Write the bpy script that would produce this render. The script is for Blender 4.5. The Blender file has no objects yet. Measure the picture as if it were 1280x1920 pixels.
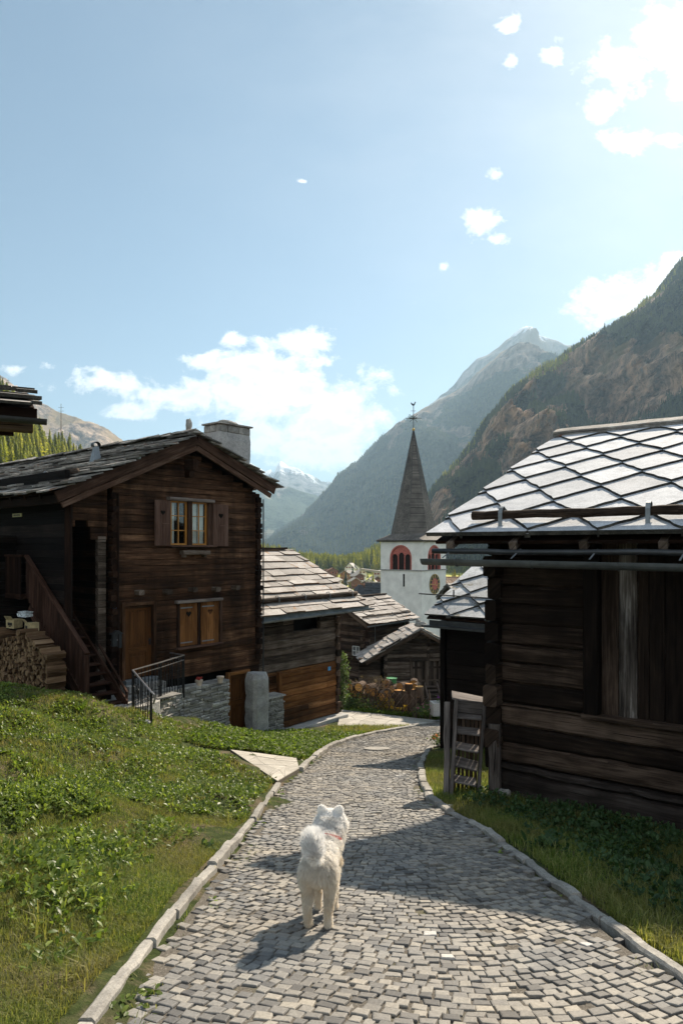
import bpy, math, random
import numpy as np
from mathutils import Vector, Matrix, noise
random.seed(7); rng=np.random.default_rng(7)
R=math.radians
F=1280.0; CX=640.0; HY=1025.0
SC=bpy.context.scene
COL=SC.collection
V=Vector
def P(px,py,Y): return V(((px-CX)/F*Y, Y, (HY-py)/F*Y))
def rnd(a,b): return random.uniform(a,b)
def fbm(p,o=4,H=1.0): return noise.fractal(p,H,2.0,o)   # about -1..1

# ---------------------------------------------------------------- node helper
class NT:
    def __init__(s,tree):
        s.t=tree; s.n=tree.nodes; s.l=tree.links; s.n.clear()
    def put(s,sock,val):
        if val is None: return
        if hasattr(val,'links') or isinstance(val,bpy.types.NodeSocket): s.l.new(val,sock)
        else:
            if isinstance(val,(tuple,list)) and len(val)==3 and sock.type=='RGBA': val=(*val,1)
            sock.default_value=val
    def add(s,typ,ins=None,**props):
        n=s.n.new(typ)
        for k,v in props.items(): setattr(n,k,v)
        if ins:
            for k,v in ins.items(): s.put(n.inputs[k],v)
        return n
    def math(s,op,a,b=None,c=None,clamp=False):
        n=s.n.new('ShaderNodeMath'); n.operation=op; n.use_clamp=clamp
        s.put(n.inputs[0],a)
        if b is not None: s.put(n.inputs[1],b)
        if c is not None: s.put(n.inputs[2],c)
        return n.outputs[0]
    def vmul(s,v,k):
        n=s.add('ShaderNodeVectorMath',operation='MULTIPLY'); s.put(n.inputs[0],v); s.put(n.inputs[1],k); return n.outputs[0]
    def vadd(s,v,k):
        n=s.add('ShaderNodeVectorMath',operation='ADD'); s.put(n.inputs[0],v); s.put(n.inputs[1],k); return n.outputs[0]
    def noise(s,vec,scale=5,detail=4,rough=.55,dist=0,out='Fac'):
        n=s.add('ShaderNodeTexNoise',{'Scale':scale,'Detail':detail,'Roughness':rough,'Distortion':dist}); s.put(n.inputs['Vector'],vec); return n.outputs[out]
    def ramp(s,fac,stops,interp='LINEAR'):
        n=s.n.new('ShaderNodeValToRGB'); s.put(n.inputs[0],fac); n.color_ramp.interpolation=interp
        e=n.color_ramp.elements
        while len(e)<len(stops): e.new(0.5)
        for i,(p,c) in enumerate(stops):
            e[i].position=p
            if not isinstance(c,(tuple,list)): c=(c,c,c)
            e[i].color=(*c,1)
        return n.outputs[0]
    def mix(s,fac,a,b,mode='MIX'):
        n=s.n.new('ShaderNodeMix'); n.data_type='RGBA'; n.blend_type=mode
        s.put(n.inputs[0],fac)
        for k,v in ((6,a),(7,b)):
            if isinstance(v,(tuple,list)) and len(v)==3: v=(*v,1)
            s.put(n.inputs[k],v)
        return n.outputs[2]
    def attr(s,name,out='Fac'): return s.add('ShaderNodeAttribute',attribute_name=name).outputs[out]
    def bump(s,h,strength=.5,dist=.02,nrm=None):
        n=s.add('ShaderNodeBump',{'Strength':strength,'Distance':dist}); s.put(n.inputs['Height'],h)
        if nrm is not None: s.put(n.inputs['Normal'],nrm)
        return n.outputs[0]
    def out(s,surf): 
        o=s.n.new('ShaderNodeOutputMaterial'); s.l.new(surf,o.inputs[0]); return o
    def bsdf(s,col,rough=.8,nrm=None,spec=.3,metal=0,**kw):
        n=s.add('ShaderNodeBsdfPrincipled',{'Base Color':col,'Roughness':rough,'Specular IOR Level':spec,'Metallic':metal})
        if nrm is not None: s.put(n.inputs['Normal'],nrm)
        for k,v in kw.items(): s.put(n.inputs[k],v)
        return n.outputs[0]
def newmat(name):
    m=bpy.data.materials.new(name); m.use_nodes=True; return m,NT(m.node_tree)

# ---------------------------------------------------------------- materials
def wood_mat(name,dark,mid,light,grain=1.0,stain=.5,rough=.85,var=.6,bump=.6):
    """timber: UV runs along each piece in metres, rnd is a number per piece"""
    m,t=newmat(name)
    uv=t.add('ShaderNodeUVMap').outputs[0]; r=t.attr('rnd')
    off=t.add('ShaderNodeCombineXYZ',{'X':t.math('MULTIPLY',r,37.),'Y':t.math('MULTIPLY',r,91.),'Z':t.math('MULTIPLY',r,13.)}).outputs[0]
    p=t.vadd(uv,off)
    g=t.noise(t.vmul(p,(1.6,38*grain,1)),1,5,.65,.4)
    g2=t.noise(t.vmul(p,(4.,150*grain,1)),1,3,.6)
    w=t.noise(t.vmul(p,(.9,4,1)),1.3,4,.6,.5)
    obj=t.add('ShaderNodeTexCoord').outputs['Object']
    st=t.noise(t.vmul(obj,(1.5,1.5,.45)),1.1,4,.6,.3)
    f=t.math('ADD',t.math('MULTIPLY',g,.55),t.math('MULTIPLY',w,.55))
    f=t.math('ADD',f,t.math('MULTIPLY_ADD',r,.34*var,-.17*var-.05))
    c=t.ramp(f,[(.33,dark),(.52,mid),(.74,light)])
    c=t.mix(t.math('MULTIPLY',t.ramp(st,[(.38,1),(.58,0)]),stain),c,tuple(x*.35 for x in dark))
    pv=t.math('MULTIPLY_ADD',r,var,1-var*.5)
    c=t.mix(1,c,t.add('ShaderNodeCombineColor',{0:pv,1:pv,2:pv}).outputs[0],'MULTIPLY')
    # checks (drying cracks)
    cr=t.noise(t.vmul(p,(1.1,60*grain,1)),1,2,.5,.2)
    ck=t.ramp(cr,[(.30,0),(.36,1)])
    c=t.mix(ck,tuple(x*.25 for x in dark),c)
    h=t.math('ADD',t.math('MULTIPLY',g,.6),t.math('MULTIPLY',ck,.6)); h=t.math('ADD',h,t.math('MULTIPLY',g2,.3))
    t.out(t.bsdf(c,rough,t.bump(h,bump,.012),.10)); return m
def stone_mat(name,cols,scale=3,rough=.85,bump=.5,bdist=.02,lichen=None,var=.4,spec=.3,streak=(1,1,1)):
    m,t=newmat(name)
    obj=t.vmul(t.add('ShaderNodeTexCoord').outputs['Object'],streak); r=t.attr('rnd')
    off=t.add('ShaderNodeCombineXYZ',{'X':t.math('MULTIPLY',r,37.),'Y':t.math('MULTIPLY',r,91.),'Z':t.math('MULTIPLY',r,53.)}).outputs[0]
    p=t.vadd(obj,off)
    a=t.noise(p,scale,6,.62,.3); b=t.noise(p,scale*7,4,.6); d=t.noise(p,scale*30,3,.6)
    f=t.math('ADD',t.math('MULTIPLY',a,.65),t.math('MULTIPLY',b,.35))
    c=t.ramp(f,[(.34,cols[0]),(.5,cols[1]),(.66,cols[2])])
    if lichen:
        lm=t.ramp(t.noise(p,scale*2.3,5,.7,.5),[(lichen[1],0),(lichen[1]+.06,1)])
        c=t.mix(lm,c,lichen[0])
    pv=t.math('MULTIPLY_ADD',r,var,1-var*.5)
    c=t.mix(1,c,t.add('ShaderNodeCombineColor',{0:pv,1:pv,2:pv}).outputs[0],'MULTIPLY')
    sp=t.ramp(d,[(.3,.7),(.6,1.12)])
    c=t.mix(1,c,sp,'MULTIPLY')
    h=t.math('ADD',t.math('MULTIPLY',b,.7),t.math('MULTIPLY',d,.3))
    t.out(t.bsdf(c,rough,t.bump(h,bump,bdist),spec)); return m
def plain_mat(name,col,rough=.6,metal=0,spec=.4,nz=.15,scale=8,bump=.0):
    m,t=newmat(name)
    obj=t.add('ShaderNodeTexCoord').outputs['Object']
    a=t.noise(obj,scale,5,.6)
    c=t.mix(t.ramp(a,[(.35,0),(.65,1)]),tuple(x*(1-nz) for x in col),tuple(min(1,x*(1+nz)) for x in col))
    n=t.bump(a,bump,.01) if bump else None
    t.out(t.bsdf(c,rough,n,spec,metal)); return m
def leaf_mat(name,c1,c2,c3,trans=.45,rough=.6,attr='rnd',mute=None,tboost=1.5):
    """thin foliage that lets the light through"""
    m,t=newmat(name)
    r=t.attr(attr); c=t.ramp(r,[(0,c1),(.5,c2),(1,c3)])
    g=t.add('ShaderNodeNewGeometry').outputs['Position']
    pn=t.noise(g,.9,3,.6)
    c=t.mix(t.ramp(pn,[(.38,0),(.66,.72)]),c,mute or tuple(x*.6 for x in c2))
    b=t.bsdf(c,rough,None,.25)
    tc=t.mix(1,c,(1.0*tboost,1.0*tboost,.45*tboost),'MULTIPLY')
    tr=t.add('ShaderNodeBsdfTranslucent',{'Color':tc}).outputs[0]
    mx=t.add('ShaderNodeMixShader',{0:trans}); t.l.new(b,mx.inputs[1]); t.l.new(tr,mx.inputs[2])
    t.out(mx.outputs[0]); return m

M={}
M['house_wood']=wood_mat('house_wood',(.018,.009,.0055),(.080,.038,.020),(.25,.135,.075),stain=.7,bump=.9,var=.34)
M['house_dark']=wood_mat('house_dark',(.008,.0045,.0035),(.022,.010,.006),(.055,.028,.016),stain=.5)
M['barge_wood']=wood_mat('barge_wood',(.03,.015,.010),(.085,.045,.030),(.21,.14,.10),stain=.35)
M['shutter_wood']=wood_mat('shutter_wood',(.05,.025,.017),(.105,.058,.042),(.17,.11,.085),stain=.1,var=.3,grain=.8)
M['orange_wood']=wood_mat('orange_wood',(.085,.034,.012),(.21,.088,.028),(.38,.18,.07),stain=.15,var=.35)
M['door_wood']=wood_mat('door_wood',(.055,.021,.008),(.105,.042,.013),(.17,.075,.025),stain=.1,var=.15,grain=.7,rough=.55,bump=.25)
M['ochre']=plain_mat('ochre_paint',(.42,.18,.03),.45)
M['grey_wood']=wood_mat('grey_wood',(.030,.021,.016),(.105,.078,.060),(.28,.225,.185),stain=.3)
M['lintel_wood']=wood_mat('lintel_wood',(.07,.055,.05),(.19,.155,.135),(.36,.31,.28),stain=.2)
M['barn_wood']=wood_mat('barn_wood',(.025,.016,.012),(.095,.06,.042),(.26,.19,.145),stain=.4)
M['black_wood']=wood_mat('black_wood',(.008,.005,.004),(.028,.018,.0125),(.10,.070,.052),stain=.4,var=.8)
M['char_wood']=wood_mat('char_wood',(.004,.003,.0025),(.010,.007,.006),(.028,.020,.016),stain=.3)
M['pale_board']=wood_mat('pale_board',(.014,.010,.008),(.13,.11,.095),(.62,.58,.54),stain=.7)
M['stair_wood']=wood_mat('stair_wood',(.016,.008,.005),(.050,.024,.016),(.13,.075,.055),stain=.2,var=.3)
M['log_wood']=wood_mat('log_wood',(.05,.028,.014),(.15,.09,.05),(.30,.21,.13),stain=.1,var=.6)
M['log_end']=wood_mat('log_end',(.42,.19,.05),(.62,.32,.10),(.72,.48,.22),stain=.0,var=.5,grain=.3)
M['bark']=wood_mat('bark',(.05,.033,.024),(.15,.10,.07),(.30,.22,.16),stain=.2,grain=.5,bump=1)
M['rafter']=wood_mat('rafter',(.05,.035,.025),(.13,.09,.065),(.25,.18,.13),stain=.3)
M['slate_rough']=stone_mat('slate_rough',[(.10,.09,.08),(.21,.195,.175),(.42,.40,.37)],1.6,.85,.8,.02,((.17,.075,.04),.60),1.1,streak=(1,1,3),spec=.15)
M['slate_warm']=stone_mat('slate_warm',[(.25,.225,.20),(.37,.34,.315),(.47,.44,.41)],1.0,.85,.4,.01,((.34,.21,.13),.60),.42,spec=.15)
M['slate_blue']=stone_mat('slate_blue',[(.34,.355,.38),(.47,.485,.51),(.58,.59,.61)],1.8,.85,.8,.012,((.30,.29,.26),.66),.34,spec=.25)
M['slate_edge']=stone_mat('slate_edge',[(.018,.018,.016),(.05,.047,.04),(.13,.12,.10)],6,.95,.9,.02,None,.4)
M['slate_mossy']=stone_mat('slate_mossy',[(.20,.21,.22),(.36,.38,.40),(.50,.52,.54)],.9,.75,.6,.02,((.16,.15,.12),.56),.4)
M['rust_edge']=stone_mat('rust_edge',[(.05,.03,.02),(.13,.075,.04),(.25,.15,.09)],5,.95,.7,.02,None,.4)
M['wall_stone']=stone_mat('wall_stone',[(.15,.145,.135),(.30,.29,.27),(.48,.46,.42)],2.5,.85,.8,.02,((.30,.24,.15),.63),.7)
M['granite']=stone_mat('granite',[(.20,.20,.20),(.34,.335,.33),(.47,.465,.455)],1.8,.85,.9,.03,((.50,.50,.49),.62),.3)
M['chimney_plaster']=stone_mat('chimney_plaster',[(.22,.22,.22),(.34,.335,.33),(.44,.43,.42)],1.5,.9,.7,.02,((.24,.19,.13),.68),.2)
M['concrete']=stone_mat('concrete',[(.36,.35,.33),(.46,.45,.43),(.55,.54,.52)],1.5,.9,.3,.01,None,.2)
M['kerb']=stone_mat('kerb_stone',[(.17,.16,.145),(.28,.265,.24),(.39,.37,.33)],3,.85,.6,.01,((.25,.22,.14),.64),.35)
M['flag']=stone_mat('flagstone',[(.27,.25,.215),(.38,.355,.31),(.48,.45,.40)],1.5,.8,.3,.01,None,.25)
M['metal_grey']=plain_mat('weathered_zinc',(.20,.22,.235),.5,.35,.5,.25,4,.2)
M['metal_mid']=plain_mat('dull_zinc',(.085,.095,.10),.55,.3,.4,.3,4,.2)
M['metal_dark']=plain_mat('dark_metal',(.035,.038,.042),.45,.3,.5,.3,6)
M['iron']=plain_mat('wrought_iron',(.018,.018,.02),.5,.4,.5)
M['rail_metal']=plain_mat('handrail_metal',(.32,.30,.30),.35,.7,.5)
M['plaster']=plain_mat('tower_plaster',(.80,.775,.73),.9,nz=.11,scale=.9,spec=.1,bump=.3)
M['red_stone']=plain_mat('red_plaster',(.45,.13,.10),.8,nz=.3)
M['louvre']=plain_mat('dark_louvre',(.03,.016,.012),.8)
M['shingle']=None
M['gold']=plain_mat('gilding',(.55,.38,.12),.5,.3,.4)
M['clockblack']=plain_mat('clock_black',(.02,.018,.016),.6)
M['glass_dark']=plain_mat('window_glass',(.012,.014,.018),.08,0,.8)
M['curtain']=plain_mat('curtain_cloth',(.72,.76,.72),.9,nz=.08)
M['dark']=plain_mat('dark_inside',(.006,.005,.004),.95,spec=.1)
M['sign_blue']=plain_mat('blue_enamel',(.07,.30,.58),.4)
M['sign_yellow']=plain_mat('yellowed_plate',(.40,.37,.14),.5)
M['white']=plain_mat('white_paint',(.75,.75,.73),.6)
M['bucket']=plain_mat('green_plastic',(.06,.26,.09),.45)
M['pot']=plain_mat('pale_clay',(.52,.43,.36),.85,nz=.2)
M['cardboard']=plain_mat('printed_carton',(.46,.37,.20),.9,nz=.25,scale=14)
M['magazine']=plain_mat('paper_print',(.55,.60,.62),.7,nz=.6,scale=22)

def shingle_mat(name,c1,c2):
    m,t=newmat(name)
    obj=t.add('ShaderNodeTexCoord').outputs['Object']
    br=t.add('ShaderNodeTexBrick',{'Scale':1.0,'Mortar Size':.012,'Brick Width':.20,'Row Height':.16,'Color1':(*c1,1),'Color2':(*c2,1),'Mortar':(*[x*.55 for x in c1],1)})
    s=t.add('ShaderNodeSeparateXYZ'); t.put(s.inputs[0],obj)
    ang=t.math('MULTIPLY',t.math('ADD',s.outputs[0],s.outputs[1]),1.0)
    cv=t.add('ShaderNodeCombineXYZ',{'X':ang,'Y':s.outputs[2]}).outputs[0]; t.put(br.inputs['Vector'],cv)
    n=t.noise(obj,.8,5,.6)
    c=t.mix(1,br.outputs[0],t.ramp(n,[(.3,.6),(.7,1.3)]),'MULTIPLY')
    t.out(t.bsdf(c,.75,t.bump(br.outputs[1],.5,.03),.35)); return m
M['shingle']=shingle_mat('larch_shingles',(.11,.098,.088),(.175,.155,.138))

# ---------------------------------------------------------------- mesh builder
class MB:
    def __init__(s): s.v=[];s.f=[];s.uv=[];s.r=[];s.mi=[]
    def face(s,idx,ax=V((1,0,0)),r=0.5,mi=0):
        p=[s.v[i] for i in idx]
        n=(p[1]-p[0]).cross(p[2]-p[0])
        if len(p)>3: n+=(p[2]-p[0]).cross(p[3]-p[0])
        n=n.normalized() if n.length>1e-12 else V((0,0,1))
        if abs(n.dot(ax))>.9:
            a=n.orthogonal().normalized(); b=n.cross(a); k=1.
            s.uv.append([(p_.dot(a)*.3,p_.dot(b)) for p_ in p])
        else:
            a=(ax-n*ax.dot(n)).normalized(); b=n.cross(a)
            s.uv.append([(p_.dot(a),p_.dot(b)) for p_ in p])
        s.f.append(tuple(idx)); s.r.append(r); s.mi.append(mi)
    def rings(s,rings,ax,r,mi=0,cap=True,closed=True,capmi=None):
        b=len(s.v); n=len(rings[0])
        for rg in rings: s.v.extend(rg)
        for i in range(len(rings)-1):
            for j in range(n if closed else n-1):
                k=(j+1)%n
                s.face((b+i*n+j,b+i*n+k,b+(i+1)*n+k,b+(i+1)*n+j),ax,r,mi)
        if cap:
            c=mi if capmi is None else capmi
            s.face(tuple(b+j for j in reversed(range(n))),ax,r,c)
            e=b+(len(rings)-1)*n
            s.face(tuple(e+j for j in range(n)),ax,r,c)
    def beam(s,p0,p1,w,h,up=V((0,0,1)),seg=1,jit=0,ch=0,r=None,mi=0,taper=1,capmi=None):
        """a bar of section w (sideways) x h (up) from p0 to p1"""
        p0=V(p0);p1=V(p1); ax=(p1-p0)
        if ax.length<1e-6: return
        ax.normalize(); up=V(up)
        sd=ax.cross(up)
        if sd.length<1e-4: sd=ax.orthogonal()
        sd.normalize(); u=sd.cross(ax).normalized()
        if r is None: r=random.random()
        ch=min(ch,w*.4,h*.4)
        a,b=w/2,h/2
        if ch>0: prof=[(-a,-b+ch),(-a+ch,-b),(a-ch,-b),(a,-b+ch),(a,b-ch),(a-ch,b),(-a+ch,b),(-a,b-ch)]
        else: prof=[(-a,-b),(a,-b),(a,b),(-a,b)]
        prof=prof[::-1]
        rings=[]
        for i in range(seg+1):
            t=i/seg; c=p0.lerp(p1,t); k=1+(taper-1)*t
            js=rnd(-jit,jit) if jit else 0; ju=rnd(-jit,jit)*.6 if jit else 0
            rings.append([c+sd*(x*k+js+(rnd(-jit,jit)*.4 if jit else 0))+u*(y*k+ju+(rnd(-jit,jit)*.4 if jit else 0)) for x,y in prof])
        s.rings(rings,ax,r,mi,capmi=capmi)
    def box(s,c,sz,r=None,mi=0,ax=V((1,0,0)),jit=0,M3=None):
        if r is None: r=random.random()
        c=V(c); b=len(s.v)
        for x in(-1,1):
            for y in(-1,1):
                for z in(-1,1):
                    d=V((x*sz[0]/2+rnd(-jit,jit),y*sz[1]/2+rnd(-jit,jit),z*sz[2]/2+rnd(-jit,jit)))
                    s.v.append(c+(M3@d if M3 else d))
        for q in((0,1,3,2),(4,6,7,5),(0,4,5,1),(2,3,7,6),(0,2,6,4),(1,5,7,3)):
            s.face(tuple(b+i for i in q),ax,r,mi)
    def tube(s,pts,rad,n=8,r=None,mi=0,jit=0,cap=True,capmi=None):
        pts=[V(p) for p in pts]
        if r is None: r=random.random()
        if not isinstance(rad,(list,tuple)): rad=[rad]*len(pts)
        rings=[]; prev=None
        for i,p in enumerate(pts):
            ax=(pts[min(i+1,len(pts)-1)]-pts[max(i-1,0)]).normalized()
            if prev is None: a=ax.orthogonal().normalized()
            else:
                a=prev-ax*prev.dot(ax); a=a.normalized() if a.length>1e-5 else ax.orthogonal().normalized()
            prev=a; b=ax.cross(a)
            rings.append([p+(a*math.cos(2*math.pi*j/n)+b*math.sin(2*math.pi*j/n))*rad[i]*(1+rnd(-jit,jit)) for j in range(n)])
        s.rings(rings,(pts[-1]-pts[0]).normalized() if (pts[-1]-pts[0]).length>1e-6 else V((0,0,1)),r,mi,cap=cap,capmi=capmi)
    def prism(s,poly,off,r=None,mi=0,smi=None,ax=V((1,0,0))):
        """polygon (list of vectors) extruded by the vector off"""
        if r is None: r=random.random()
        smi=mi if smi is None else smi
        b=len(s.v); n=len(poly); off=V(off)
        s.v.extend(V(p) for p in poly); s.v.extend(V(p)+off for p in poly)
        nn=V((0,0,0))
        for i in range(n): nn+=V(poly[i]).cross(V(poly[(i+1)%n]))
        flip=nn.dot(off)<0
        bot=tuple(b+i for i in range(n)); top=tuple(b+n+i for i in range(n))
        if flip: s.face(bot,ax,r,smi); s.face(top[::-1],ax,r,mi)
        else: s.face(bot[::-1],ax,r,smi); s.face(top,ax,r,mi)
        for i in range(n):
            j=(i+1)%n
            q=(b+i,b+j,b+n+j,b+n+i)
            s.face(q if not flip else q[::-1],ax,r,smi)
    def ell(s,c,rad,n=10,m=7,jit=0,r=None,mi=0,rot=None):
        c=V(c)
        if r is None: r=random.random()
        rings=[]
        for i in range(1,m):
            th=math.pi*i/m
            rg=[]
            for j in range(n):
                ph=2*math.pi*j/n; k=1+rnd(-jit,jit)
                d=V((math.sin(th)*math.cos(ph)*rad[0]*k,math.sin(th)*math.sin(ph)*rad[1]*k,-math.cos(th)*rad[2]*k))
                rg.append(c+(rot@d if rot else d))
            rings.append(rg)
        s.rings(rings,V((0,0,1)),r,mi)
    def build(s,name,mats,parent=None,smooth=False,hook=None):
        me=bpy.data.meshes.new(name)
        me.from_pydata([tuple(x) for x in s.v],[],s.f)
        uvl=me.uv_layers.new(name='UVMap')
        uvl.data.foreach_set('uv',[c for f in s.uv for u in f for c in u])
        at=me.attributes.new('rnd','FLOAT','FACE'); at.data.foreach_set('value',s.r)
        if not isinstance(mats,(list,tuple)): mats=[mats]
        for m in mats: me.materials.append(M[m] if isinstance(m,str) else m)
        me.polygons.foreach_set('material_index',s.mi)
        if smooth: me.polygons.foreach_set('use_smooth',[True]*len(s.f))
        me.update()
        o=bpy.data.objects.new(name,me); COL.objects.link(o)
        if parent: o.parent=parent
        return o
def npmesh(name,verts,faces,mat,rndf=None,parent=None,smooth=False,extra=None):
    """verts (n,3), faces (m,k) arrays"""
    me=bpy.data.meshes.new(name)
    nv=len(verts); nf,k=faces.shape
    me.vertices.add(nv); me.vertices.foreach_set('co',np.asarray(verts,np.float32).ravel())
    me.loops.add(nf*k); me.loops.foreach_set('vertex_index',np.asarray(faces,np.int32).ravel())
    me.polygons.add(nf); me.polygons.foreach_set('loop_start',np.arange(0,nf*k,k,dtype=np.int32))
    try: me.polygons.foreach_set('loop_total',np.full(nf,k,dtype=np.int32))
    except Exception: pass
    if rndf is not None:
        at=me.attributes.new('rnd','FLOAT','FACE'); at.data.foreach_set('value',np.asarray(rndf,np.float32))
    if extra:
        for nm,arr in extra.items():
            at=me.attributes.new(nm,'FLOAT','POINT'); at.data.foreach_set('value',np.asarray(arr,np.float32))
    for m in (mat if isinstance(mat,(list,tuple)) else [mat]): me.materials.append(M[m] if isinstance(m,str) else m)
    if smooth: me.polygons.foreach_set('use_smooth',[True]*nf)
    me.update(calc_edges=True); me.validate()
    o=bpy.data.objects.new(name,me); COL.objects.link(o)
    if parent: o.parent=parent
    return o
def tag(o,label=None,cat=None,group=None,kind=None):
    if label: o['label']=label
    if cat: o['category']=cat
    if group: o['group']=group
    if kind: o['kind']=kind
    return o
def empty(name,loc,rz=0,label=None,cat=None,group=None):
    o=bpy.data.objects.new(name,None); COL.objects.link(o); o.location=loc; o.rotation_euler=(0,0,rz); o.empty_display_size=.2
    return tag(o,label,cat,group)
def copytree(o,loc,rz,label=None,scale=None):
    r=o.copy(); COL.objects.link(r); r.location=loc; r.rotation_euler=(0,0,rz)
    if scale: r.scale=(scale,)*3
    if label: r['label']=label
    for c in list(o.children):
        d=c.copy(); COL.objects.link(d); d.parent=r
        for g in list(c.children):
            e=g.copy(); COL.objects.link(e); e.parent=d
    return r
class Frame:
    """a local frame: x along a facade, y into the building, z up"""
    def __init__(s,name,loc,ang,label,cat,group=None):
        s.o=empty(name,loc,ang,label,cat,group); s.M=Matrix.Translation(V(loc))@Matrix.Rotation(ang,4,'Z'); s.I=s.M.inverted()
    def ray(s,px,py):
        o=s.I@V((0,0,0)); d=(s.I.to_3x3())@V(((px-CX)/F,1,(HY-py)/F)); return o,d
    def y(s,px,py,c=0):
        o,d=s.ray(px,py); return o+d*((c-o.y)/d.y)
    def x(s,px,py,c=0):
        o,d=s.ray(px,py); return o+d*((c-o.x)/d.x)
    def zpl(s,px,py,c=0):
        o,d=s.ray(px,py); return o+d*((c-o.z)/d.z)
    def w(s,p): return s.M@V(p)
# ================================================================ GROUND
RY=[-30,15,25,40,60,80,150,450,520,600,900,3000,20000]
RZ=[-1.66+6,-4.66,-6.38,-8.9,-12.2,-16,-22,-27,-24.2,-22.5,-34,-60,-60]
def road_z(y): return float(np.interp(y,RY,RZ))
# offsets of the banks from the street's slope: (px,py,Y)
BANK=[(0,1920,3.0),(0,1601,5),(0,1417,8),(0,1333,11),(0,1285,14),(-420,1700,3.6),(-500,1480,5.5),(-400,1380,8),(-300,1290,12),(-250,1240,16),
      (60,1850,3.4),(130,1640,5.),(120,1480,7.5),(110,1385,10.5),(105,1300,14),(250,1660,5.4),(260,1500,8.5),(250,1400,12.0),(215,1322,15.6),(320,1345,16.8),
      (390,1490,8.9),(380,1415,12.2),(430,1378,16.5),(480,1372,20.2),(520,1368,21.5),(560,1366,22),(637,1350,24),
      (440,1412,14.2),(330,1560,7.2),
      (930,1487,10),(1060,1515,9.3),(1180,1540,8.8),(1280,1570,8.4),(1000,1530,8.8),(1130,1580,7.9),(1250,1640,6.9)]
bp=[]
for px,py,Y in BANK:
    p=P(px,py,Y); bp.append((p.x,p.y,p.z-road_z(Y)))
# pins along the street (offset 0)
def solveY(py):
    v=(py-HY)/F; lo,hi=2.0,60.0
    for _ in range(60):
        m=(lo+hi)/2
        if -road_z(m)/m>v: lo=m
        else: hi=m
    return lo
LK=[(120,1990),(185,1900),(280,1780),(325,1720),(380,1650),(425,1600),(480,1535),(520,1475),(562,1445),(580,1430),(610,1405),(640,1392),(690,1377),(760,1365),(825,1353.5)]
RK=[(1480,2000),(1370,1900),(1280,1838),(1230,1805),(1165,1760),(1100,1705),(1035,1660),(990,1620),(950,1592),(900,1555),(840,1525),(803,1500),(788,1465),(786,1435),(797,1412),(808,1402),(826,1398)]
def gp(px,py):
    Y=solveY(py); return V(((px-CX)/F*Y,Y,road_z(Y)))
LP=[gp(*p) for p in LK]; RP=[gp(*p) for p in RK]
LP=[V((-1.75,-6,road_z(-6))),V((-1.5,0,road_z(0)))]+LP
RP=[V((2.4,-6,road_z(-6))),V((2.3,0,road_z(0)))]+RP
for p in LP+RP: bp.append((p.x,p.y,0.0))
for p in LP[4:-3]: bp.append((p.x+.5,p.y,0.0)); bp.append((p.x+1.,p.y,0.0))
for x,y,o in ((2.6,17,0),(2.6,20,0),(4,22,0),(6,24,0),(9,25,0),(5,19,.2),(8,15,.3),(9,10,.6),(12,6,.8),(4.5,5.5,.1),(5,3,.3),(8,0,1),(3.2,24,0),(0.5,27,.3),(2,27,.25),(3.4,26,.05),
              (-1,30,.4),(4,32,.2),(-8,30,1.5),(-12,24,2.5),(-12,16,2.8),(-10,8,1.9),(-8,2,1.),(-6,-4,.4),(0,-8,0),(-12,40,1),(10,40,0),(3,16,0.05)):
    bp.append((x,y,o))
BP=np.array(bp)
def bank_off(x,y):
    x=np.asarray(x,float);y=np.asarray(y,float)
    d2=(x[...,None]-BP[:,0])**2+(y[...,None]-BP[:,1])**2
    w=1/(d2+.12)**1.7
    o=(w*BP[:,2]).sum(-1)/w.sum(-1)
    far=np.clip((np.hypot(x,y-12)-26)/25,0,1)
    return o*(1-far)
def gz_np(x,y): return np.interp(y,RY,RZ)+bank_off(x,y)
def gz(x,y): return float(gz_np(np.array([x]),np.array([y]))[0])
# street edges as functions of distance
lY=np.array([p.y for p in LP]); lX=np.array([p.x for p in LP])
rY=np.array([p.y for p in RP]+[19,21,23,25.5]); rX=np.array([p.x for p in RP]+[3.2,4.6,7.,10.])
def xl(y): return np.interp(y,lY,lX)+.09
def xr(y): return np.interp(y,rY,rX)-.06
# ground sheet: fine near the street, then widening to the horizon
def axis(lo,hi,step,far,k=1.28):
    a=list(np.arange(lo,hi+1e-6,step)); s=step
    b=[];x=hi
    while x<far: s*=k; x+=s; b.append(x)
    c=[];x=lo;s=step
    while x>-far: s*=k; x-=s; c.append(x)
    return np.array(c[::-1]+a+b)
gx=axis(-11,10,.2,5600); gy=axis(-4,32,.2,9000)
gy=gy[gy>-2500]
X,Y=np.meshgrid(gx,gy)
Zg=gz_np(X,Y)
inroad=(X>xl(Y)-.06)&(X<xr(Y)+.06)&(Y<26)
near=(np.abs(X)<14)&(Y<34)
wob=np.array([[noise.noise(V((x*.9,y*.9,0)))*.035+noise.noise(V((x*3,y*3,4)))*.012 for x in gx] for y in gy])
Zg=Zg+np.where(near&~inroad,wob,0)-np.where(inroad,.05,0)
bumpy=np.array([[noise.noise(V((x*.004,y*.004,0)))*6 for x in gx] for y in gy])
Zg=Zg+bumpy*np.clip((Y-200)/300,0,1)*np.clip((np.abs(X)-60)/200+.1,0,1)
ny,nx=X.shape
idx=np.arange(ny*nx).reshape(ny,nx)
fc=np.stack([idx[:-1,:-1],idx[:-1,1:],idx[1:,1:],idx[1:,:-1]],-1).reshape(-1,4)
m,t=newmat('ground_soil'); M['ground']=m
g=t.add('ShaderNodeNewGeometry').outputs['Position']
n1=t.noise(g,1.1,5,.65,.4); n2=t.noise(g,9,5,.7); n3=t.noise(g,45,4,.7)
soil=t.ramp(n3,[(.3,(.06,.045,.03)),(.5,(.13,.10,.068)),(.7,(.24,.19,.135))])
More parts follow.
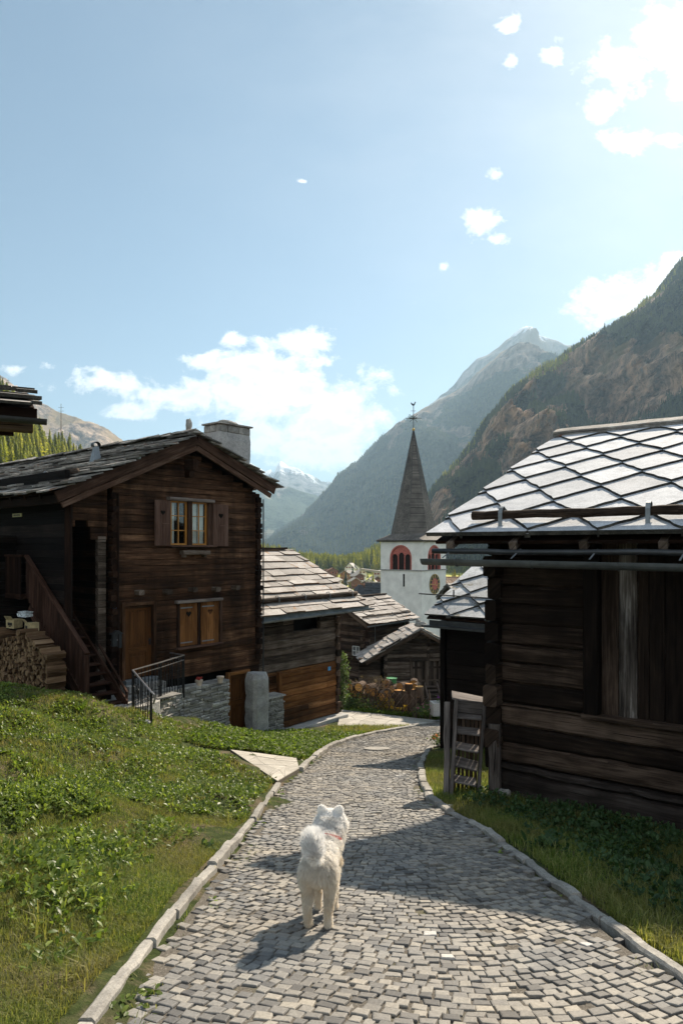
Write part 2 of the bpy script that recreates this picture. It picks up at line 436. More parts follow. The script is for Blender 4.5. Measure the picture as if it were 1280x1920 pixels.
grs=t.ramp(n2,[(.3,(.018,.028,.008)),(.55,(.045,.060,.018)),(.75,(.10,.10,.04))])
c=t.mix(t.ramp(n1,[(.50,0),(.62,1)]),grs,soil)
sp=t.add('ShaderNodeSeparateXYZ'); t.put(sp.inputs[0],g)
farm=t.ramp(t.math('DIVIDE',sp.outputs[1],400.),[(.3,0),(.5,1)])
mead=t.ramp(t.noise(g,.02,4,.6),[(.35,(.26,.29,.05)),(.6,(.50,.46,.11))])
c=t.mix(farm,c,mead)
t.out(t.bsdf(c,.95,t.bump(t.math('ADD',n2,n3),.7,.03),.1))
tag(npmesh('ground',np.stack([X,Y,Zg],-1).reshape(-1,3),fc,'ground',smooth=True),kind='structure')

# ---------------------------------------------------------------- street: every sett is a stone of its own in the bed
m,t=newmat('sett_stone'); M['sett']=m
r=t.attr('rnd'); obj=t.add('ShaderNodeTexCoord').outputs['Object']
c=t.ramp(r,[(0,(.085,.083,.082)),(.12,(.14,.136,.13)),(.4,(.20,.192,.18)),(.7,(.25,.237,.215)),(.95,(.31,.288,.25)),(.995,(.35,.32,.28)),(1,(.50,.48,.45))])
bigp=t.noise(obj,.8,3,.6); c=t.mix(1,c,t.ramp(bigp,[(.3,(.82,.86,.92)),(.7,(1.15,1.08,.98))]),'MULTIPLY')
fine=t.noise(obj,60,5,.7); c=t.mix(1,c,t.ramp(fine,[(.3,.72),(.7,1.2)]),'MULTIPLY')
mid=t.noise(obj,14,4,.6)
t.out(t.bsdf(c,.72,t.bump(t.math('ADD',t.math('MULTIPLY',mid,.6),t.math('MULTIPLY',fine,.4)),.6,.008),.35))
m,t=newmat('joint_sand'); M['sand']=m
obj=t.add('ShaderNodeTexCoord').outputs['Object']
a=t.noise(obj,70,5,.75); b=t.noise(obj,2.5,4,.6)
c=t.ramp(a,[(.3,(.06,.052,.043)),(.55,(.14,.125,.105)),(.72,(.30,.275,.235))])
c=t.mix(t.ramp(b,[(.60,0),(.74,.7)]),c,(.10,.10,.04))
t.out(t.bsdf(c,.95,t.bump(a,.8,.01),.15))
bed=MB()
ys=np.arange(-5,26,.25)
rows=[]
for y in ys:
    a,b=float(xl(y)),float(xr(y)); 
    rows.append([V((a+(b-a)*k/10,y,road_z(y)-.002)) for k in range(11)])
b0=0
for rg in rows: bed.v.extend(rg)
for i in range(len(rows)-1):
    for j in range(10):
        bed.face((i*11+j,i*11+j+1,(i+1)*11+j+1,(i+1)*11+j),r=.5)
tag(bed.build('road_bed','sand'),kind='structure')
def sett(mb,cx,cy,w,d,ang,seedh):
    z0=road_z(cy); ca,sa=math.cos(ang),math.sin(ang)
    tx,ty=rnd(-.05,.05),rnd(-.085,.06); hz=.009+rnd(-.005,.006)
    if random.random()<.06: hz-=.007
    cs=[(-w/2,-d/2),(w/2,-d/2),(w/2,d/2),(-w/2,d/2)]
    cs=[(x+rnd(-.10,.10)*w,y+rnd(-.12,.12)*d) for x,y in cs]
    def ring(k,dz):
        o=[]
        for x,y in cs:
            X_,Y_=x*k,y*k
            o.append(V((cx+X_*ca-Y_*sa,cy+X_*sa+Y_*ca,z0-.2*(X_*sa+Y_*ca)+hz+dz+X_*tx+Y_*ty)))
        return o
    r=random.random()
    r=r*.95 if random.random()>.004 else 1.
    b=len(mb.v)
    for rg in (ring(1.0,-.05),ring(1.0,-.008),ring(.93,-.002),ring(.78,0)): mb.v.extend(rg)
    for i in range(3):
        for j in range(4):
            k=(j+1)%4; mb.face((b+i*4+j,b+i*4+k,b+i*4+4+k,b+i*4+4+j),r=r)
    mb.face((b+12,b+13,b+14,b+15),r=r)
setts=MB(); y=1.2; row=0
while y<25.5:
    near_=y<12
    pitch=.072 if y<9 else .078
    a,b=float(xl(y)),float(xr(y)); wid=b-a
    x=a-rnd(0,.1)
    while x<b+.02:
        w=rnd(.062,.108) if y<9 else rnd(.07,.12); cx=x+w/2
        u=(cx-(a+b)/2-.25)/(wid/2)
        bow=.44*u*u+.10*math.sin(cx*1.9+y*.7)+.04*math.sin(cx*4.1-y*1.3)
        slope=(.44*2*u/(wid/2))+.19*math.cos(cx*1.9+y*.7)
        yy=y+bow
        ea,eb=float(xl(yy)),float(xr(yy))
        if ea-.02<cx<eb+.03 and yy<25.6 and random.random()>.012:
            # weedy ragged margins
            if not((cx<ea+.10 and random.random()<.5) or (cx>eb-.08 and random.random()<.4)):
                sett(setts,cx,yy,w*.94,pitch*rnd(.84,.97),math.atan(slope)+rnd(-.07,.07),0)
        x+=w
    y+=pitch; row+=1
tag(setts.build('road','sett'),kind='structure')

# ---------------------------------------------------------------- kerb stones along both edges
def along(pts):
    d=[0]
    for a,b in zip(pts,pts[1:]): d.append(d[-1]+(b-a).length)
    def f(s):
        s=max(0,min(d[-1],s)); k=int(np.searchsorted(d,s,side='right'))-1; k=min(k,len(pts)-2)
        q=(s-d[k])/max(1e-6,d[k+1]-d[k]); return pts[k].lerp(pts[k+1],q)
    return f,d[-1]
def kerb(mb,pts,w,h,l0,l1,sink=0,skip=()):
    f,L=along(pts); s=0
    while s<L-.15:
        l=rnd(l0,l1); a=f(s); b=f(min(L,s+l-.012))
        if not any(q[0]<a.y<q[1] for q in skip):
            tp=rnd(-.012,.012); ww=w*rnd(.88,1.12)
            sx=rnd(-.012,.012); mb.beam(a+V((sx,0,h/2-.06+tp-sink)),b+V((sx+rnd(-.012,.012),0,h/2-.06+tp+rnd(-.012,.012)-sink)),ww,h+.12,seg=max(3,int(l/.10)),jit=.006,ch=.016)
        s+=l
kb=MB()
kerb(kb,LP[:10],.085,.055,.35,1.1,sink=-.008)
kerb(kb,LP[10:],.12,.07,.5,1.0)
tag(kb.build('kerb','kerb'),kind='structure')
kb=MB()
kerb(kb,[p+V((.03,0,0)) for p in RP[:-4]],.085,.06,.3,.85,sink=.026)
kerb(kb,[p+V((.03,0,0)) for p in RP[-7:]],.12,.06,.3,.6)
tag(kb.build('kerb','kerb'),kind='structure')

# flagstone aprons: irregular slabs from a jittered grid
def flags(name,corners,nu,nv,h=.03,mat='flag'):
    """corners: four world points in order; slabs follow the ground"""
    A_,B_,C_,D_=corners
    def q(u,v):
        p=(A_*(1-u)+B_*u)*(1-v)+(D_*(1-u)+C_*u)*v; return p
    g={}
    for i in range(nu+1):
        for j in range(nv+1):
            u=i/nu;v=j/nv
            if 0<i<nu: u+=rnd(-.32,.32)/nu
            if 0<j<nv: v+=rnd(-.32,.32)/nv
            g[i,j]=q(u,v)
    mb=MB()
    for i in range(nu):
        for j in range(nv):
            pl=[g[i,j],g[i+1,j],g[i+1,j+1],g[i,j+1]]
            c=sum(pl,V())/4; dz=rnd(-.004,.004)
            if random.random()<.35:   # split across
                for tri in ((0,1,2),(0,2,3)):
                    t3=[pl[k] for k in tri]; cc=sum(t3,V())/3
                    mb.prism([cc+(p-cc)*.96+V((0,0,dz-.05)) for p in t3],(0,0,h+.05))
            else: mb.prism([c+(p-c)*.975+V((0,0,dz-.05)) for p in pl],(0,0,h+.05))
    bedm=MB(); bedm.prism([p+V((0,0,-.12)) for p in corners],(0,0,.12+h-.012))
    tag(mb.build(name,mat),kind='structure'); tag(bedm.build(name+'_bed','sand'),kind='structure')
def onroad(px,py,dz=0):
    Y=solveY(py); p=P(px,py,Y); p.z+=dz; return p
flags('path',[onroad(520,1472,.05),onroad(561,1447,.05),P(556,1423,14.75),P(432,1407,14.3)],3,5,.02)
flags('path',[P(632,1362,22.3),onroad(745,1367,.03),P(822,1352,24.9),P(640,1331,25.3)],6,5,.02)
# ================================================================ BUILDING HELPERS (local frames)
def wall_rows(mb,x0,x1,z0,z1,y,th,rh,lim=None,openings=(),jit=.006,seglen=.5,ch=.012,varh=.12,cut=None):
    """a wall of squared logs or planks; lim(z)->(xmin,xmax); openings (xa,xb,za,zb)"""
    z=z0
    while z<z1-.02:
        h=min(rh*rnd(1-varh,1+varh),z1-z); zc=z+h/2
        a,b=x0,x1
        if lim: la,lb=lim(zc); a=max(a,la); b=min(b,lb)
        iv=[(a,b)]
        for (xa,xb,za,zb) in openings:
            if za<zc<zb:
                nv=[]
                for (p,q) in iv:
                    if xb<=p or xa>=q: nv.append((p,q))
                    else:
                        if xa>p: nv.append((p,xa))
                        if xb<q: nv.append((xb,q))
                iv=nv
        for (p,q) in iv:
            if q-p<.04: continue
            yo=rnd(-.010,.012)
            cuts=[p]+sorted(rnd(p,q) for _ in range(random.choice((0,0,1)) if q-p>2 else 0))+[q]
            for c0,c1 in zip(cuts,cuts[1:]):
                if c1-c0<.05: continue
                mb.beam((c0,y+th/2+yo,zc),(c1-.004,y+th/2+yo+rnd(-.003,.003),zc+rnd(-.004,.004)),th,h-.006,seg=max(1,int((c1-c0)/seglen)),jit=jit,ch=ch)
        z+=h
def log_ends(mb,x,y,z0,z1,rh,w,out,dirn,jx=.02):
    """stack of log heads showing at a corner. dirn 'y' heads point to -y, 'x' heads stick out along x"""
    z=z0;i=0
    while z<z1:
        h=rh*rnd(.9,1.1)
        o=out*(1 if i%2 else .72)+rnd(-.03,.03)
        if dirn=='y': mb.beam((x+rnd(-jx,jx),y+.05,z+h/2),(x+rnd(-jx,jx),y-o,z+h/2+rnd(-.012,.012)),w*rnd(.85,1.1),h*.93,seg=2,jit=.008,ch=.025)
        else: mb.beam((x,y+rnd(-jx,jx),z+h/2),(x+o,y+rnd(-jx,jx),z+h/2+rnd(-.012,.012)),w*rnd(.85,1.1),h*.93,seg=2,jit=.008,ch=.025)
        z+=h;i+=1
def slates(mb,O,U,W,ulen,vlen,rh,wr,th,lift=1.0,jit=.15,over=1.35,rag=.06,umin=0.0,drop=0,edge=1,lowrag=.0,skew=.012):
    """rows of slabs on a roof plane: O corner at the eave, U along the eave, W up the slope"""
    O=V(O);U=V(U).normalized();W=V(W).normalized();N=U.cross(W)
    if N.z<0: N=-N
    v=-rh*.25;row=0;sk0=0
    while v<vlen-.05:
        sk0=0; h=rh*rnd(.72,1.25); u=umin-rnd(0,wr[0])*.6
        while u<ulen:
            w=rnd(*wr); 
            u0=max(u,umin-rnd(0,rag)); u1=min(u+w,ulen+rnd(0,rag))
            if u1-u0>.08:
                a,b=u0+.006,u1-.006; lo=v+rnd(-jit,jit)*rh*.35-(rnd(0,lowrag) if row==0 else 0); hi=min(v+h*over,vlen+.02)
                t=th*rnd(.75,1.3); lf=t*lift*rnd(.9,1.5)
                n=max(1,int((b-a)/.25)); poly=[]
                for k in range(n+1):
                    poly.append((a+(b-a)*k/n+(rnd(-.02,.02) if 0<k<n else 0),lo+rnd(-jit,jit)*rh*.22))
                sk1=rnd(-skew,skew) if b<ulen-.1 else 0; poly+= [(b+sk1,hi),(a+sk0,hi)]; sk0=sk1
                pts=[O+U*p+W*q+N*(lf*(1-(q-lo)/max(.01,(hi-lo)))+rnd(0,.003)) for p,q in poly]
                mb.prism(pts,N*t,mi=0,smi=edge,ax=U)
            u+=w
        v+=h;row+=1
def clip_poly(poly,u0,u1,v0,v1):
    def cl(pl,f,inter):
        out=[]
        for i in range(len(pl)):
            a,b=pl[i],pl[(i+1)%len(pl)]
            fa,fb=f(a),f(b)
            if fa>=0: out.append(a)
            if (fa>=0)!=(fb>=0):
                t=fa/(fa-fb); out.append((a[0]+(b[0]-a[0])*t,a[1]+(b[1]-a[1])*t))
        return out
    for f in (lambda p:p[0]-u0,lambda p:u1-p[0],lambda p:p[1]-v0,lambda p:v1-p[1]):
        if len(poly)<3: return []
        poly=cl(poly,f,None)
    return poly
def stonework(mb,p0,p1,zb0,zb1,zt0,zt1,th,hr=(.05,.12),wr=(.14,.42),rag=.02,nrm=None):
    """dry stone wall between p0 and p1 (x,y); bottom and top heights at both ends"""
    p0=V((p0[0],p0[1],0));p1=V((p1[0],p1[1],0)); d=(p1-p0); L=d.length; d.normalize(); nn=V((-d.y,d.x,0))
    z=min(zb0,zb1)
    core=[]
    mb.prism([V((p0.x,p0.y,zb0))+nn*.03+d*.03,V((p1.x,p1.y,zb1))+nn*.03-d*.03,V((p1.x,p1.y,zt1-.06))+nn*.03-d*.03,V((p0.x,p0.y,zt0-.06))+nn*.03+d*.03],nn*(th-.06),r=0.0)
    while z<max(zt0,zt1):
        h=rnd(*hr); s=-rnd(0,.1)
        while s<L:
            w=rnd(*wr); a=max(0,s); b=min(L,s+w); c=(a+b)/2/L
            zb=zb0+(zb1-zb0)*c; zt=zt0+(zt1-zt0)*c
            if b-a>.05 and z+h*.5>zb and z+h*.6<zt+.02:
                o=rnd(-rag,rag)
                mb.beam(V((p0.x,p0.y,z+h/2))+d*(a+.004)+nn*(th/2+o),V((p0.x,p0.y,z+h/2+rnd(-.01,.01)))+d*(b-.006)+nn*(th/2+o+rnd(-.01,.01)),th,h-.008,seg=2,jit=.010,ch=.015)
            s+=w
        z+=h
def flat_poly(mb,pts,th,nrm,r=.5,mi=0): mb.prism(pts,V(nrm)*th,r=r,mi=mi)
def heart(cx,cz,s,y,n=20):
    o=[]
    for i in range(n):
        a=2*math.pi*i/n
        x=16*math.sin(a)**3; z=13*math.cos(a)-5*math.cos(2*a)-2*math.cos(3*a)-math.cos(4*a)
        o.append(V((cx+x*s/32,y,cz+z*s/32)))
    return o
def gutter(mb,a,b,rad,up=V((0,0,1)),n=8,joints=True):
    """open half-round gutter from a to b"""
    a=V(a);b=V(b);ax=(b-a).normalized();sd=ax.cross(up).normalized()
    L=(b-a).length; k=max(1,int(L/1.0))
    for (r0,sgn) in ((rad,1),):
        rings=[]
        for i in range(k+1):
            c=a.lerp(b,i/k)
            outr=[c+sd*math.cos(t)*rad+up*math.sin(t)*rad for t in [math.pi+math.pi*j/n for j in range(n+1)]]
            inr=[c+sd*math.cos(t)*rad*.9+up*math.sin(t)*rad*.9 for t in [2*math.pi-math.pi*j/n for j in range(n+1)]]
            rings.append(outr+inr)
        mb.rings(rings,ax,.5)
    if joints:
        for i in range(1,k+1):
            c=a.lerp(b,(i-.5)/k)
            pts=[c+sd*math.cos(t)*rad*1.06+up*math.sin(t)*rad*1.06 for t in [math.pi+math.pi*j/n for j in range(n+1)]]
            mb.tube(pts,.008,4)
            mb.tube([pts[0],pts[-1]+up*.0],.007,4)
# ================================================================ TIMBER HOUSE on the left
ANG=math.atan2(.76,.65)
H=Frame('timber_house',(-5.52,16.5,-5.6),ANG,'tall dark timber house with heart-cut shutters and stone chimney above the grassy bank','house')
h=H.o
W=H.y(487,1100,0).x
gd=H.y(258,1274,0).z         # door sill height
zr=lambda q:q.z
ap=H.y(368,816,-.42); el=H.y(104,921,-.42); er=H.y(513,911,-.42)
def roofz(x): # top of the boards under the slates
    return el.z+(ap.z-el.z)*(x-el.x)/(ap.x-el.x) if x<ap.x else ap.z+(er.z-ap.z)*(x-ap.x)/(er.x-ap.x)
def hlim(z):
    zz=z+.34
    a=el.x+(zz-el.z)/(ap.z-el.z)*(ap.x-el.x); b=ap.x+(zz-ap.z)/(er.z-ap.z)*(er.x-ap.x)
    return a,b
# openings
def rect(px0,py0,px1,py1,c=0):
    a=H.y(px0,py1,c); b=H.y(px1,py0,c); m0=H.y((px0+px1)/2,py0,c).z; m1=H.y((px0+px1)/2,py1,c).z
    return (a.x,b.x,m1,m0)
door=rect(232,1135,285,1271); uw=rect(320,941,398,1022); lw=rect(335,1130,411,1207); gar=rect(431,1264,463,1374)
mb=MB()
zt=ap.z-.3
wall_rows(mb,.0,W,gd-.15,zt,-.0,.14,.155,hlim,(door,uw,lw),seglen=.35,jit=.005)
wall_rows(mb,H.y(434,1300,0).x,W,.2,gd-.16,.02,.12,.16,None,(gar,),seglen=.5)
mb.build('front_wall','house_wood',h)
# carcass: side and back walls (kept behind the front logs)
mb=MB()
D=13.2
for x,dx in ((W-.07,.12),):
    wall_rows_tmp=None
    z=.2
    while z<roofz(W)-.35:
        mb.beam((x,.16,z+.08),(x,D,z+.08),.13,.152,seg=6,jit=.006,ch=.01); z+=.156
z=.2
while z<el.z-.1:
    mb.beam((.07,.16,z+.08),(.07,D,z+.08),.13,.152,seg=6,jit=.006,ch=.01); z+=.156
mb.build('side_wall','house_dark',h)
mb=MB(); wall_rows(mb,.05,W-.05,.2,zt,D-.15,.12,.16,hlim); mb.build('rear_wall','house_dark',h)
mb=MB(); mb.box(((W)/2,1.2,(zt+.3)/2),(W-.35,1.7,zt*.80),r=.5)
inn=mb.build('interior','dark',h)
# corner posts with crossing log heads
mb=MB()
log_ends(mb,W-.09,.0,.9+gd-.9,hlim and roofz(W)-.42,.155,.17,.12,'y')
mb.beam((W-.02,-.02,gd+.3),(W-.02,-.02,roofz(W)-.4),.06,.05,seg=8,jit=.004)
mb.build('corner_logs','house_dark',h)
p0=H.y(200,1250,0).x;p1=H.y(213,1000,0).x
mb=MB()
log_ends(mb,-.02,.0,gd-.3,H.y(206,925,0).z,.155,.16,.14,'y')
mb.beam((.06,-.13,gd-.2),(.06,-.13,H.y(206,925,0).z),.05,.05,seg=12,jit=.006)
mb.build('corner_logs','house_dark',h)
# upper side panel with the arched cut-out, hanging left of the corner
xa=H.y(130,950,0).x; xb=H.y(202,950,0).x
pts=[]
ztop=lambda x: roofz(x)-.22
bot=H.y(192,1012,0).z
pts=[V((xb,0,ztop(xb))),V((xa,0,ztop(xa)))]
pts.append(V((xa,0,H.y(130,985,0).z)))
cx_=H.y(154,1000,0); rr=abs(H.y(171,1000,0).x-H.y(137,1000,0).x)/2; cz=H.y(154,994,0).z
pts.append(V((cx_.x-rr-.02,0,H.y(134,980,0).z)))
for k in range(13):
    a=math.pi-math.pi*k/12; pts.append(V((cx_.x+rr*math.cos(a),0,cz+rr*math.sin(a))))
pts+= [V((cx_.x+rr,0,bot)),V((xb,0,bot))]
mb=MB()
# cut into planks: horizontal board strips clipped between the outline and the arch
z=bot; 
while z<ztop(xa)+.6:
    hh=.15; zc=z+hh/2
    rgt=xb; topx=el.x+((zc+.22)-el.z)/(ap.z-el.z)*(ap.x-el.x)
    lft=max(xa,topx)
    if zc<cz+rr:
        ar=cx_.x+math.sqrt(max(0,rr*rr-max(0,zc-cz)**2)); 
        if zc<cz: ar=cx_.x+rr
        if lft<rgt:
            mb.beam((ar,.06,zc),(rgt,.06,zc),.09,hh-.005,seg=3,jit=.003,ch=.01)
            al=cx_.x-math.sqrt(max(0,rr*rr-max(0,zc-cz)**2))
            if zc>H.y(134,985,0).z and al-xa>.05: mb.beam((xa,.06,zc),(al,.06,zc),.09,hh-.005,seg=2,jit=.003,ch=.01)
    elif lft<rgt-.05: mb.beam((lft,.06,zc),(rgt,.06,zc),.09,hh-.005,seg=4,jit=.003,ch=.01)
    z+=hh
mb.build('porch_panel','house_wood',h)
mb=MB()
xp=H.y(192,1100,0).x
z=gd-.15
while z<bot: mb.beam((xp-.10,.07,z+.07),(xp+.10,.07,z+.07),.13,.148,seg=2,jit=.005,ch=.012); z+=.155
mb.build('porch_post','grey_wood',h)
# dark recessed wall behind the stair and the gallery wall under the eave
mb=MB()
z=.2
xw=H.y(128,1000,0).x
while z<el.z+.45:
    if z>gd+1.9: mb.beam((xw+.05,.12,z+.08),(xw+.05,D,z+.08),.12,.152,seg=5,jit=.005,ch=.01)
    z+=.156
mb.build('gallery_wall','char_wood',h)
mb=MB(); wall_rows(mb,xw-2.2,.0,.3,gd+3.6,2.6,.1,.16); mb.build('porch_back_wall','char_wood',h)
# eave beam + posts on the long side
mb=MB()
eb0=V((el.x+.16,-.42,el.z-.16)); mb.beam(eb0,(el.x+.16,D,el.z-.16),.12,.2,seg=8,jit=.006,ch=.015,r=.4)
mb.beam((xw+.02,-.38,el.z-.10+.16),(xw+.02,D,el.z+.06),.16,.18,seg=8,jit=.006,ch=.015)
mb.build('eave_beam','house_dark',h)
mb=MB()
mb.beam((xw+.02,.02,.6),(xw+.02,.02,el.z+.05),.15,.15,seg=6,jit=.004,ch=.015)
mb.build('porch_post','house_dark',h)
# yellowed plate on the dark wall
sp=H.x(34,966,xw-.02)
mb=MB(); mb.box((xw-.035,sp.y,sp.z),(.02,.5,.085),r=.5); pl=mb.build('name_plate','sign_yellow',h)
mb=MB(); 
for k in range(9): mb.box((xw-.048,sp.y-.17+k*.042,sp.z+rnd(-.004,.004)),(.004,.026,.03),r=.5)
mb.build('plate_line','clockblack',pl)
# ---- doors and windows
def panel_door(F_,nm,op,y,mat,parent,panels,th=.05,frame=.09,fm='house_wood'):
    xa,xb,za,zb=op
    mb=MB(); 
    mb.beam((xa-frame/2,y-.02,za),(xa-frame/2,y-.02,zb+frame),frame,.14,up=(0,1,0),seg=4,jit=.003,ch=.01)
    mb.beam((xb+frame/2,y-.02,za),(xb+frame/2,y-.02,zb+frame),frame,.14,up=(0,1,0),seg=4,jit=.003,ch=.01)
    mb.beam((xa,y-.02,zb+frame/2),(xb,y-.02,zb+frame/2),.14,frame,seg=3,jit=.003,ch=.01)
    d=MB(); n=6
    for k in range(1): d.box(((xa+xb)/2,y+.07,(za+zb)/2),(xb-xa-.01,th,zb-za-.01),r=.5,ax=V((0,0,1)))
    w=xb-xa
    st=.12*w/.7
    # raised stiles and rails
    d.beam((xa+st/2+.01,y+.036,za+.01),(xa+st/2+.01,y+.036,zb-.01),st,.022,up=(0,1,0),r=.45)
    d.beam((xb-st/2-.01,y+.036,za+.01),(xb-st/2-.01,y+.036,zb-.01),st,.022,up=(0,1,0),r=.55)
    zs=[za+.01]+[za+(zb-za)*p for p in panels]+[zb-.01]
    for i,z_ in enumerate(zs):
        hh=.14 if 0<i<len(zs)-1 else .12
        zc=z_ if 0<i<len(zs)-1 else (z_+hh/2 if i==0 else z_-hh/2)
        d.beam((xa+st,y+.036,zc),(xb-st,y+.036,zc),.022,hh,r=.5+.04*i)
    for a_,b_ in zip(zs,zs[1:]):
        m0=(xa+xb)/2
        d.box((m0,y+.043,(a_+b_)/2),(w-2*st-.12,.012,(b_-a_)-.30),r=.6,ax=V((0,0,1)))
    dd=d.build('door',mat,parent); 
    mb.build('door_frame',fm,dd); return dd
dr=panel_door(H,'door',door,.0,'door_wood',h,[.38])
mb=MB(); mb.box((door[1]-.06,-.0,(door[2]+door[3])/2-.03),(.035,.03,.16),r=.5); mb.tube([(door[1]-.06,-.02,gd+.95),(door[1]-.06,-.06,gd+.95),(door[1]-.15,-.065,gd+.95)],.009,6); mb.build('handle','iron',dr)
mb=MB(); mb.beam((door[0]-.05,-.10,door[2]-.05),(door[1]+.05,-.10,door[2]-.05),.2,.11,seg=3,jit=.004,ch=.01); mb.build('doorstep','metal_grey',h)
mb=MB(); mb.beam((door[0]-.12,-.24,door[2]-.18),(door[1]+.12,-.24,door[2]-.18),.4,.16,seg=3,jit=.006,ch=.01); mb.build('doorstep','wall_stone',h)
dg=panel_door(H,'door',gar,.04,'door_wood',h,[.52],fm='orange_wood'); dg['label']='brown lower door between stone wall and rough pillar'
# upper window
def sash(xa,xb,za,zb,y,parent,cols=2,rows_=3):
    mb=MB(); f=.045
    for x_ in (xa+f/2,xb-f/2): mb.beam((x_,y,za),(x_,y,zb),f,.04,up=(0,1,0),r=.5)
    for z_ in (za+f/2,zb-f/2): mb.beam((xa+f,y,z_),(xb-f,y,z_),.038,f,r=.5)
    for k in range(1,cols):
        x_=xa+(xb-xa)*k/cols; mb.beam((x_,y-.002,za+f),(x_,y-.002,zb-f),.022,.03,up=(0,1,0),r=.5)
    for k in range(1,rows_):
        z_=za+(zb-za)*k/rows_; mb.beam((xa+f,y-.004,z_),(xb-f,y-.004,z_),.026,.022,r=.5)
    return mb.build('window_frame','ochre',parent)
win=empty('window',(0,0,0)); win.parent=h
x0,x1,z0,z1=uw; xm0=H.y(351,980,0).x; xm1=H.y(359,980,0).x; xj=H.y(388,980,0).x
s1=sash(x0,xm0,z0,z1,.03,win); s2=sash(xm1,xj,z0,z1,.03,win)
mb=MB()
mb.box(((x0+xm0)/2,.055,(z0+z1)/2),(xm0-x0,.006,z1-z0),r=.5); mb.box(((xm1+xj)/2,.055,(z0+z1)/2),(xj-xm1,.006,z1-z0),r=.5)
m,t=newmat('clear_glass'); 
gl=t.add('ShaderNodeBsdfGlass',{'Color':(1,1,1,1),'Roughness':0.0,'IOR':1.05}); tr=t.add('ShaderNodeBsdfTransparent',{'Color':(.92,.93,.92,1)}).outputs[0]
go=t.add('ShaderNodeBsdfGlossy',{'Roughness':.03,'Color':(1,1,1,1)}).outputs[0]
mx=t.add('ShaderNodeMixShader',{0:.06}); t.l.new(tr,mx.inputs[1]); t.l.new(go,mx.inputs[2]); t.out(mx.outputs[0]); M['pane']=m
t.n.remove(gl)
mb.build('window_pane','pane',win)
def curtain(xa,xb,za,zb,y,mb):
    n=int((xb-xa)/.012); top=[];bt=[]
    for k in range(n+1):
        x_=xa+(xb-xa)*k/n; o=.018*math.sin(x_*58)+.008*math.sin(x_*131+1)
        top.append(V((x_,y+o*.6,zb))); bt.append(V((x_+.01*math.sin(x_*20),y+o,za)))
    b=len(mb.v); mb.v+=top+bt
    for k in range(n): mb.face((b+k,b+n+1+k,b+n+2+k,b+k+1),r=.5)
mb=MB(); q=x0+(xm0-x0)*.42
curtain(x0+.02,q,z0,z1,.14,mb); curtain(xm1+.03,xm1+(xj-xm1)*.50,z0,z1,.14,mb); curtain(xm1+(xj-xm1)*.56,xj-.02,z0,z1,.14,mb)
mb.build('curtain','curtain',win)
mb=MB(); 
for a_,b_ in ((xm0,xm1),(xj,x1)): mb.beam(((a_+b_)/2,.02,z0),((a_+b_)/2,.02,z1),b_-a_,.14,up=(0,1,0),seg=3,jit=.003,ch=.01)
mb.build('window_jamb','barge_wood',win)
mb=MB(); a_=H.y(314,939,-.04).x; b_=H.y(398,939,-.04).x
mb.beam((a_,-.06,z1+.045),(b_,-.06,z1+.04),.2,.085,seg=5,jit=.004,ch=.015,r=.6); mb.build('lintel','lintel_wood',win)
mb=MB(); mb.beam((x0-.05,-.05,z0-.03),(x1+.06,-.05,z0-.03),.2,.055,seg=4,jit=.003,ch=.01,r=.5); mb.build('window_sill','shutter_wood',win)
def shutter(xa,xb,za,zb,y,mat,parent,hy=True,boards=3,hcol='dark',hx=None,strap=False,hz=.27):
    mb=MB(); w=(xb-xa)/boards
    for k in range(boards): mb.beam((xa+w*(k+.5),y,za),(xa+w*(k+.5),y,zb),w-.004,.032,up=(0,1,0),seg=3,jit=.0015,ch=.004)
    s=mb.build('shutter',mat,parent)
    zc=zb-(zb-za)*hz; xc=(xa+xb)/2 if hx is None else hx
    mb=MB(); mb.prism(heart(xc,zc,(xb-xa)*.30,y-.0155),(0,-.003,0),r=.5); mb.build('heart_cutout',hcol,s)
    if strap:
        mb=MB()
        for z_ in (zb-.1*(zb-za),za+.08*(zb-za)):
            mb=MB(); mb.beam((xa+.02,y-.024,z_),(xa+(xb-xa)*.7,y-.024,z_),.006,.03,r=.5); mb.build('hinge_strap','metal_grey',s)
    else:
        mb=MB(); mb.beam((xa+(xb-xa)*.45,y-.022,(za+zb)/2-.01),(xb-(xb-xa)*.1,y-.022,(za+zb)/2-.01),.012,.018,r=.9)
        mb.beam((xa+(xb-xa)*.47,y-.020,za+.1),(xa+(xb-xa)*.47,y-.020,(za+zb)/2),.012,.012,up=(0,1,0),r=.4); mb.build('shutter_latch','shutter_wood',s)
    return s
def R2(px0,px1,pt,pb,c): 
    a=H.y(px0,pt,c);b=H.y(px1,pt,c); m=(px0+px1)/2; return a.x,b.x,H.y(m,pb,c).z,H.y(m,pt,c).z
a=R2(290,320,938,1023,-.09); shutter(*a,-.09,'shutter_wood',win)
a=R2(399,428,946,1024,-.07); shutter(*a,-.07,'shutter_wood',win)
# bracket board under the sill
mb=MB(); q0=H.y(341,1036,-.1); q1=H.y(391,1036,-.1); mb.beam((q0.x,-.10,q0.z),(q1.x,-.10,q0.z-.01),.18,.11,seg=7,jit=.008,ch=.015,r=.8)
for x_ in (q0.x+.1,q1.x-.12): mb.box((x_,-.05,q0.z-.09),(.08,.14,.07))
mb.build('flower_shelf','grey_wood',h)
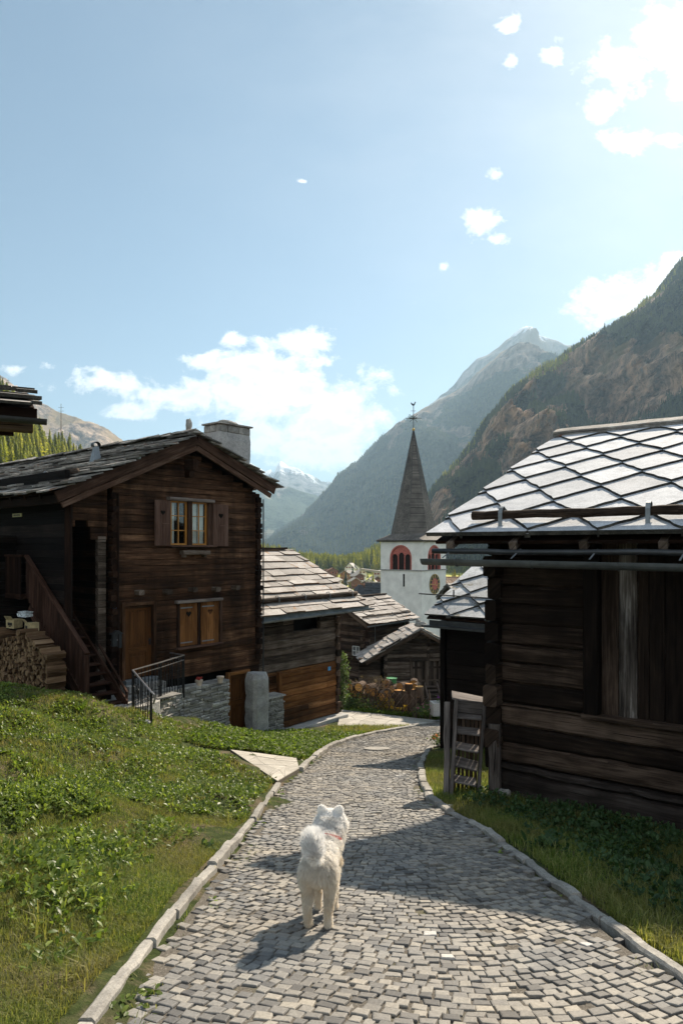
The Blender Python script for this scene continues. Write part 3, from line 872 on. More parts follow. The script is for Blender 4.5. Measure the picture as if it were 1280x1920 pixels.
# lower window
lwn=empty('window',(0,0,0)); lwn.parent=h
a=R2(336,369,1131,1210,.0); shutter(*a,-.015,'orange_wood',lwn,strap=True,hz=.25)
a=R2(376,409,1128,1206,.0); shutter(*a,-.02,'orange_wood',lwn,strap=True,hcol='door_wood',hz=.23)
a=lw; xm=H.y(372.5,1170,0).x
mb=MB(); mb.beam((xm,.01,a[2]),(xm,.01,a[3]),.07,.08,up=(0,1,0),seg=4,jit=.003,ch=.01)
for x_ in (a[0]-.03,a[1]+.03): mb.beam((x_,-.0,a[2]-.02),(x_,.0,a[3]+.02),.07,.14,up=(0,1,0),seg=4,jit=.003,ch=.01)
mb.build('window_jamb','barge_wood',lwn)
mb=MB(); q0=H.y(330,1126,-.05); q1=H.y(415,1121,-.05); mb.beam((q0.x,-.05,a[3]+.06),(q1.x,-.05,a[3]+.06),.18,.075,seg=5,jit=.004,ch=.012,r=.7); mb.build('lintel','lintel_wood',lwn)
mb=MB(); mb.beam((q0.x,-.06,a[2]-.05),(q1.x,-.06,a[2]-.05),.2,.05,seg=5,jit=.004,ch=.012,r=.5); mb.build('window_sill','shutter_wood',lwn)
# beam heads
for px,py in ((257,1111),(310,1109),(357,1106),(400,1104),(437,1102)):
    q=H.y(px+4,py,-.1); mb=MB(); mb.beam((q.x,.1,q.z),(q.x,-.24,q.z+rnd(-.015,.015)),.155,.125,seg=3,jit=.008,ch=.02,r=rnd(.2,.9)); mb.build('beam_head','grey_wood',h)
q=H.y(359,872,-.2); mb=MB(); mb.beam((q.x,.1,q.z),(q.x,-.40,q.z),.17,.30,seg=3,jit=.006,ch=.03); mb.beam((q.x,.1,q.z-.24),(q.x,-.22,q.z-.24),.16,.17,seg=3,jit=.006,ch=.03)
mb.beam((q.x,-.42,q.z+.1),(q.x-.03,-.44,q.z-.1),.03,.02,r=1); mb.build('ridge_beam','house_dark',h)
# ---- roof
roof=empty('roof',(0,0,0)); roof.parent=h
for (A_,B_,uo) in ((el,ap,0),(er,ap,1)):
    mb=MB()
    O=V((A_.x,-.42,A_.z)); T=V((B_.x,-.42,B_.z)); Wv=(T-O); vl=Wv.length; Wv.normalize(); U=V((0,1,0)); 
    N=Wv.cross(U); N=N if N.z>0 else -N
    mb.prism([O-N*.03,O-N*.03+U*(D+.6),T-N*.03+U*(D+.6),T-N*.03],N*.024,ax=Wv)
    for k in range(18):
        yy=-.3+k*.75
        if yy>D: break
        mb.beam(O+U*(yy+.42)-N*.11+Wv*.03,T+U*(yy+.42)-N*.11,.10,.13,up=N,seg=2,jit=.004)
    mb.build('roof_boards','house_dark',roof)
    mb=MB()
    slates(mb,O-Wv*.12,U,Wv,D+.6,vl+.16,.25,(.3,.95),.036,lift=1.9,jit=.8,over=2.0,rag=.28,umin=-.14,lowrag=.14)
    mb.build('roof_slates',['slate_rough','slate_rough'],roof)
# ridge slabs
mb=MB()
for k in range(26):
    yy=-.35+k*.52
    mb.beam((ap.x-.16+rnd(-.05,.05),yy,ap.z+.10+rnd(0,.03)),(ap.x-.16+rnd(-.05,.05),yy+.58,ap.z+.10+rnd(0,.03)),.42*rnd(.8,1.1),.03,up=V((-.35,0,1)),seg=2,jit=.015)
    mb.beam((ap.x+.15+rnd(-.04,.04),yy-.1,ap.z+.07+rnd(0,.03)),(ap.x+.15,yy+.45,ap.z+.07+rnd(0,.03)),.40,.028,up=V((.35,0,1)),seg=2,jit=.015)
mb.build('ridge_slabs','slate_rough',roof)
# barge boards: two stepped boards each side
for (A_,B_,k) in ((el,ap,0),(er,ap,1)):
    mb=MB(); A3=V((A_.x,-.47,A_.z-.13)); B3=V((B_.x,-.47,B_.z-.13)); ax=(B3-A3).normalized(); up=V((-ax.z,0,ax.x)); up=up if up.z>0 else -up
    mb.beam(A3,B3,.05,.24,up=up,seg=10,jit=.003,ch=.008,r=.35+.1*k); mb.build('barge_board','barge_wood',h)
    mb=MB(); A3=V((A_.x+(.14 if k==0 else -.14),-.435,A_.z-.295)); B3=V((B_.x,-.435,B_.z-.335))
    mb.beam(A3,B3,.06,.13,up=up,seg=10,jit=.004,ch=.01,r=.7); mb.build('barge_board','barge_wood',h)
# snow pole lying on the left slope with iron hooks
def onroof(px,py,raise_=.08):
    A_,B_=el,ap; n=V((-(B_.z-A_.z),0,(B_.x-A_.x))).normalized()
    o,d=H.ray(px,py); p0_=V((A_.x,0,A_.z))+n*raise_
    return o+d*((p0_-o).dot(n)/d.dot(n))
a=onroof(145,886,.14); b=onroof(-60,912,.14); a.z=b.z=(a.z+b.z)/2; b.x=a.x
mb=MB(); mb.tube([a.lerp(b,k/6)+V((0,0,rnd(-.015,.015))) for k in range(7)],.065,9,jit=.05); sgd=mb.build('snow_pole','grey_wood',roof,smooth=True)
for s in (.22,.60): 
    mb=MB(); c=a.lerp(b,s); mb.tube([c+V((-.10,0,-.10)),c+V((-.09,0,.03)),c+V((-.05,0,.08)),c+V((0,0,.09)),c+V((.05,0,.06))],.011,6); mb.build('hook','metal_grey',sgd)
a=onroof(262,851,.10); b=onroof(190,868,.10); a.z=b.z=(a.z+b.z)/2; b.x=a.x
mb=MB(); mb.tube([a,b],.05,8,jit=.05); mb.build('snow_pole','metal_grey',roof,smooth=True)
c=onroof(180,866,.05)
mb=MB(); mb.rings([[c+V((sx*r_,sy*r_,z_)) for sx,sy in((-1,-1),(1,-1),(1,1),(-1,1))] for r_,z_ in((.13,-.08),(.065,.30),(.06,.40))],V((0,0,1)),.5); vp=mb.build('vent_pipe','metal_grey',roof)
mb=MB(); mb.tube([c+V((math.cos(t)*.085,math.sin(t)*.0,.44+math.sin(t)*.075)) for t in [math.pi*1.25-math.pi*1.5*k/10 for k in range(11)]],.016,6)
mb.rings([[c+V((math.cos(t)*.1,y_,.44+math.sin(t)*.085)) for t in [math.pi*1.2-math.pi*1.4*k/10 for k in range(11)]] for y_ in (-.08,.08)],V((0,1,0)),.5,cap=False,closed=False); mb.build('cowl','metal_dark',vp)
# chimney on the far slope
cy=1.05
qa=H.y(412,800,cy); qb=H.y(469,800,cy); dy=.72; ct=H.y(412,808,cy).z
ch=MB(); 
cw=qb.x-qa.x
zb_=roofz(qb.x)-.3
nz=10
rings=[]
for k in range(nz+1):
    z_=zb_+(ct-zb_)*k/nz
    rings.append([V((qa.x+rnd(-.012,.012),cy+rnd(-.012,.012),z_)),V((qa.x+cw/2,cy+rnd(-.015,.015),z_)),V((qb.x+rnd(-.012,.012),cy+rnd(-.01,.01),z_)),V((qb.x+rnd(-.01,.01),cy+dy,z_)),V((qa.x+cw/2,cy+dy,z_)),V((qa.x+rnd(-.01,.01),cy+dy,z_)),V((qa.x+rnd(-.015,.015),cy+dy/2,z_))])
ch.rings(rings,V((0,0,1)),.5); chm=ch.build('chimney','chimney_plaster',roof)
mb=MB()
for k,(a_,b_) in enumerate(((0,.27),(.27,.62),(.62,1))):
    mb.beam((qa.x+cw*a_+.01,cy+.10,ct+.115),(qa.x+cw*b_-.01,cy+.10,ct+.115),.2,.22,seg=2,jit=.01,ch=.02)
for k in range(2): mb.beam((qa.x+.09,cy+.2+k*.27,ct+.11),(qa.x+.09,cy+.2+(k+1)*.27-.02,ct+.11),.2,.21,seg=2,jit=.01,ch=.02)
mb.beam((qb.x-.1,cy+.2,ct+.11),(qb.x-.1,cy+dy,ct+.11),.2,.21,seg=2,jit=.01,ch=.02)
mb.build('chimney_course','wall_stone',chm)
mb=MB(); mb.prism([V((qa.x-.06,cy-.06,ct+.235)),V((qb.x+.06,cy-.07,ct+.235)),V((qb.x+.05,cy+dy+.06,ct+.235)),V((qa.x-.07,cy+dy+.05,ct+.235))],(0,0,.045)); mb.build('chimney_slab','slate_rough',chm)
mb=MB(); mb.ell((qa.x+cw*.42,cy+.25,ct+.33),(.36,.2,.085),10,6,jit=.12); mb.build('cap_stone','wall_stone',chm)
# ridge stone (upright)
q=H.y(354,808,.15); mb=MB(); mb.ell((ap.x+(q.x-ap.x),.15,ap.z+.33),(.085,.085,.21),8,8,jit=.18); mb.ell((q.x,.15,ap.z+.14),(.17,.16,.07),8,5,jit=.12); mb.build('ridge_stone','wall_stone',roof)
# drain pipe at the right corner
mb=MB(); xx=W+.05; mb.tube([(xx,-.1,roofz(W)-.45),(xx,-.1,.9)],.022,6); mb.build('drain_pipe','metal_dark',h)
# ---------------- things fixed to or beside the house
q=H.y(216,1139,-.02); q=H.w(V((q.x,-.03,q.z)))
o=empty('house_number_plate',q,ANG,'small blue enamel number plate on the timber house beside its brown door','number plate')
mb=MB(); mb.box((0,0,0),(.125,.012,.125),r=.5); mb.build('plate','sign_blue',o)
mb=MB(); mb.box((-.03,-.008,0),(.014,.003,.06),r=.5); mb.box((.0,-.008,0),(.014,.003,.06),r=.5); mb.box((.035,-.008,.02),(.03,.003,.012),r=.5);mb.box((.045,-.008,-.005),(.012,.003,.05),r=.5); mb.build('number','white',o)
q=H.y(218,1198,-.1); q=H.w(V((q.x,-.10,q.z)))
o=empty('mailbox',q,ANG,'black metal mailbox with a gabled lid left of the brown door','mailbox')
mb=MB(); mb.box((0,0,-.05),(.24,.11,.34),r=.5); mb.build('box_body','metal_dark',o)
mb=MB(); mb.prism([V((-.15,-.08,.12)),V((.15,-.08,.12)),V((.03,-.08,.21)),V((-.03,-.08,.21))],(0,.17,0),r=.5); mb.build('lid','metal_dark',o)
mb=MB(); mb.box((0,-.058,-.02),(.02,.006,.03),r=.5); mb.build('lock','rail_metal',o)

# ---- landing, retaining walls
lz=gd-.27
def HW(x,y,z): return H.w(V((x,y,z)))
la=MB()
cA=H.zpl(205,1322,lz-.02); cB=H.zpl(262,1330,lz-.02)
Kp=H.y(345,1330,-.62); K2=H.y(432,1320,-.45)
pts=[V((-1.25,.0,lz)),V((-1.25,-1.3,lz)),V((-.1,-1.6,lz)),V((Kp.x-1.3,-1.45,lz)),V((Kp.x-.935,-.98,lz)),V((Kp.x-.03,-.6,lz)),V((K2.x-.1,-.2,lz-.1)),V((K2.x-.1,0.,lz-.1))]
la.prism([p+V((0,0,-.5)) for p in pts],(0,0,.5))
for k in range(3):
    for j in range(2): la.beam((-1.1+k*.75,-1.0+j*.6,lz+.012),(-.40+k*.75,-.98+j*.6,lz+.012),.56,.03,seg=2,jit=.012)
o=la.build('terrace','wall_stone',None); o.matrix_world=H.M; tag(o,kind='structure')
sw=empty('retaining_wall',H.w(V((1.5,-.5,.3))),ANG,'low dry stone retaining wall below the iron railing of the timber house','stone wall')
mb=MB(); off=V((-1.5,.5,-.3))
def sL(p): return V((p[0]-1.5,p[1]+.5))
stonework(mb,sL((Kp.x,-.62)),sL((K2.x,-.42)),-.5,-.6,H.y(345,1298,-.62).z-.3,H.y(430,1276,-.42).z-.3,.42,hr=(.05,.10),wr=(.12,.4),rag=.03)
mb.build('front_stones','wall_stone',sw)
dx=Kp.x-1.05; 
mb=MB(); stonework(mb,sL((Kp.x-1.0,-1.0)),sL((Kp.x-.02,-.63)),-.3,-.5,lz-.36,H.y(345,1298,-.62).z-.30,.35,hr=(.05,.10),wr=(.1,.3),rag=.03)
mb.build('side_stones','wall_stone',sw)
# flower pots
for px,py,lab,fl in ((372,1279,'small clay pot with a few red flowers on the retaining wall','red'),(412,1272,'pale clay pot standing on the end of the retaining wall by the lower door',None)):
    q=H.y(px,py+6,-.42); q=H.w(V((q.x,-.45,q.z)))
    o=empty('flower_pot',q,0,lab,'flower pot')
    mb=MB(); mb.tube([(0,0,-.03),(0,0,.10),(0,0,.105),(0,0,.15)],[.065,.085,.10,.10],12); mb.build('pot','pot',o,smooth=False)
    if fl:
        mb=MB()
        for k in range(26):
            a=rnd(0,6.28); r_=rnd(0,.075); p=V((math.cos(a)*r_,math.sin(a)*r_,.14+rnd(0,.075))); mb.ell(p,(.026,.026,.022),5,4)
        M.setdefault('red_flower',plain_mat('red_petals',(.32,.03,.02),.6)); mb.build('flowers','red_flower',o)
# rough stone pillar
q=H.y(479,1372,-.25)
o=empty('stone_pillar',H.w(V((q.x,-.32,.15))),ANG,'rough grey stone pillar beside the lower brown door','pillar')
pz=H.y(479,1262,-.32).z-.15; pw=(H.y(495,1300,-.5).x-H.y(463,1300,-.5).x)/2*.95
mb=MB(); rings=[]
for k in range(15):
    z_=-.4+(pz+.4)*k/14; rg=[]
    for j in range(12):
        a=2*math.pi*j/12; sx=max(-1,min(1,1.35*math.cos(a)))*pw; sy=max(-1,min(1,1.35*math.sin(a)))*.24
        kk=1+noise.noise(V((math.cos(a)*2,math.sin(a)*2,z_*3)))*.14+ (-.18 if k==14 else 0)
        rg.append(V((sx*kk,sy*kk,z_+(rnd(-.04,.04) if k==14 else 0))))
    rings.append(rg)
mb.rings(rings,V((0,0,1)),.5); mb.build('shaft','granite',o,smooth=False)
# ---- iron railing round the landing
rl=empty('iron_railing',H.w(V((0.9,-1.2,lz))),ANG,'black wrought iron railing with a pale handrail on the stone landing','railing')
def RLp(px,py,y=None,z=None):
    p=H.y(px,py,y) if y is not None else H.zpl(px,py,z); return p-V((.9,-1.2,lz))
zt_=lz+1.0
A0=V((2.35,-.05,0));
c1=H.y(345,1224,-.62); c2=H.y(303,1247,-1.15); c3=H.y(249,1251,-1.5)
zt_=(c1.z+c2.z)/2
c1.z=c2.z=c3.z=zt_; c1=V((c1.x,-.62,zt_)); c2=V((c2.x,-1.1,zt_)); c3=V((c3.x,-1.5,zt_))
c0=V((c1.x+.0,-.03,zt_)); c4=H.y(284,1296,-2.35); c4=V((c4.x,-2.35,min(c4.z,zt_-.35)))
o_=V((.9,-1.2,lz)); path=[p-o_ for p in (c0,c1,c2,c3)]; dn=[c3-o_,c4-o_]
mb=MB(); 
for a,b in zip(path,path[1:]): mb.beam(a,b,.045,.018,r=.5)
mb.tube([dn[0],dn[0].lerp(dn[1],.5),dn[1],dn[1]+V((.03,-.06,-.06)),dn[1]+V((.04,-.07,-.16)),dn[1]+V((.03,-.03,-.26))],.022,7)
for a,b in zip(path,path[1:]): mb.beam(a+V((0,0,-.12)),b+V((0,0,-.12)),.03,.012,r=.5)
mb.build('handrail','rail_metal',rl)
for a,b,n in ((path[0],path[1],4),(path[1],path[2],9),(path[2],path[3],8),(dn[0],dn[1],8)):
    for k in range(n):
        s=(k+.5)/n; p=a.lerp(b,s); bot=-.12 if b is not dn[1] else -.12-.35*s
        mb=MB(); tall=p.z
        mb.beam((p.x,p.y,bot),(p.x,p.y,tall-.01),.014,.014,up=(0,1,0))
        if k%3==1:
            for zz in np.linspace(bot+.12,tall-.2,9): mb.ell((p.x,p.y,zz),(.017,.017,.022),6,4)
        elif k%2==0:
            cc=V((p.x,p.y,tall*.45)); d=(b-a).normalized()
            mb.tube([cc+d*(.05*math.sin(t))+V((0,0,.13*math.cos(t))) for t in np.linspace(0,2*math.pi,13)],.007,4,cap=False)
        mb.build('baluster','iron',rl)
for p in (path[1],path[2],path[3],dn[1]):
    mb=MB(); mb.beam((p.x,p.y,-.25),(p.x,p.y,p.z),.03,.03,up=(0,1,0)); mb.build('rail_post','iron',rl)

# ---- timber stair up to the gallery
st=empty('wooden_staircase',H.w(V((-.8,-.9,lz-.1))),ANG,'brown timber staircase with boarded rail climbing into the dark gallery','staircase')
so=V((-.8,-.9,lz-.1))
xL=-1.28; xR=-.42
nst=11; ry=.235; rz=.19
for k in range(nst):
    y_=-1.0+k*ry; z_=lz+.06+k*rz
    mb=MB(); mb.beam(V((xL+.03,y_,z_))-so,V((xR,y_,z_))-so,.27,.04,seg=3,jit=.003,ch=.006,r=rnd(.3,.7)); mb.build('tread','stair_wood',st)
    mb=MB(); mb.box(V(((xL+xR)/2,y_+.10,z_-rz/2-.01))-so,(xR-xL-.04,.02,rz-.04),r=.2); mb.build('riser','house_dark',st)
for x_ in (xL,xR+.03):
    mb=MB(); mb.beam(V((x_,-1.18,lz+.0))-so,V((x_,-1.0+nst*ry,lz+.06+nst*rz-.05))-so,.045,.27,seg=5,jit=.003,ch=.006); mb.build('stringer','stair_wood',st)
ra=H.x(163,1226,xL); rb=H.x(50,1042,xL)
ra=V((xL,ra.y,ra.z)); rb=V((xL,rb.y,rb.z))
mb=MB(); mb.beam(ra-so+V((0,-.03,0)),rb-so,.12,.06,seg=8,jit=.003,ch=.012,r=.8); mb.build('handrail','stair_wood',st)
slope_=(rb.z-ra.z)/(rb.y-ra.y)
n=int((rb.y-ra.y)/.14)
mb=MB()
for k in range(n):
    y_=ra.y+.1+k*.14; zt2=ra.z+slope_*(y_-ra.y)-.03; zb2=zt2-.95
    mb.beam(V((xL-.01,y_,zb2))-so,V((xL-.01,y_,zt2))-so,.132,.022,up=(1,0,0),ch=.004)
mb.build('rail_boards','stair_wood',st)
mb=MB(); mb.beam(V((xL,ra.y,lz-.1))-so,V((xL,ra.y,ra.z-.03))-so,.09,.09,up=(0,1,0),ch=.01); mb.build('newel_post','stair_wood',st)
mb=MB(); mb.beam(V((xR+.06,-1.2,lz+.28))-so,V((xR+.06,.0,lz+1.25))-so,.05,.05,ch=.008,r=.7); mb.build('handrail','stair_wood',st)
mb=MB(); mb.beam(V((xR+.06,-1.18,lz-.02))-so,V((xR+.06,-1.18,lz+.3))-so,.05,.05,up=(0,1,0),ch=.008,r=.7); mb.build('newel_post','stair_wood',st)
# gallery parapet at the top left
q0=H.x(20,1034,xL-.1)
mb=MB()
for k in range(16): mb.beam((xL-.12,rb.y+.1+k*.15,rb.z-.95),(xL-.12,rb.y+.1+k*.15,rb.z-.02),.14,.025,up=(1,0,0),ch=.004)
mb.beam((xL-.12,rb.y,rb.z),(xL-.12,rb.y+2.6,rb.z),.1,.05,r=.9); mb.beam((xL+.3,rb.y,rb.z-1.0),(xL+.3,rb.y+2.6,rb.z-1.0),.9,.12)
mb.build('gallery_parapet','house_dark',h)

# ---- firewood stack under the stair (every split log its own object)
fz=lambda y: gz(*(H.w(V((-1.6,y,0))).xy))-H.M.translation.z
logs=[]
def splitlog(n):
    mb=MB(); L_=.42
    k=random.choice((3,3,4)); a0=rnd(0,6.28); pr=[]
    for j in range(k):
        a=a0+2*math.pi*j/k+rnd(-.35,.35); pr.append((math.cos(a)*rnd(.05,.075),math.sin(a)*rnd(.045,.07)))
    mb.rings([[V((x_,-L_/2+L_*i/2+0,z_))+V((rnd(-.006,.006),0,rnd(-.006,.006))) for x_,z_ in pr] for i in range(3)],V((0,1,0)),rnd(.2,1),capmi=1)
    me=mb.build('split_log',['log_wood','fresh_cut']); return me
M['fresh_cut']=wood_mat('fresh_cut',(.07,.04,.02),(.20,.13,.07),(.38,.27,.16),stain=0,var=.6,grain=.3)
protos=[splitlog(i) for i in range(6)]
cnt=0
face=H.x(60,1230,-1.75)
ws=V((-1.75,0,0))
PX0,PX1=-14,112
for row in range(15):
    y_=H.x(116,1230,-1.75).y; 
    yend=H.x(-16,1230,-1.75).y
    z_=None
    yy=y_-.15+ (.05 if row%2 else 0)
    while yy<yend:
        base=fz(yy)+.10
        zz=base+row*.105
        w=H.w(V((-1.75+rnd(-.04,.04),yy,zz)))
        pxx=CX+F*w.x/w.y; pyy=HY-F*w.z/w.y
        lim_=1172+ (22*math.sin(pxx*.05)) if pxx<48 else 1172+(pxx-48)*.95
        lim_=max(1150,lim_) if pxx<48 else lim_
        if pyy>lim_ and pyy>1162 and -14<pxx<106:
            pr=random.choice(protos) if cnt>=6 else protos[cnt]
            o=pr if cnt<6 else pr.copy()
            if cnt>=6: COL.objects.link(o)
            o.location=w; o.rotation_euler=(rnd(-.06,.06),rnd(0,6.28),ANG-math.pi/2+rnd(-.08,.08))
            s_=rnd(1.1,1.45); o.scale=(s_,1,s_)
            tag(o,'split firewood log stacked with its cut end out under the wooden staircase','firewood log','split firewood logs in the stack under the staircase'); cnt+=1
        yy+=rnd(.132,.165)
print('split logs',cnt)
def top_of_stack(px,py): 
    q=H.x(px,py,-1.75); return H.w(V((-1.62,q.y,q.z)))
for px,py,sx,sz,rz_,mt,lab,nm in ((17,1170,.24,.20,.3,'cardboard','open printed carton leaning on top of the firewood stack','carton'),
                        (50,1176,.22,.19,-.1,'cardboard','pale carton with dark print standing at the right end of the firewood stack','carton'),
                        (37,1152,.27,.10,.25,'magazine','bundle of crumpled newspaper lying on the two cartons above the firewood','newspaper bundle')):
    w=top_of_stack(px,py)
    o=empty(nm if nm=='carton' else 'newspaper_bundle',w,ANG-math.pi/2+rz_,lab,nm)
    mb=MB()
    if nm=='carton':
        mb.box((0,.0,-sz*.0),(sx,.25,sz),jit=.006,r=.5); b=mb.build('box_body',mt,o)
        mb=MB(); mb.prism([V((-sx/2,-.127,sz/2)),V((sx/2,-.127,sz/2)),V((sx/2-.01,-.20,sz/2+.09)),V((-sx/2+.01,-.20,sz/2+.09))],(0,.004,.004)); mb.build('flap',mt,o)
        mb=MB(); mb.box((0,-.1275,.0),(sx*.6,.004,sz*.35),r=.5); mb.box((0,-.1275,-sz*.3),(sx*.3,.004,sz*.1),r=.5); mb.build('print','clockblack',o)
    else:
        for k in range(5): mb.box((rnd(-.01,.01),0,-.05+k*.024),(sx,.2,.018),jit=.012)
        mb.build('papers',mt,o)
# ================================================================ BARN with the big pale slabs behind the house
def hooks_and_pole(F_,parent,a,b,rad,mat,spots,hk=.10):
    mb=MB(); n=8; mb.tube([a.lerp(b,k/n)+V((0,0,rnd(-.008,.008))) for k in range(n+1)],[rad*rnd(.92,1.05) for k in range(n+1)],9,jit=.03); g=mb.build('snow_pole',mat,parent,smooth=True)
    for s in spots:
        c=a.lerp(b,s); mb=MB()
        mb.tube([c+V((0,-rad-.02,-rad-.05)),c+V((0,-rad-.015,rad*.4)),c+V((0,-rad*.4,rad+.04)),c+V((0,rad*.8,rad+.03)),c+V((0,rad+.05,rad*.2))],.014,6); mb.build('hook','metal_grey',g)
    return g
C2=V((-.09,24.0))
Wb=6.2
org=C2-V((.65,.76))*Wb
Bn=Frame('log_barn',(org.x,org.y,-6.3),ANG,'log barn with orange-brown lower beams and large pale roof slabs behind the timber house','barn')
b=Bn.o
eL=Bn.y(690,1133,-.7); ev=V((eL.x,-.7,eL.z))         # right end of the eave
# ridge end
o_,d_=Bn.ray(545,1032); s_=(ev.x-o_.x)/d_.x; rd=o_+d_*s_; rd=V((ev.x,rd.y,rd.z))
xe=ev.x; slope2=(rd.z-ev.z)/(rd.y-ev.y); print('barn ridge y',rd.y,'slope',slope2)
def bz(y): return ev.z+slope2*(y+.7)
wt=bz(0)-.12
xin=Bn.y(521,1280,0).x
zsplit=Bn.y(560,1252,0).z; zb=Bn.y(560,1357,0).z
mb=MB(); slot=(Bn.y(551,1170,0).x,Bn.y(600,1170,0).x,Bn.y(575,1180,0).z,Bn.y(575,1160,0).z)
wall_rows(mb,0,Wb-.12,zsplit,wt,0,.16,.24,None,(slot,),seglen=.35,jit=.012,ch=.03)
mb.build('upper_wall','grey_wood',b)
mb=MB()
wall_rows(mb,xin+.06,Wb-.12,zb+.60,zsplit-.01,-.02,.16,.19,None,(),seglen=.4,jit=.008,ch=.03); mb.build('new_beams','orange_wood',b)
mb=MB()
wall_rows(mb,xin+.06,Wb-.12,zb,zb+.60,-.02,.16,.20,None,(),seglen=.4,jit=.008,ch=.03)
wall_rows(mb,0,xin-.06,zb,zsplit-.01,-.0,.16,.22,None,(),seglen=.4,jit=.008,ch=.03); 
M['orange_dark']=wood_mat('orange_dark',(.05,.022,.010),(.14,.06,.022),(.32,.16,.07),stain=.35,var=.6)
mb.build('lower_wall','orange_dark',b)
mb=MB(); mb.beam((xin,-.05,zb),(xin,-.05,zsplit),.13,.14,up=(0,1,0),seg=4,jit=.004,ch=.01); mb.build('door_post','orange_wood',b)
mb=MB(); q=Bn.y(636,1300,-.1).x
log_ends(mb,Wb-.1,0.05,zb,wt,.225,.19,.16,'y'); mb.build('corner_logs','barn_wood',b)
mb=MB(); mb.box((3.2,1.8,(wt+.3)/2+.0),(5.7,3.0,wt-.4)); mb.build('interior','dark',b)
mb=MB()
for x_ in (Wb-.14,.14):
    z=.2
    while z<rd.z-.4:
        y1=8.9; 
        if z>wt-.2: y0=(z-ev.z+.2)/slope2-.7; yb=2*rd.y-y0
        else: y0=.1;yb=2*rd.y
        if yb-y0>.3: mb.beam((x_,y0,z+.12),(x_,yb,z+.12),.15,.23,seg=5,jit=.01,ch=.02)
        z+=.235
mb.build('gable_wall','barn_wood',b)
mb=MB(); pc=Bn.y(560,1362,-.1).z; mb.beam((xin+.0,-.1,zb-.16),(Wb+.10,-.1,zb-.14),.5,.26,seg=6,jit=.01,ch=.02); mb.build('plinth','concrete',b)
mb=MB(); stonework(mb,(xin+.4,-.32),(Wb+.12,-.32),-.1,-.1,zb-.26,zb-.26,.4,hr=(.05,.09)); mb.build('footing','wall_stone',b)
rf=empty('roof',(0,0,0)); rf.parent=b
Wv=V((0,rd.y+.7,rd.z-ev.z)); vl=Wv.length; Wv.normalize(); U=V((1,0,0)); xs0=Bn.y(490,1160,-.80).x; O=V((xs0,-.7,ev.z))
N=U.cross(Wv); ul=xe-xs0
mb=MB(); mb.prism([O-N*.04,O+U*ul-N*.04,O+U*ul+Wv*vl-N*.04,O+Wv*vl-N*.04],N*.03,ax=U)
R_=V((0,-1,0)); Wb2=V((0,Wv.y,-Wv.z)); T=O+Wv*vl; N2=V((0,-N.y,N.z))
mb.prism([T-N2*.04,T+U*ul-N2*.04,T+U*ul+Wb2*vl-N2*.04,T+Wb2*vl-N2*.04],N2*.03,ax=U)
for k in range(int(ul/.8)): mb.beam(O+U*(.25+k*.8)-N*.12+Wv*.02,O+U*(.25+k*.8)-N*.12+Wv*vl,.11,.14,up=N)
mb.build('roof_boards','rafter',rf)
mb=MB(); slates(mb,O-Wv*.06,U,Wv,ul,vl+.06,.44,(.45,1.25),.034,lift=1.3,jit=.15,over=1.22,rag=.14,skew=.13)
mb.build('roof_slabs',['slate_warm','rust_edge'],rf)
mb=MB(); slates(mb,T+Wb2*vl,U,-Wb2,ul,vl,.56,(.75,1.45),.032,lift=1.2,jit=.10,over=1.18,rag=.10); mb.build('roof_slabs',['slate_warm','rust_edge'],rf)
mb=MB(); 
for k in range(4): mb.beam(T+U*(k*(ul-.3)/4)+V((0,0,.07)),T+U*((k+1)*(ul-.3)/4-.02)+V((0,0,.08)),.3,.07,seg=2,jit=.015)
mb.build('ridge_cap','black_wood',rf)
# pole, gutter, fascia
def on2(F_,px,py,O_,N_):
    o,d=F_.ray(px,py); return o+d*((O_-o).dot(N_)/d.dot(N_))
pa=on2(Bn,668,1112,O+N*.16,N); pb=pa-V((ul,0,0)); pa=V((pa.x,pa.y,pa.z))
hooks_and_pole(Bn,rf,pa,pb,.075,'grey_wood',(.06,.29,.52,.75))
mb=MB(); ga=Bn.y(699,1139,-.82); gutter(mb,(ga.x,-.82,ev.z-.12),(xs0,-.82,ev.z-.17),.075); mb.build('gutter','metal_grey',rf)
mb=MB(); mb.beam((xs0,-.72,ev.z-.10),(xe,-.72,ev.z-.09),.02,.14,r=.5); mb.build('fascia','metal_grey',rf)
mb=MB(); mb.tube([(-.2,-.05,ev.z-.35),(-.2,-.05,.4)],.035,7)
q=Bn.y(614,1253,-.05); o=empty('house_number_plate',Bn.w(V((q.x,-.13,q.z))),ANG,'small blue number plate nailed to the orange beams of the barn','number plate')
mb=MB(); mb.box((0,0,0),(.13,.012,.13)); mb.build('plate','sign_blue',o)
# low stone wall in front of the barn
q0=Bn.y(497,1340,-.5); q1=Bn.y(533,1335,-.5); lw_=empty('stone_wall',Bn.w(V((q0.x-.1,-.5,.3))),ANG,'short block of dry stone wall between the rough pillar and the barn beams','stone wall')
mb=MB(); zt_=Bn.y(515,1308,-.5).z-.3
stonework(mb,(0,0),(q1.x-q0.x+.1,0),-.4,-.4,zt_,zt_,.5,hr=(.04,.085),wr=(.1,.3),rag=.012); mb.build('wall_stones','wall_stone',lw_)
mb=MB(); mb.box(((q1.x-q0.x)/2+.05,.25,zt_+.02),(q1.x-q0.x+.16,.56,.05),jit=.01); mb.build('coping','wall_stone',lw_)

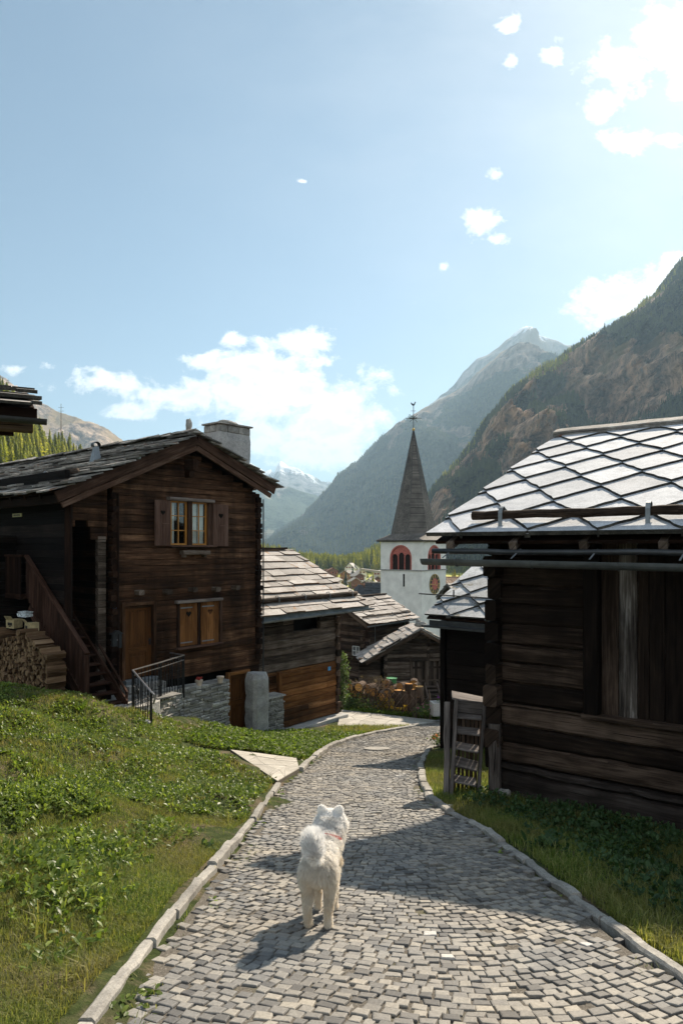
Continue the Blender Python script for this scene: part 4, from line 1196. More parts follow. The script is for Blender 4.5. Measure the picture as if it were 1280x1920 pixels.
# ================================================================ small barn with warm slabs beside the church tower
C3=V((1.18,33.5)); W3=3.75
S3=Frame('slab_roofed_barn',(C3.x,C3.y,-8.0),ANG,'small dark log barn with beige roof slabs and a tiny white window below the tower','barn')
s=S3.o
e0=S3.y(688,1170,-.6); e1=S3.y(781,1156,-.6); o_,d_=S3.ray(733,1114)
E3=V((e0.x,-.6,e0.z)); L3=e1.x-e0.x
yr=1.45; sl3=.52
z3=lambda y:E3.z+sl3*(y+.6)
zr3=z3(yr)
mb=MB(); wall_rows(mb,0,W3,0,z3(0)-.12,0,.15,.17,None,(),seglen=.4,jit=.010,ch=.03); mb.build('front_wall','barn_wood',s)
mb=MB(); wz=S3.x(667,1221,0); wy0=S3.x(673.5,1221,0).y; wy1=S3.x(661,1221,0).y; wz0=S3.x(667,1229,0).z; wz1=S3.x(667,1212,0).z
z=0
while z<zr3-.2:
    ya=.02; yb=2*yr
    if z+.17>z3(0)-.1: ya=(z+.17-E3.z+.1)/sl3-.6; yb=2*yr-ya
    if yb-ya>.1:
        segs=[(ya,yb)]
        if wz0<z+.085<wz1: segs=[(ya,wy0),(wy1,yb)]
        for a,c in segs: mb.beam((.075,a,z+.085),(.075,c,z+.085),.15,.165,seg=3,jit=.008,ch=.03)
    z+=.17
mb.build('gable_wall','barn_wood',s)
mb=MB(); log_ends(mb,.06,.0,0,z3(0)-.15,.17,.15,.2,'y'); 
z=0
while z<z3(0)-.2: mb.beam((-.02,.08,z+.085),(-.22-rnd(0,.06),.08,z+.085+rnd(-.01,.01)),.15,.155,seg=1,jit=.01,ch=.03); z+=.34
mb.build('corner_logs','barn_wood',s)
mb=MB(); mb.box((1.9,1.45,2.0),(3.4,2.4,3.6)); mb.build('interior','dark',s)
mb=MB(); 
for y_ in (wy0,wy1,(wy0+wy1)/2): mb.beam((.0,y_,wz0),(.0,y_,wz1),.035,.035,up=(0,1,0))
for z_ in (wz0,wz1,(wz0+wz1)/2): mb.beam((-.002,wy0,z_),(-.002,wy1,z_),.035,.035)
w_=mb.build('window','white',s)
mb=MB(); mb.box((.05,(wy0+wy1)/2,(wz0+wz1)/2),(.01,wy1-wy0,wz1-wz0)); mb.build('pane','metal_grey',w_)
rf=empty('roof',(0,0,0)); rf.parent=s
Wv=V((0,1,sl3)); vl=(yr+.6)*Wv.length; Wv.normalize(); U=V((1,0,0)); N=U.cross(Wv)
mb=MB(); mb.prism([E3-N*.05,E3+U*L3-N*.05,E3+U*L3+Wv*vl-N*.05,E3+Wv*vl-N*.05],N*.035,ax=U)
T=E3+Wv*vl; Wd=V((0,Wv.y,-Wv.z)); N2=V((0,-N.y,N.z)); mb.prism([T-N2*.05,T+U*L3-N2*.05,T+U*L3+Wd*vl-N2*.05,T+Wd*vl-N2*.05],N2*.035,ax=U)
mb.beam(E3+U*.06-N*.13,T+U*.06-N*.13,.1,.14,up=N); mb.build('roof_boards','rafter',rf)
mb=MB(); slates(mb,E3-Wv*.05,U,Wv,L3,vl+.05,.38,(.4,.85),.03,lift=1.2,jit=.2,over=1.2,rag=.08,skew=.1); mb.build('roof_slabs',['slate_warm','rust_edge'],rf)
mb=MB(); slates(mb,T+Wd*vl,U,-Wd,L3,vl,.42,(.5,.85),.03,lift=1.2,jit=.10,over=1.2,rag=.05); mb.build('roof_slabs',['slate_warm','rust_edge'],rf)
mb=MB(); mb.beam(T+V((0,0,.07)),T+U*L3+V((0,0,.07)),.2,.06,seg=5,jit=.006); mb.build('ridge_cap','grey_wood',rf)
a=E3+U*(L3-.1)+Wv*.42+N*.10; hooks_and_pole(S3,rf,a,a-U*(L3-.15),.035,'grey_wood',(.1,.4,.7))
mb=MB(); gutter(mb,E3+U*(L3+.02)+V((0,-.06,-.08)),E3+V((-.02,-.06,-.11)),.055); mb.build('gutter','metal_grey',rf)
mb=MB(); q=S3.y(704,1200,-.1).x; mb.tube([(q,-.06,z3(0)-.2),(q,-.06,.2)],.018,6); mb.build('lightning_wire','metal_grey',s)
mb=MB(); q=S3.y(759,1200,-.06).x; mb.beam((q,-.05,S3.y(759,1190,0).z),(q,-.05,S3.y(759,1170,0).z+.1),.12,.03,up=(0,1,0)); mb.build('green_shutter',plain_mat('green_paint',(.05,.11,.07),.6),s)
mb=MB()
# ================================================================ gabled shed with plank doors
A5=math.radians(6)
G=Frame('gabled_shed',(1.83,31.2,-7.7),A5,'low weathered shed with a gable roof of thin slates and two plank doors','shed')
g_=G.o
gx0=G.y(722,1240,0).x; gx1=G.y(862,1240,0).x; gap=G.y(790,1180,-.45); gel=G.y(684,1241,-.45); 
gr_=V((2*gap.x-gel.x,-.45,gel.z)) ; 
def gzf(x): return gel.z+(gap.z-gel.z)*(x-gel.x)/(gap.x-gel.x) if x<gap.x else gap.z+(gr_.z-gap.z)*(x-gap.x)/(gr_.x-gap.x)
def glim(z):
    zz=z+.12; k=(zz-gel.z)/(gap.z-gel.z)
    return (gel.x+k*(gap.x-gel.x),gr_.x-k*(gr_.x-gap.x))
dz0=G.y(770,1289,0).z; dz1=G.y(770,1240,0).z
dA=(G.y(773,1260,0).x,G.y(796,1260,0).x,dz0,dz1); dB=(G.y(803,1260,0).x,G.y(828,1260,0).x,dz0,dz1)
mb=MB(); wall_rows(mb,gx0,gx1,.2,gap.z-.15,0,.14,.175,glim,(dA,dB),seglen=.3,jit=.010,ch=.03); mb.build('front_wall','grey_wood',g_)
mb=MB(); wall_rows(mb,gx0-1.2,gx0-.2,.2,gzf(gx0-.5)-.2,.15,.12,.17,None,(),seglen=.3,jit=.014,ch=.02); mb.build('lean_to_wall','grey_wood',g_)
mb=MB(); log_ends(mb,gx0,.0,.2,gzf(gx0)-.2,.175,.14,.16,'y'); xm_=G.y(802,1230,0).x; log_ends(mb,xm_,-.0,dz1,gzf(xm_)-.25,.175,.13,.14,'y'); mb.build('corner_logs','grey_wood',g_)
for D_ in (dA,dB):
    mb=MB(); n=5; w=(D_[1]-D_[0])/n
    for k in range(n): mb.beam((D_[0]+w*(k+.5),.06,D_[2]),(D_[0]+w*(k+.5),.06,D_[3]),w-.006,.03,up=(0,1,0),seg=3,jit=.002,ch=.004)
    for z_ in (.25,.75): mb.beam((D_[0],.035,D_[2]+(D_[3]-D_[2])*z_),(D_[1],.035,D_[2]+(D_[3]-D_[2])*z_),.03,.09)
    d_=mb.build('door','grey_wood',g_)
    mb=MB()
    for x_ in (D_[0]-.06,D_[1]+.05): mb.beam((x_,-.03,D_[2]),(x_,-.03,D_[3]+.1),.11,.12,up=(0,1,0),seg=3,jit=.006,ch=.015)
    mb.beam((D_[0]-.1,-.04,D_[3]+.06),(D_[1]+.1,-.04,D_[3]+.06),.12,.12,seg=3,jit=.005,ch=.015); mb.build('door_frame','grey_wood',d_)
mb=MB(); wall_rows(mb,gx0,gx1,.2,gap.z-.15,1.7,.14,.2,glim); mb.build('rear_wall','house_dark',g_)
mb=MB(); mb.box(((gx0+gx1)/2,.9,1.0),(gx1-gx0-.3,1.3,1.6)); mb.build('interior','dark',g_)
rf=empty('roof',(0,0,0)); rf.parent=g_
for A_,B_ in ((gel,gap),(gr_,gap)):
    O=V((A_.x,-.45,A_.z)); Wv=V((B_.x-A_.x,0,B_.z-A_.z)); vl=Wv.length; Wv.normalize(); U=V((0,1,0)); N=Wv.cross(U); N=N if N.z>0 else -N
    mb=MB(); mb.prism([O-N*.04,O+U*2.3-N*.04,O+U*2.3+Wv*vl-N*.04,O+Wv*vl-N*.04],N*.03,ax=Wv)
    mb.beam(O-N*.10,O+Wv*vl-N*.10,.07,.14,up=N,seg=4,jit=.005,ch=.01); mb.build('roof_boards','rafter',rf)
    mb=MB(); slates(mb,O-Wv*.1,U,Wv,2.3,vl+.1,.3,(.4,.9),.028,lift=1.4,jit=.4,over=1.8,rag=.15); mb.build('roof_slates',['slate_warm','slate_rough'],rf)
mb=MB(); mb.ell((gap.x,-.25,gap.z+.2),(.3,.2,.14),8,6,jit=.15); mb.ell((gap.x-.1,-.2,gap.z+.3),(.12,.12,.16),8,6,jit=.2); mb.build('ridge_stone','wall_stone',rf)
mb=MB(); mb.beam((gap.x,.1,gap.z-.22),(gap.x,-.55,gap.z-.22),.15,.18,seg=2,jit=.008,ch=.02); mb.build('ridge_beam','grey_wood',g_)
mb=MB(); a=G.y(714,1213,-.5); mb.beam((a.x,-.42,gzf(a.x)+.10),(a.x+.9,-.42,gzf(a.x+.9)+.10),.16,.05,up=(-.5,0,1),seg=3,jit=.01); mb.build('bargeboard','pale_board',rf)
# wooden steps in front of the shed
q=G.y(811,1300,-.5); o=empty('wooden_steps',G.w(V((q.x,-.5,G.y(811,1311,-.5).z))),A5,'small grey wooden steps leading up to the shed doors','steps')
for k in range(4):
    mb=MB(); mb.beam((-.27,-.3+.2*k,.1+.14*k),(.27,-.3+.2*k,.1+.14*k),.2,.035,seg=2,jit=.003); mb.build('tread','lintel_wood',o)
for x_ in (-.29,.29): 
    mb=MB(); mb.beam((x_,-.42,.05),(x_,.4,.62),.03,.2,ch=.005); mb.build('stringer','lintel_wood',o)

# ================================================================ RIGHT-HAND HOUSE: dark log granary with frosted diamond slabs
AR=math.atan2(-.5926,.8055)
K0=V((2.27,10.0))
Rb=Frame('dark_log_storehouse',(K0.x,K0.y,-3.75),AR,'big near-black log storehouse with pale diamond-laid roof slabs on the right of the street','storehouse')
r_=Rb.o
WR=7.5
Ey=-.72
eaveL=Rb.y(800,1010,Ey); xl_=eaveL.x; ez=eaveL.z
o_,d_=Rb.ray(1045,822); s_=(xl_-o_.x)/d_.x; rg=o_+d_*s_; print('R ridge',rg,'eave',eaveL)
slR=(rg.z-ez)/(rg.y-Ey)
wtR=ez+slR*(-Ey)-.25
zpan0=Rb.y(1190,1352,0).z; xp0=Rb.y(1097,1200,0).x; xp1=Rb.y(1126,1200,0).x
mb=MB(); wall_rows(mb,.05,xp0,zpan0+.0,wtR,0,.17,.33,None,(),seglen=.25,jit=.014,ch=.035,varh=.3)
mb.build('upper_logs','black_wood',r_)
mb=MB(); wall_rows(mb,.05,WR,.62,zpan0-.01,0,.17,.30,None,(),seglen=.25,jit=.014,ch=.035,varh=.25); mb.build('lower_logs','black_wood',r_)
mb=MB(); wall_rows(mb,.05,WR,-.3,.60,-.05,.2,.42,None,(),seglen=.25,jit=.02,ch=.05,varh=.2); 
M['pale_log']=wood_mat('pale_log',(.018,.013,.011),(.065,.052,.045),(.18,.155,.14),stain=.6)
mb.build('base_log','pale_log',r_)
mb=MB(); mb.beam(((xp0+xp1)/2,-.03,zpan0),((xp0+xp1)/2,-.03,wtR),xp1-xp0,.2,up=(0,1,0),seg=10,jit=.006,ch=.02,r=.1); mb.build('wall_post','black_wood',r_)
# vertical boards
xs=[Rb.y(p,1200,0).x for p in (1126,1159,1194,1216,1246,1282,1330)]+[]
while xs[-1]<WR: xs.append(xs[-1]+rnd(.17,.3))
for i,(a,c) in enumerate(zip(xs,xs[1:])):
    mb=MB(); mb.beam(((a+c)/2,.02+rnd(-.008,.008),zpan0+.03),((a+c)/2,.02+rnd(-.008,.008),wtR),c-a-.008,.045,up=(0,1,0),seg=8,jit=.0025,ch=.006,r=(.8 if i==0 else .45 if i==1 else rnd(.1,.6)))
    o=mb.build('wall_board','pale_board' if i==1 else 'black_wood',r_)
    if i==1: o['label']='pale bleached vertical board'
mb=MB(); mb.beam((xp0-.02,-.06,zpan0-.0),(WR,-.06,zpan0-.0),.16,.07,seg=14,jit=.006,ch=.01,r=.8); mb.build('sill_board','black_wood',r_)
mb=MB(); log_ends(mb,-.02,.02,.55,wtR,.31,.20,.20,'y',jx=.03)
z=.45
while z<wtR-.1: mb.beam((.06,.09,z+.15),(-.08-rnd(0,.12),.09,z+.15+rnd(-.02,.02)),.17,.27,seg=2,jit=.012,ch=.04,taper=.85); z+=.31
mb.build('corner_logs','black_wood',r_)
mb=MB(); mb.beam((.02,-.14,-.05),(.02,-.10,1.18),.17,.13,up=(0,1,0),seg=5,jit=.012,ch=.03,r=.9); mb.build('corner_stub','pale_log',r_)
mb=MB(); 
z=-.2
while z<rg.z-.3:
    ya,yb=.2,2*rg.y-.2
    if z+.3>wtR: ya=max(.2,(z+.5-ez)/slR+Ey); yb=2*rg.y-ya
    if yb-ya>.3: mb.beam((.09,ya,z+.15),(.09,yb,z+.15),.16,.30,seg=6,jit=.014,ch=.035)
    z+=.31
mb.build('gable_wall','black_wood',r_)
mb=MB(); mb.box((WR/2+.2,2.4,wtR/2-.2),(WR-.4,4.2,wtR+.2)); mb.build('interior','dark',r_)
# roof
rf=empty('roof',(0,0,0)); rf.parent=r_
U=V((1,0,0)); Wv=V((0,rg.y-Ey,rg.z-ez)); vlR=Wv.length; Wv.normalize(); N=U.cross(Wv); O=V((xl_,Ey,ez)); ulR=WR-xl_+.6
T=O+Wv*vlR; Wd=V((0,Wv.y,-Wv.z)); N2=V((0,-N.y,N.z))
mb=MB(); mb.prism([O-N*.10+Wv*.05+U*.1,O+U*ulR-N*.10+Wv*.05,O+U*ulR+Wv*vlR-N*.10,O+Wv*vlR-N*.10+U*.1],N*.04,ax=U)
mb.prism([T-N2*.10+U*.1,T+U*ulR-N2*.10,T+U*ulR+Wd*vlR-N2*.10,T+Wd*vlR-N2*.10+U*.1],N2*.04,ax=U); mb.build('roof_boards','house_dark',rf)
aD=.93; bD=1.30
for side,(O_,W_,N_) in enumerate(((O,Wv,N),(T+Wd*vlR,-Wd,N2))):
    mb=MB(); 
    jmax=int(vlR/(bD/2))+2
    vtx={}
    for j in range(jmax,-2,-1):
        for i in range(-1,int(ulR/aD)+2):
            cx=i*aD+(aD/2 if j%2 else 0)+.985-aD+.02; cy=j*bD/2+.02
            def vt(u,v):
                k=(round(u/aD*2),round(v/bD*2))
                if k not in vtx: vtx[k]=(rnd(-.035,.035),rnd(-.03,.03))
                return (u+vtx[k][0],v+vtx[k][1])
            c4_=[vt(cx,cy-bD/2),vt(cx+aD/2,cy),vt(cx,cy+bD/2),vt(cx-aD/2,cy)]
            poly=[]
            for q in range(4):
                p0_,p1_=c4_[q],c4_[(q+1)%4]
                for k in range(5):
                    t_=k/5; jj=.017 if k else 0
                    poly.append((p0_[0]+(p1_[0]-p0_[0])*t_+rnd(-jj,jj),p0_[1]+(p1_[1]-p0_[1])*t_+rnd(-jj,jj)))
            poly=[(cx+(u-cx)*1.012,cy+(v-cy)*1.012+(.0 if v>cy else -.0)) for u,v in poly]
            poly=clip_poly(poly,0,ulR,0,vlR+.02)
            if len(poly)<3: continue
            r0=random.random(); th=.058
            # lower tip rides on the stones below, upper tip tucked under
            pts=[O_+U*u+W_*v+N_*(.072*(1-(v-(cy-bD/2))/bD)) for u,v in poly]
            mb.prism(pts,N_*th,r=r0,mi=0,smi=1,ax=U)
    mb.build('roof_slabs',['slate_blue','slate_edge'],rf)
mb=MB()
mb.beam(T+N*.10-U*.02+V((0,-.12,-.04)),T+N*.10+U*ulR+V((0,-.12,-.04)),.05,.20,up=N.cross(U),seg=20,jit=.006,r=.6)
mb.beam(T+V((-.02,-.10,.13)),T+U*ulR+V((0,-.10,.13)),.30,.05,up=N,seg=20,jit=.008,ch=.01,r=.9); mb.beam(T+V((-.02,.16,.10)),T+U*ulR+V((0,.16,.10)),.32,.05,up=N2,seg=20,jit=.008,ch=.01,r=.7)
mb.build('ridge_cap','slate_rough',rf)
# snow pole
pa=on2(Rb,886,967,O+N*.20,N); pb=pa+V((ulR-1.2,0,0))
mb=MB(); mb.tube([pa.lerp(pb,k/40)+V((0,rnd(-.006,.006),rnd(-.006,.006))) for k in range(41)],[.06*rnd(.9,1.1) for k in range(41)],9,jit=.08)
sp_=mb.build('snow_pole','black_wood',rf)
for px in (941,1216,):
    q=Rb.y(px,967,pa.y); c=V((q.x,pa.y,pa.z)); mb=MB()
    pp=[c+V((0,-.075,-.16)),c+V((0,-.075,.02)),c+V((0,-.05,.09)),c+V((0,.0,.115)),c+V((0,.05,.09)),c+V((0,.07,.02)),c+V((0,.07,-.06))]
    for a,d in zip(pp,pp[1:]): mb.beam(a,d,.055,.012,up=(0,0,1) if abs((d-a).y)>.02 else (0,1,0))
    mb.build('hook','metal_grey',sp_)
# rafters, black pipe, gutter
for k in range(9):
    x_=xl_+.35+k*.93; mb=MB(); mb.beam((x_,Ey+.03,ez-.105),(x_,.6,ez-.105+slR*(.6-Ey)),.10,.11,seg=2,jit=.004,ch=.01,r=rnd(.4,1)); mb.build('rafter_end','grey_wood',rf)
mb=MB(); mb.beam((xl_+.22,-.16,wtR+.02),(WR,-.16,wtR+.0),.2,.24,seg=12,jit=.006,ch=.02); mb.build('wall_plate','char_wood',rf)
mb=MB(); mb.tube([(xl_+.1+k*.4,Ey-.01,ez-.185+rnd(-.008,.008)) for k in range(20)],.038,8); mb.build('snow_pipe','metal_dark',rf,smooth=True)
gl_=Rb.y(793,1050,Ey-.12); mb=MB(); gutter(mb,(gl_.x,Ey-.12,gl_.z+.02),(WR+.3,Ey-.12,gl_.z-.05),.09); 
mb.prism([V((gl_.x,Ey-.12+math.cos(t)*.09,gl_.z+.02+math.sin(t)*.09)) for t in [math.pi+math.pi*j/8 for j in range(9)]],(-.004,0,0))
mb.build('gutter','metal_mid',rf)
for k in range(6):
    x_=gl_.x+.35+k*1.0; mb=MB(); mb.beam((x_,Ey-.20,gl_.z+.035),(x_+.02,Ey+.08,gl_.z+.16),.02,.006); mb.build('gutter_bracket','metal_grey',rf)

# ================================================================ dark shed with mossy slabs behind it
Q0=V((2.52,17.0))
Db=Frame('dark_shed',(Q0.x,Q0.y,-5.2),AR,'narrow black-walled shed with frosty mossy roof slabs behind the diamond-roofed storehouse','shed')
d0=Db.o
ea=Db.y(801,1157,-.4); wz=ea.z-.1
mb=MB(); wall_rows(mb,.0,4.5,0,wz,0,.1,.34,None,(),seglen=1,jit=.003,ch=.01); mb.build('front_wall','char_wood',d0)
mb=MB(); wz2=wz+.8
z=0
while z<wz-.05: mb.beam((.05,.11,z+.17),(.05,4.5,z+.17),.1,.335,seg=3,jit=.003,ch=.01); z+=.34
mb.build('side_wall','char_wood',d0)
mb=MB(); mb.beam((.03,-.04,0),(.03,-.04,wz),.14,.1,up=(0,1,0),ch=.01); mb.build('corner_post','char_wood',d0)
rf=empty('roof',(0,0,0)); rf.parent=d0
o_,d_=Db.ray(864,1090); s_=(ea.x-o_.x)/d_.x; rg2=o_+d_*s_; print('dark shed ridge',rg2, 'eave',ea)
O=V((ea.x,-.45,ea.z)); Wv=V((0,2.3,1.05)).normalized(); N=U.cross(Wv)
mb=MB(); mb.prism([O-N*.05,O+U*5-N*.05,O+U*5+Wv*2.7-N*.05,O+Wv*2.7-N*.05],N*.035,ax=U); T=O+Wv*2.7; Wd=V((0,Wv.y,-Wv.z)); N2=V((0,-N.y,N.z))
mb.prism([T-N2*.05,T+U*5-N2*.05,T+U*5+Wd*2.7-N2*.05,T+Wd*2.7-N2*.05],N2*.035,ax=U); mb.build('roof_boards','house_dark',rf)
for i_,(O_,W_,N_) in enumerate(((O,Wv,N),(T+Wd*2.7,-Wd,N2))):
    mb=MB(); a_,b_=1.0,1.15
    for j in range(6,-2,-1):
        for i in range(-1,7):
            cx=i*a_+(a_/2 if j%2 else 0)+.15; cy=j*b_/2+.05
            poly=[(cx+rnd(-.05,.05),cy-b_/2),(cx+a_*.3,cy-b_*.2+rnd(-.05,.05)),(cx+a_/2,cy),(cx+rnd(-.1,.1),cy+b_/2),(cx-a_/2,cy),(cx-a_*.25+rnd(-.05,.05),cy-b_*.25)]
            poly=[(cx+(u-cx)*1.05,cy+(v-cy)*1.05) for u,v in poly]
            poly=clip_poly(poly,rnd(-.04,.04),5,0,2.72)
            if len(poly)<3: continue
            tl=rnd(.05,.11); mb.prism([O_+U*u+W_*v+N_*(tl*(1-(v-(cy-b_/2))/b_)) for u,v in poly],N_*.04,smi=1,ax=U)
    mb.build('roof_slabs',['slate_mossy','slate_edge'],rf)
mb=MB(); mb.beam(O+V((.1,-.03,-.12)),O+V((5,-.03,-.16)),.03,.13,r=.5); mb.beam(O+V((-.05,-.1,-.2)),O+V((5,-.1,-.24)),.14,.05,r=.5); mb.build('fascia','metal_dark',rf)
mb=MB(); q=on2(Db,850,1125,O+N*.05,N); mb.tube([q,q+V((0,0,.25))],.02,6); mb.beam(q+V((-1,0,.12)),q+V((3,0,.06)),.03,.03); mb.build('snow_bar','metal_dark',rf)
# ================================================================ wooden steps with plank sides by the storehouse
M['steps_wood']=wood_mat('steps_wood',(.035,.03,.028),(.11,.095,.088),(.25,.225,.21),stain=.25)
L0=P(870,1497,10.0)
Lz=gz(P(870,1497,10.15).x,10.15)
Ld=Frame('plank_steps',(P(866,1500,10.0).x,10.0,Lz-.03),math.radians(-8),'steep weathered grey wooden steps with five treads against the corner of the dark storehouse','steps')
l_=Ld.o
lb=lambda px,py,c=0:Ld.y(px,py,c)
def lean(z): return .10+z*.22
pA=lb(846,1492,.02); pB=lb(853,1318,.32)
mb=MB(); mb.beam(lb(845,1497,-.02),lb(855,1312,.30),.055,.22,up=(0,1,0),seg=6,jit=.006,ch=.01,r=.6); mb.build('stringer','steps_wood',l_)
mb=MB(); mb.beam(lb(895,1503,-.02),lb(908,1322,.30),.045,.16,up=(0,1,0),seg=6,jit=.005,ch=.01,r=.5); mb.build('stringer','steps_wood',l_)
mb=MB(); mb.beam(lb(836,1494,.10),lb(838,1316,.42),.09,.30,up=(0,1,0),seg=8,jit=.012,ch=.02,r=.9); mb.build('side_plank','steps_wood',l_)
for (xa,xb,y0,y1,c,tl) in ((853,902,1341,1346,.28,0),(851,899,1370,1375,.22,0),(849,897,1398,1407,.16,0),(849,895,1428,1440,.11,.10),(846,892,1460,1469,.05,0)):
    a=lb(xa,y0,c); e=lb(xb,y1,c); mb=MB(); mb.beam(a+V((0,.05,0)),e+V((0,.05,0)),.20,.03,up=V((0,-.25-tl*3,1)),seg=3,jit=.005,ch=.006,r=rnd(.7,1)); mb.build('tread','steps_wood',l_)
a=lb(851,1322,.34); e=lb(910,1327,.34); mb=MB()
mb.beam(a+V((0,.02,-.01)),e+V((0,.02,-.02)),.05,.20,seg=4,jit=.004,ch=.015,r=.5); mb.build('top_riser','steps_wood',l_)
mb=MB(); mb.beam(a+V((-.03,.25,.10)),e+V((.06,.25,.03)),.5,.035,seg=5,jit=.006,ch=.008,r=.8); mb.build('top_board','steps_wood',l_)
mb=MB()
for k in range(7):
    t_=k/6; zz=.03+rnd(0,.05); 
    mb.beam(lb(850+t_*48,1500,.3),lb(853+t_*48,1335,.5),.035+rnd(0,.03),.03,up=(0,1,0),seg=3,jit=.004)
mb.build('backing_slats','rafter',l_)
mb=MB()
for x_,y_,s_ in ((944,1488,.14),(955,1496,.10),(936,1497,.08)):
    q=P(x_,y_,9.75); mb.ell(q-V((L0.x,10,Lz)),(s_*.8,s_*.6,s_*.5),8,6,jit=.15)
o=mb.build('boulder','wall_stone'); o.location=(L0.x,10,Lz); tag(o,'lumpy grey foundation stones at the foot of the dark storehouse corner','stone')
# ================================================================ roof corner at the upper left
UL=Frame('stone_roofed_hut',(P(30,800,7).x,7.0,-2.6),math.atan2(.45,.9),'corner of a near hut roof with stone slabs and dark beams at the left edge','hut')
u_=UL.o
q=UL.y(74,770,0); top=q.z
mb=MB(); slates(mb,V((-3,-.0,top+.02)),V((1,0,0)),V((0,.96,.28)),3+q.x,2.2,.52,(.5,.9),.035,lift=1.2,jit=.2,over=1.3,rag=.06); 
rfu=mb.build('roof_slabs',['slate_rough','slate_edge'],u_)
mb=MB(); mb.prism([V((-3,.02,top-.05)),V((q.x-.03,.02,top-.05)),V((q.x-.03,2.1,top-.05+.61)),V((-3,2.1,top-.05+.61))],(0,0,.04)); mb.beam((-3,0.0,top-.04),(q.x-.02,0.0,top-.04),.03,.11,r=.4); mb.build('roof_boards','house_dark',u_)
gq=UL.y(88,788,-.06); mb=MB(); gutter(mb,(gq.x,-.08,gq.z),(-3,-.08,gq.z+.03),.055); mb.build('gutter','metal_dark',u_)
bq=UL.y(62,800,.15); mb=MB(); mb.beam((-3,.15,bq.z),(bq.x,.15,bq.z),.14,.13,seg=4,jit=.004,ch=.015); mb.build('purlin','rafter',u_)
bq=UL.y(26,806,.5); mb=MB(); mb.beam((-3,.5,bq.z),(bq.x,.5,bq.z),.16,.12,seg=4,jit=.004,ch=.03); mb.build('purlin','house_dark',u_)
mb=MB(); xw=UL.y(-60,900,.8).x; z=-.6
while z<top-.1: mb.beam((-3,.9,z+.1),(xw,.9,z+.1),.15,.19,seg=3,jit=.005,ch=.02); z+=.2
mb.build('front_wall','house_dark',u_)
# ================================================================ CHURCH TOWER
TA=math.radians(90-37.6)
Tw=Frame('church_tower',(9.38,80.0,-17),TA,'white church tower with a tall dark shingled spire, red belfry windows and a clock','church tower')
t_=Tw.o; TW=5.8
# local x runs along the right-hand face (clock side); the left-hand face runs along +y at x=0
ze=Tw.y(790,1012,0).z; zl=Tw.y(790,1070,0).z
def wallface(mb,P0,ux,L_,z0,z1,op,segs=14):
    """flat wall with one arched opening op=(c,halfw,zb,zspring): face as polygons around it"""
    ux=V(ux)
    c,hw,zb,zs=op
    q=lambda s,z:V(P0)+ux*s+V((0,0,z))
    def F_(pts): 
        b=len(mb.v); mb.v+= [q(*p) for p in pts]; mb.face(tuple(range(b,b+len(pts))),r=.5)
    F_([(0,z0),(c-hw,z0),(c-hw,z1),(0,z1)]); F_([(c+hw,z0),(L_,z0),(L_,z1),(c+hw,z1)])
    F_([(c-hw,z0),(c+hw,z0),(c+hw,zb),(c-hw,zb)])
    n=segs
    for k in range(n):
        a0=math.pi-math.pi*k/n; a1=math.pi-math.pi*(k+1)/n
        F_([(c+hw*math.cos(a0),zs+hw*math.sin(a0)),(c+hw*math.cos(a1),zs+hw*math.sin(a1)),(c+hw*math.cos(a1),z1),(c+hw*math.cos(a0),z1)])
fl=lambda px,py:Tw.x(px,py,0)   # on the left face
fr=lambda px,py:Tw.y(px,py,0)   # on the right face
wl0=fl(733,1040).y; wl1=fl(769,1040).y
cL=(wl0+wl1)/2; hwL=abs(wl0-wl1)/2; zbL=fl(751,1068.5).z; ztL=fl(751,1024.5).z
cR=fr(813.5,1040).x; 
mb=MB()
faces=[((TW,0,0),(0,1,0),cL),((0,TW,0),(1,0,0),cR)]
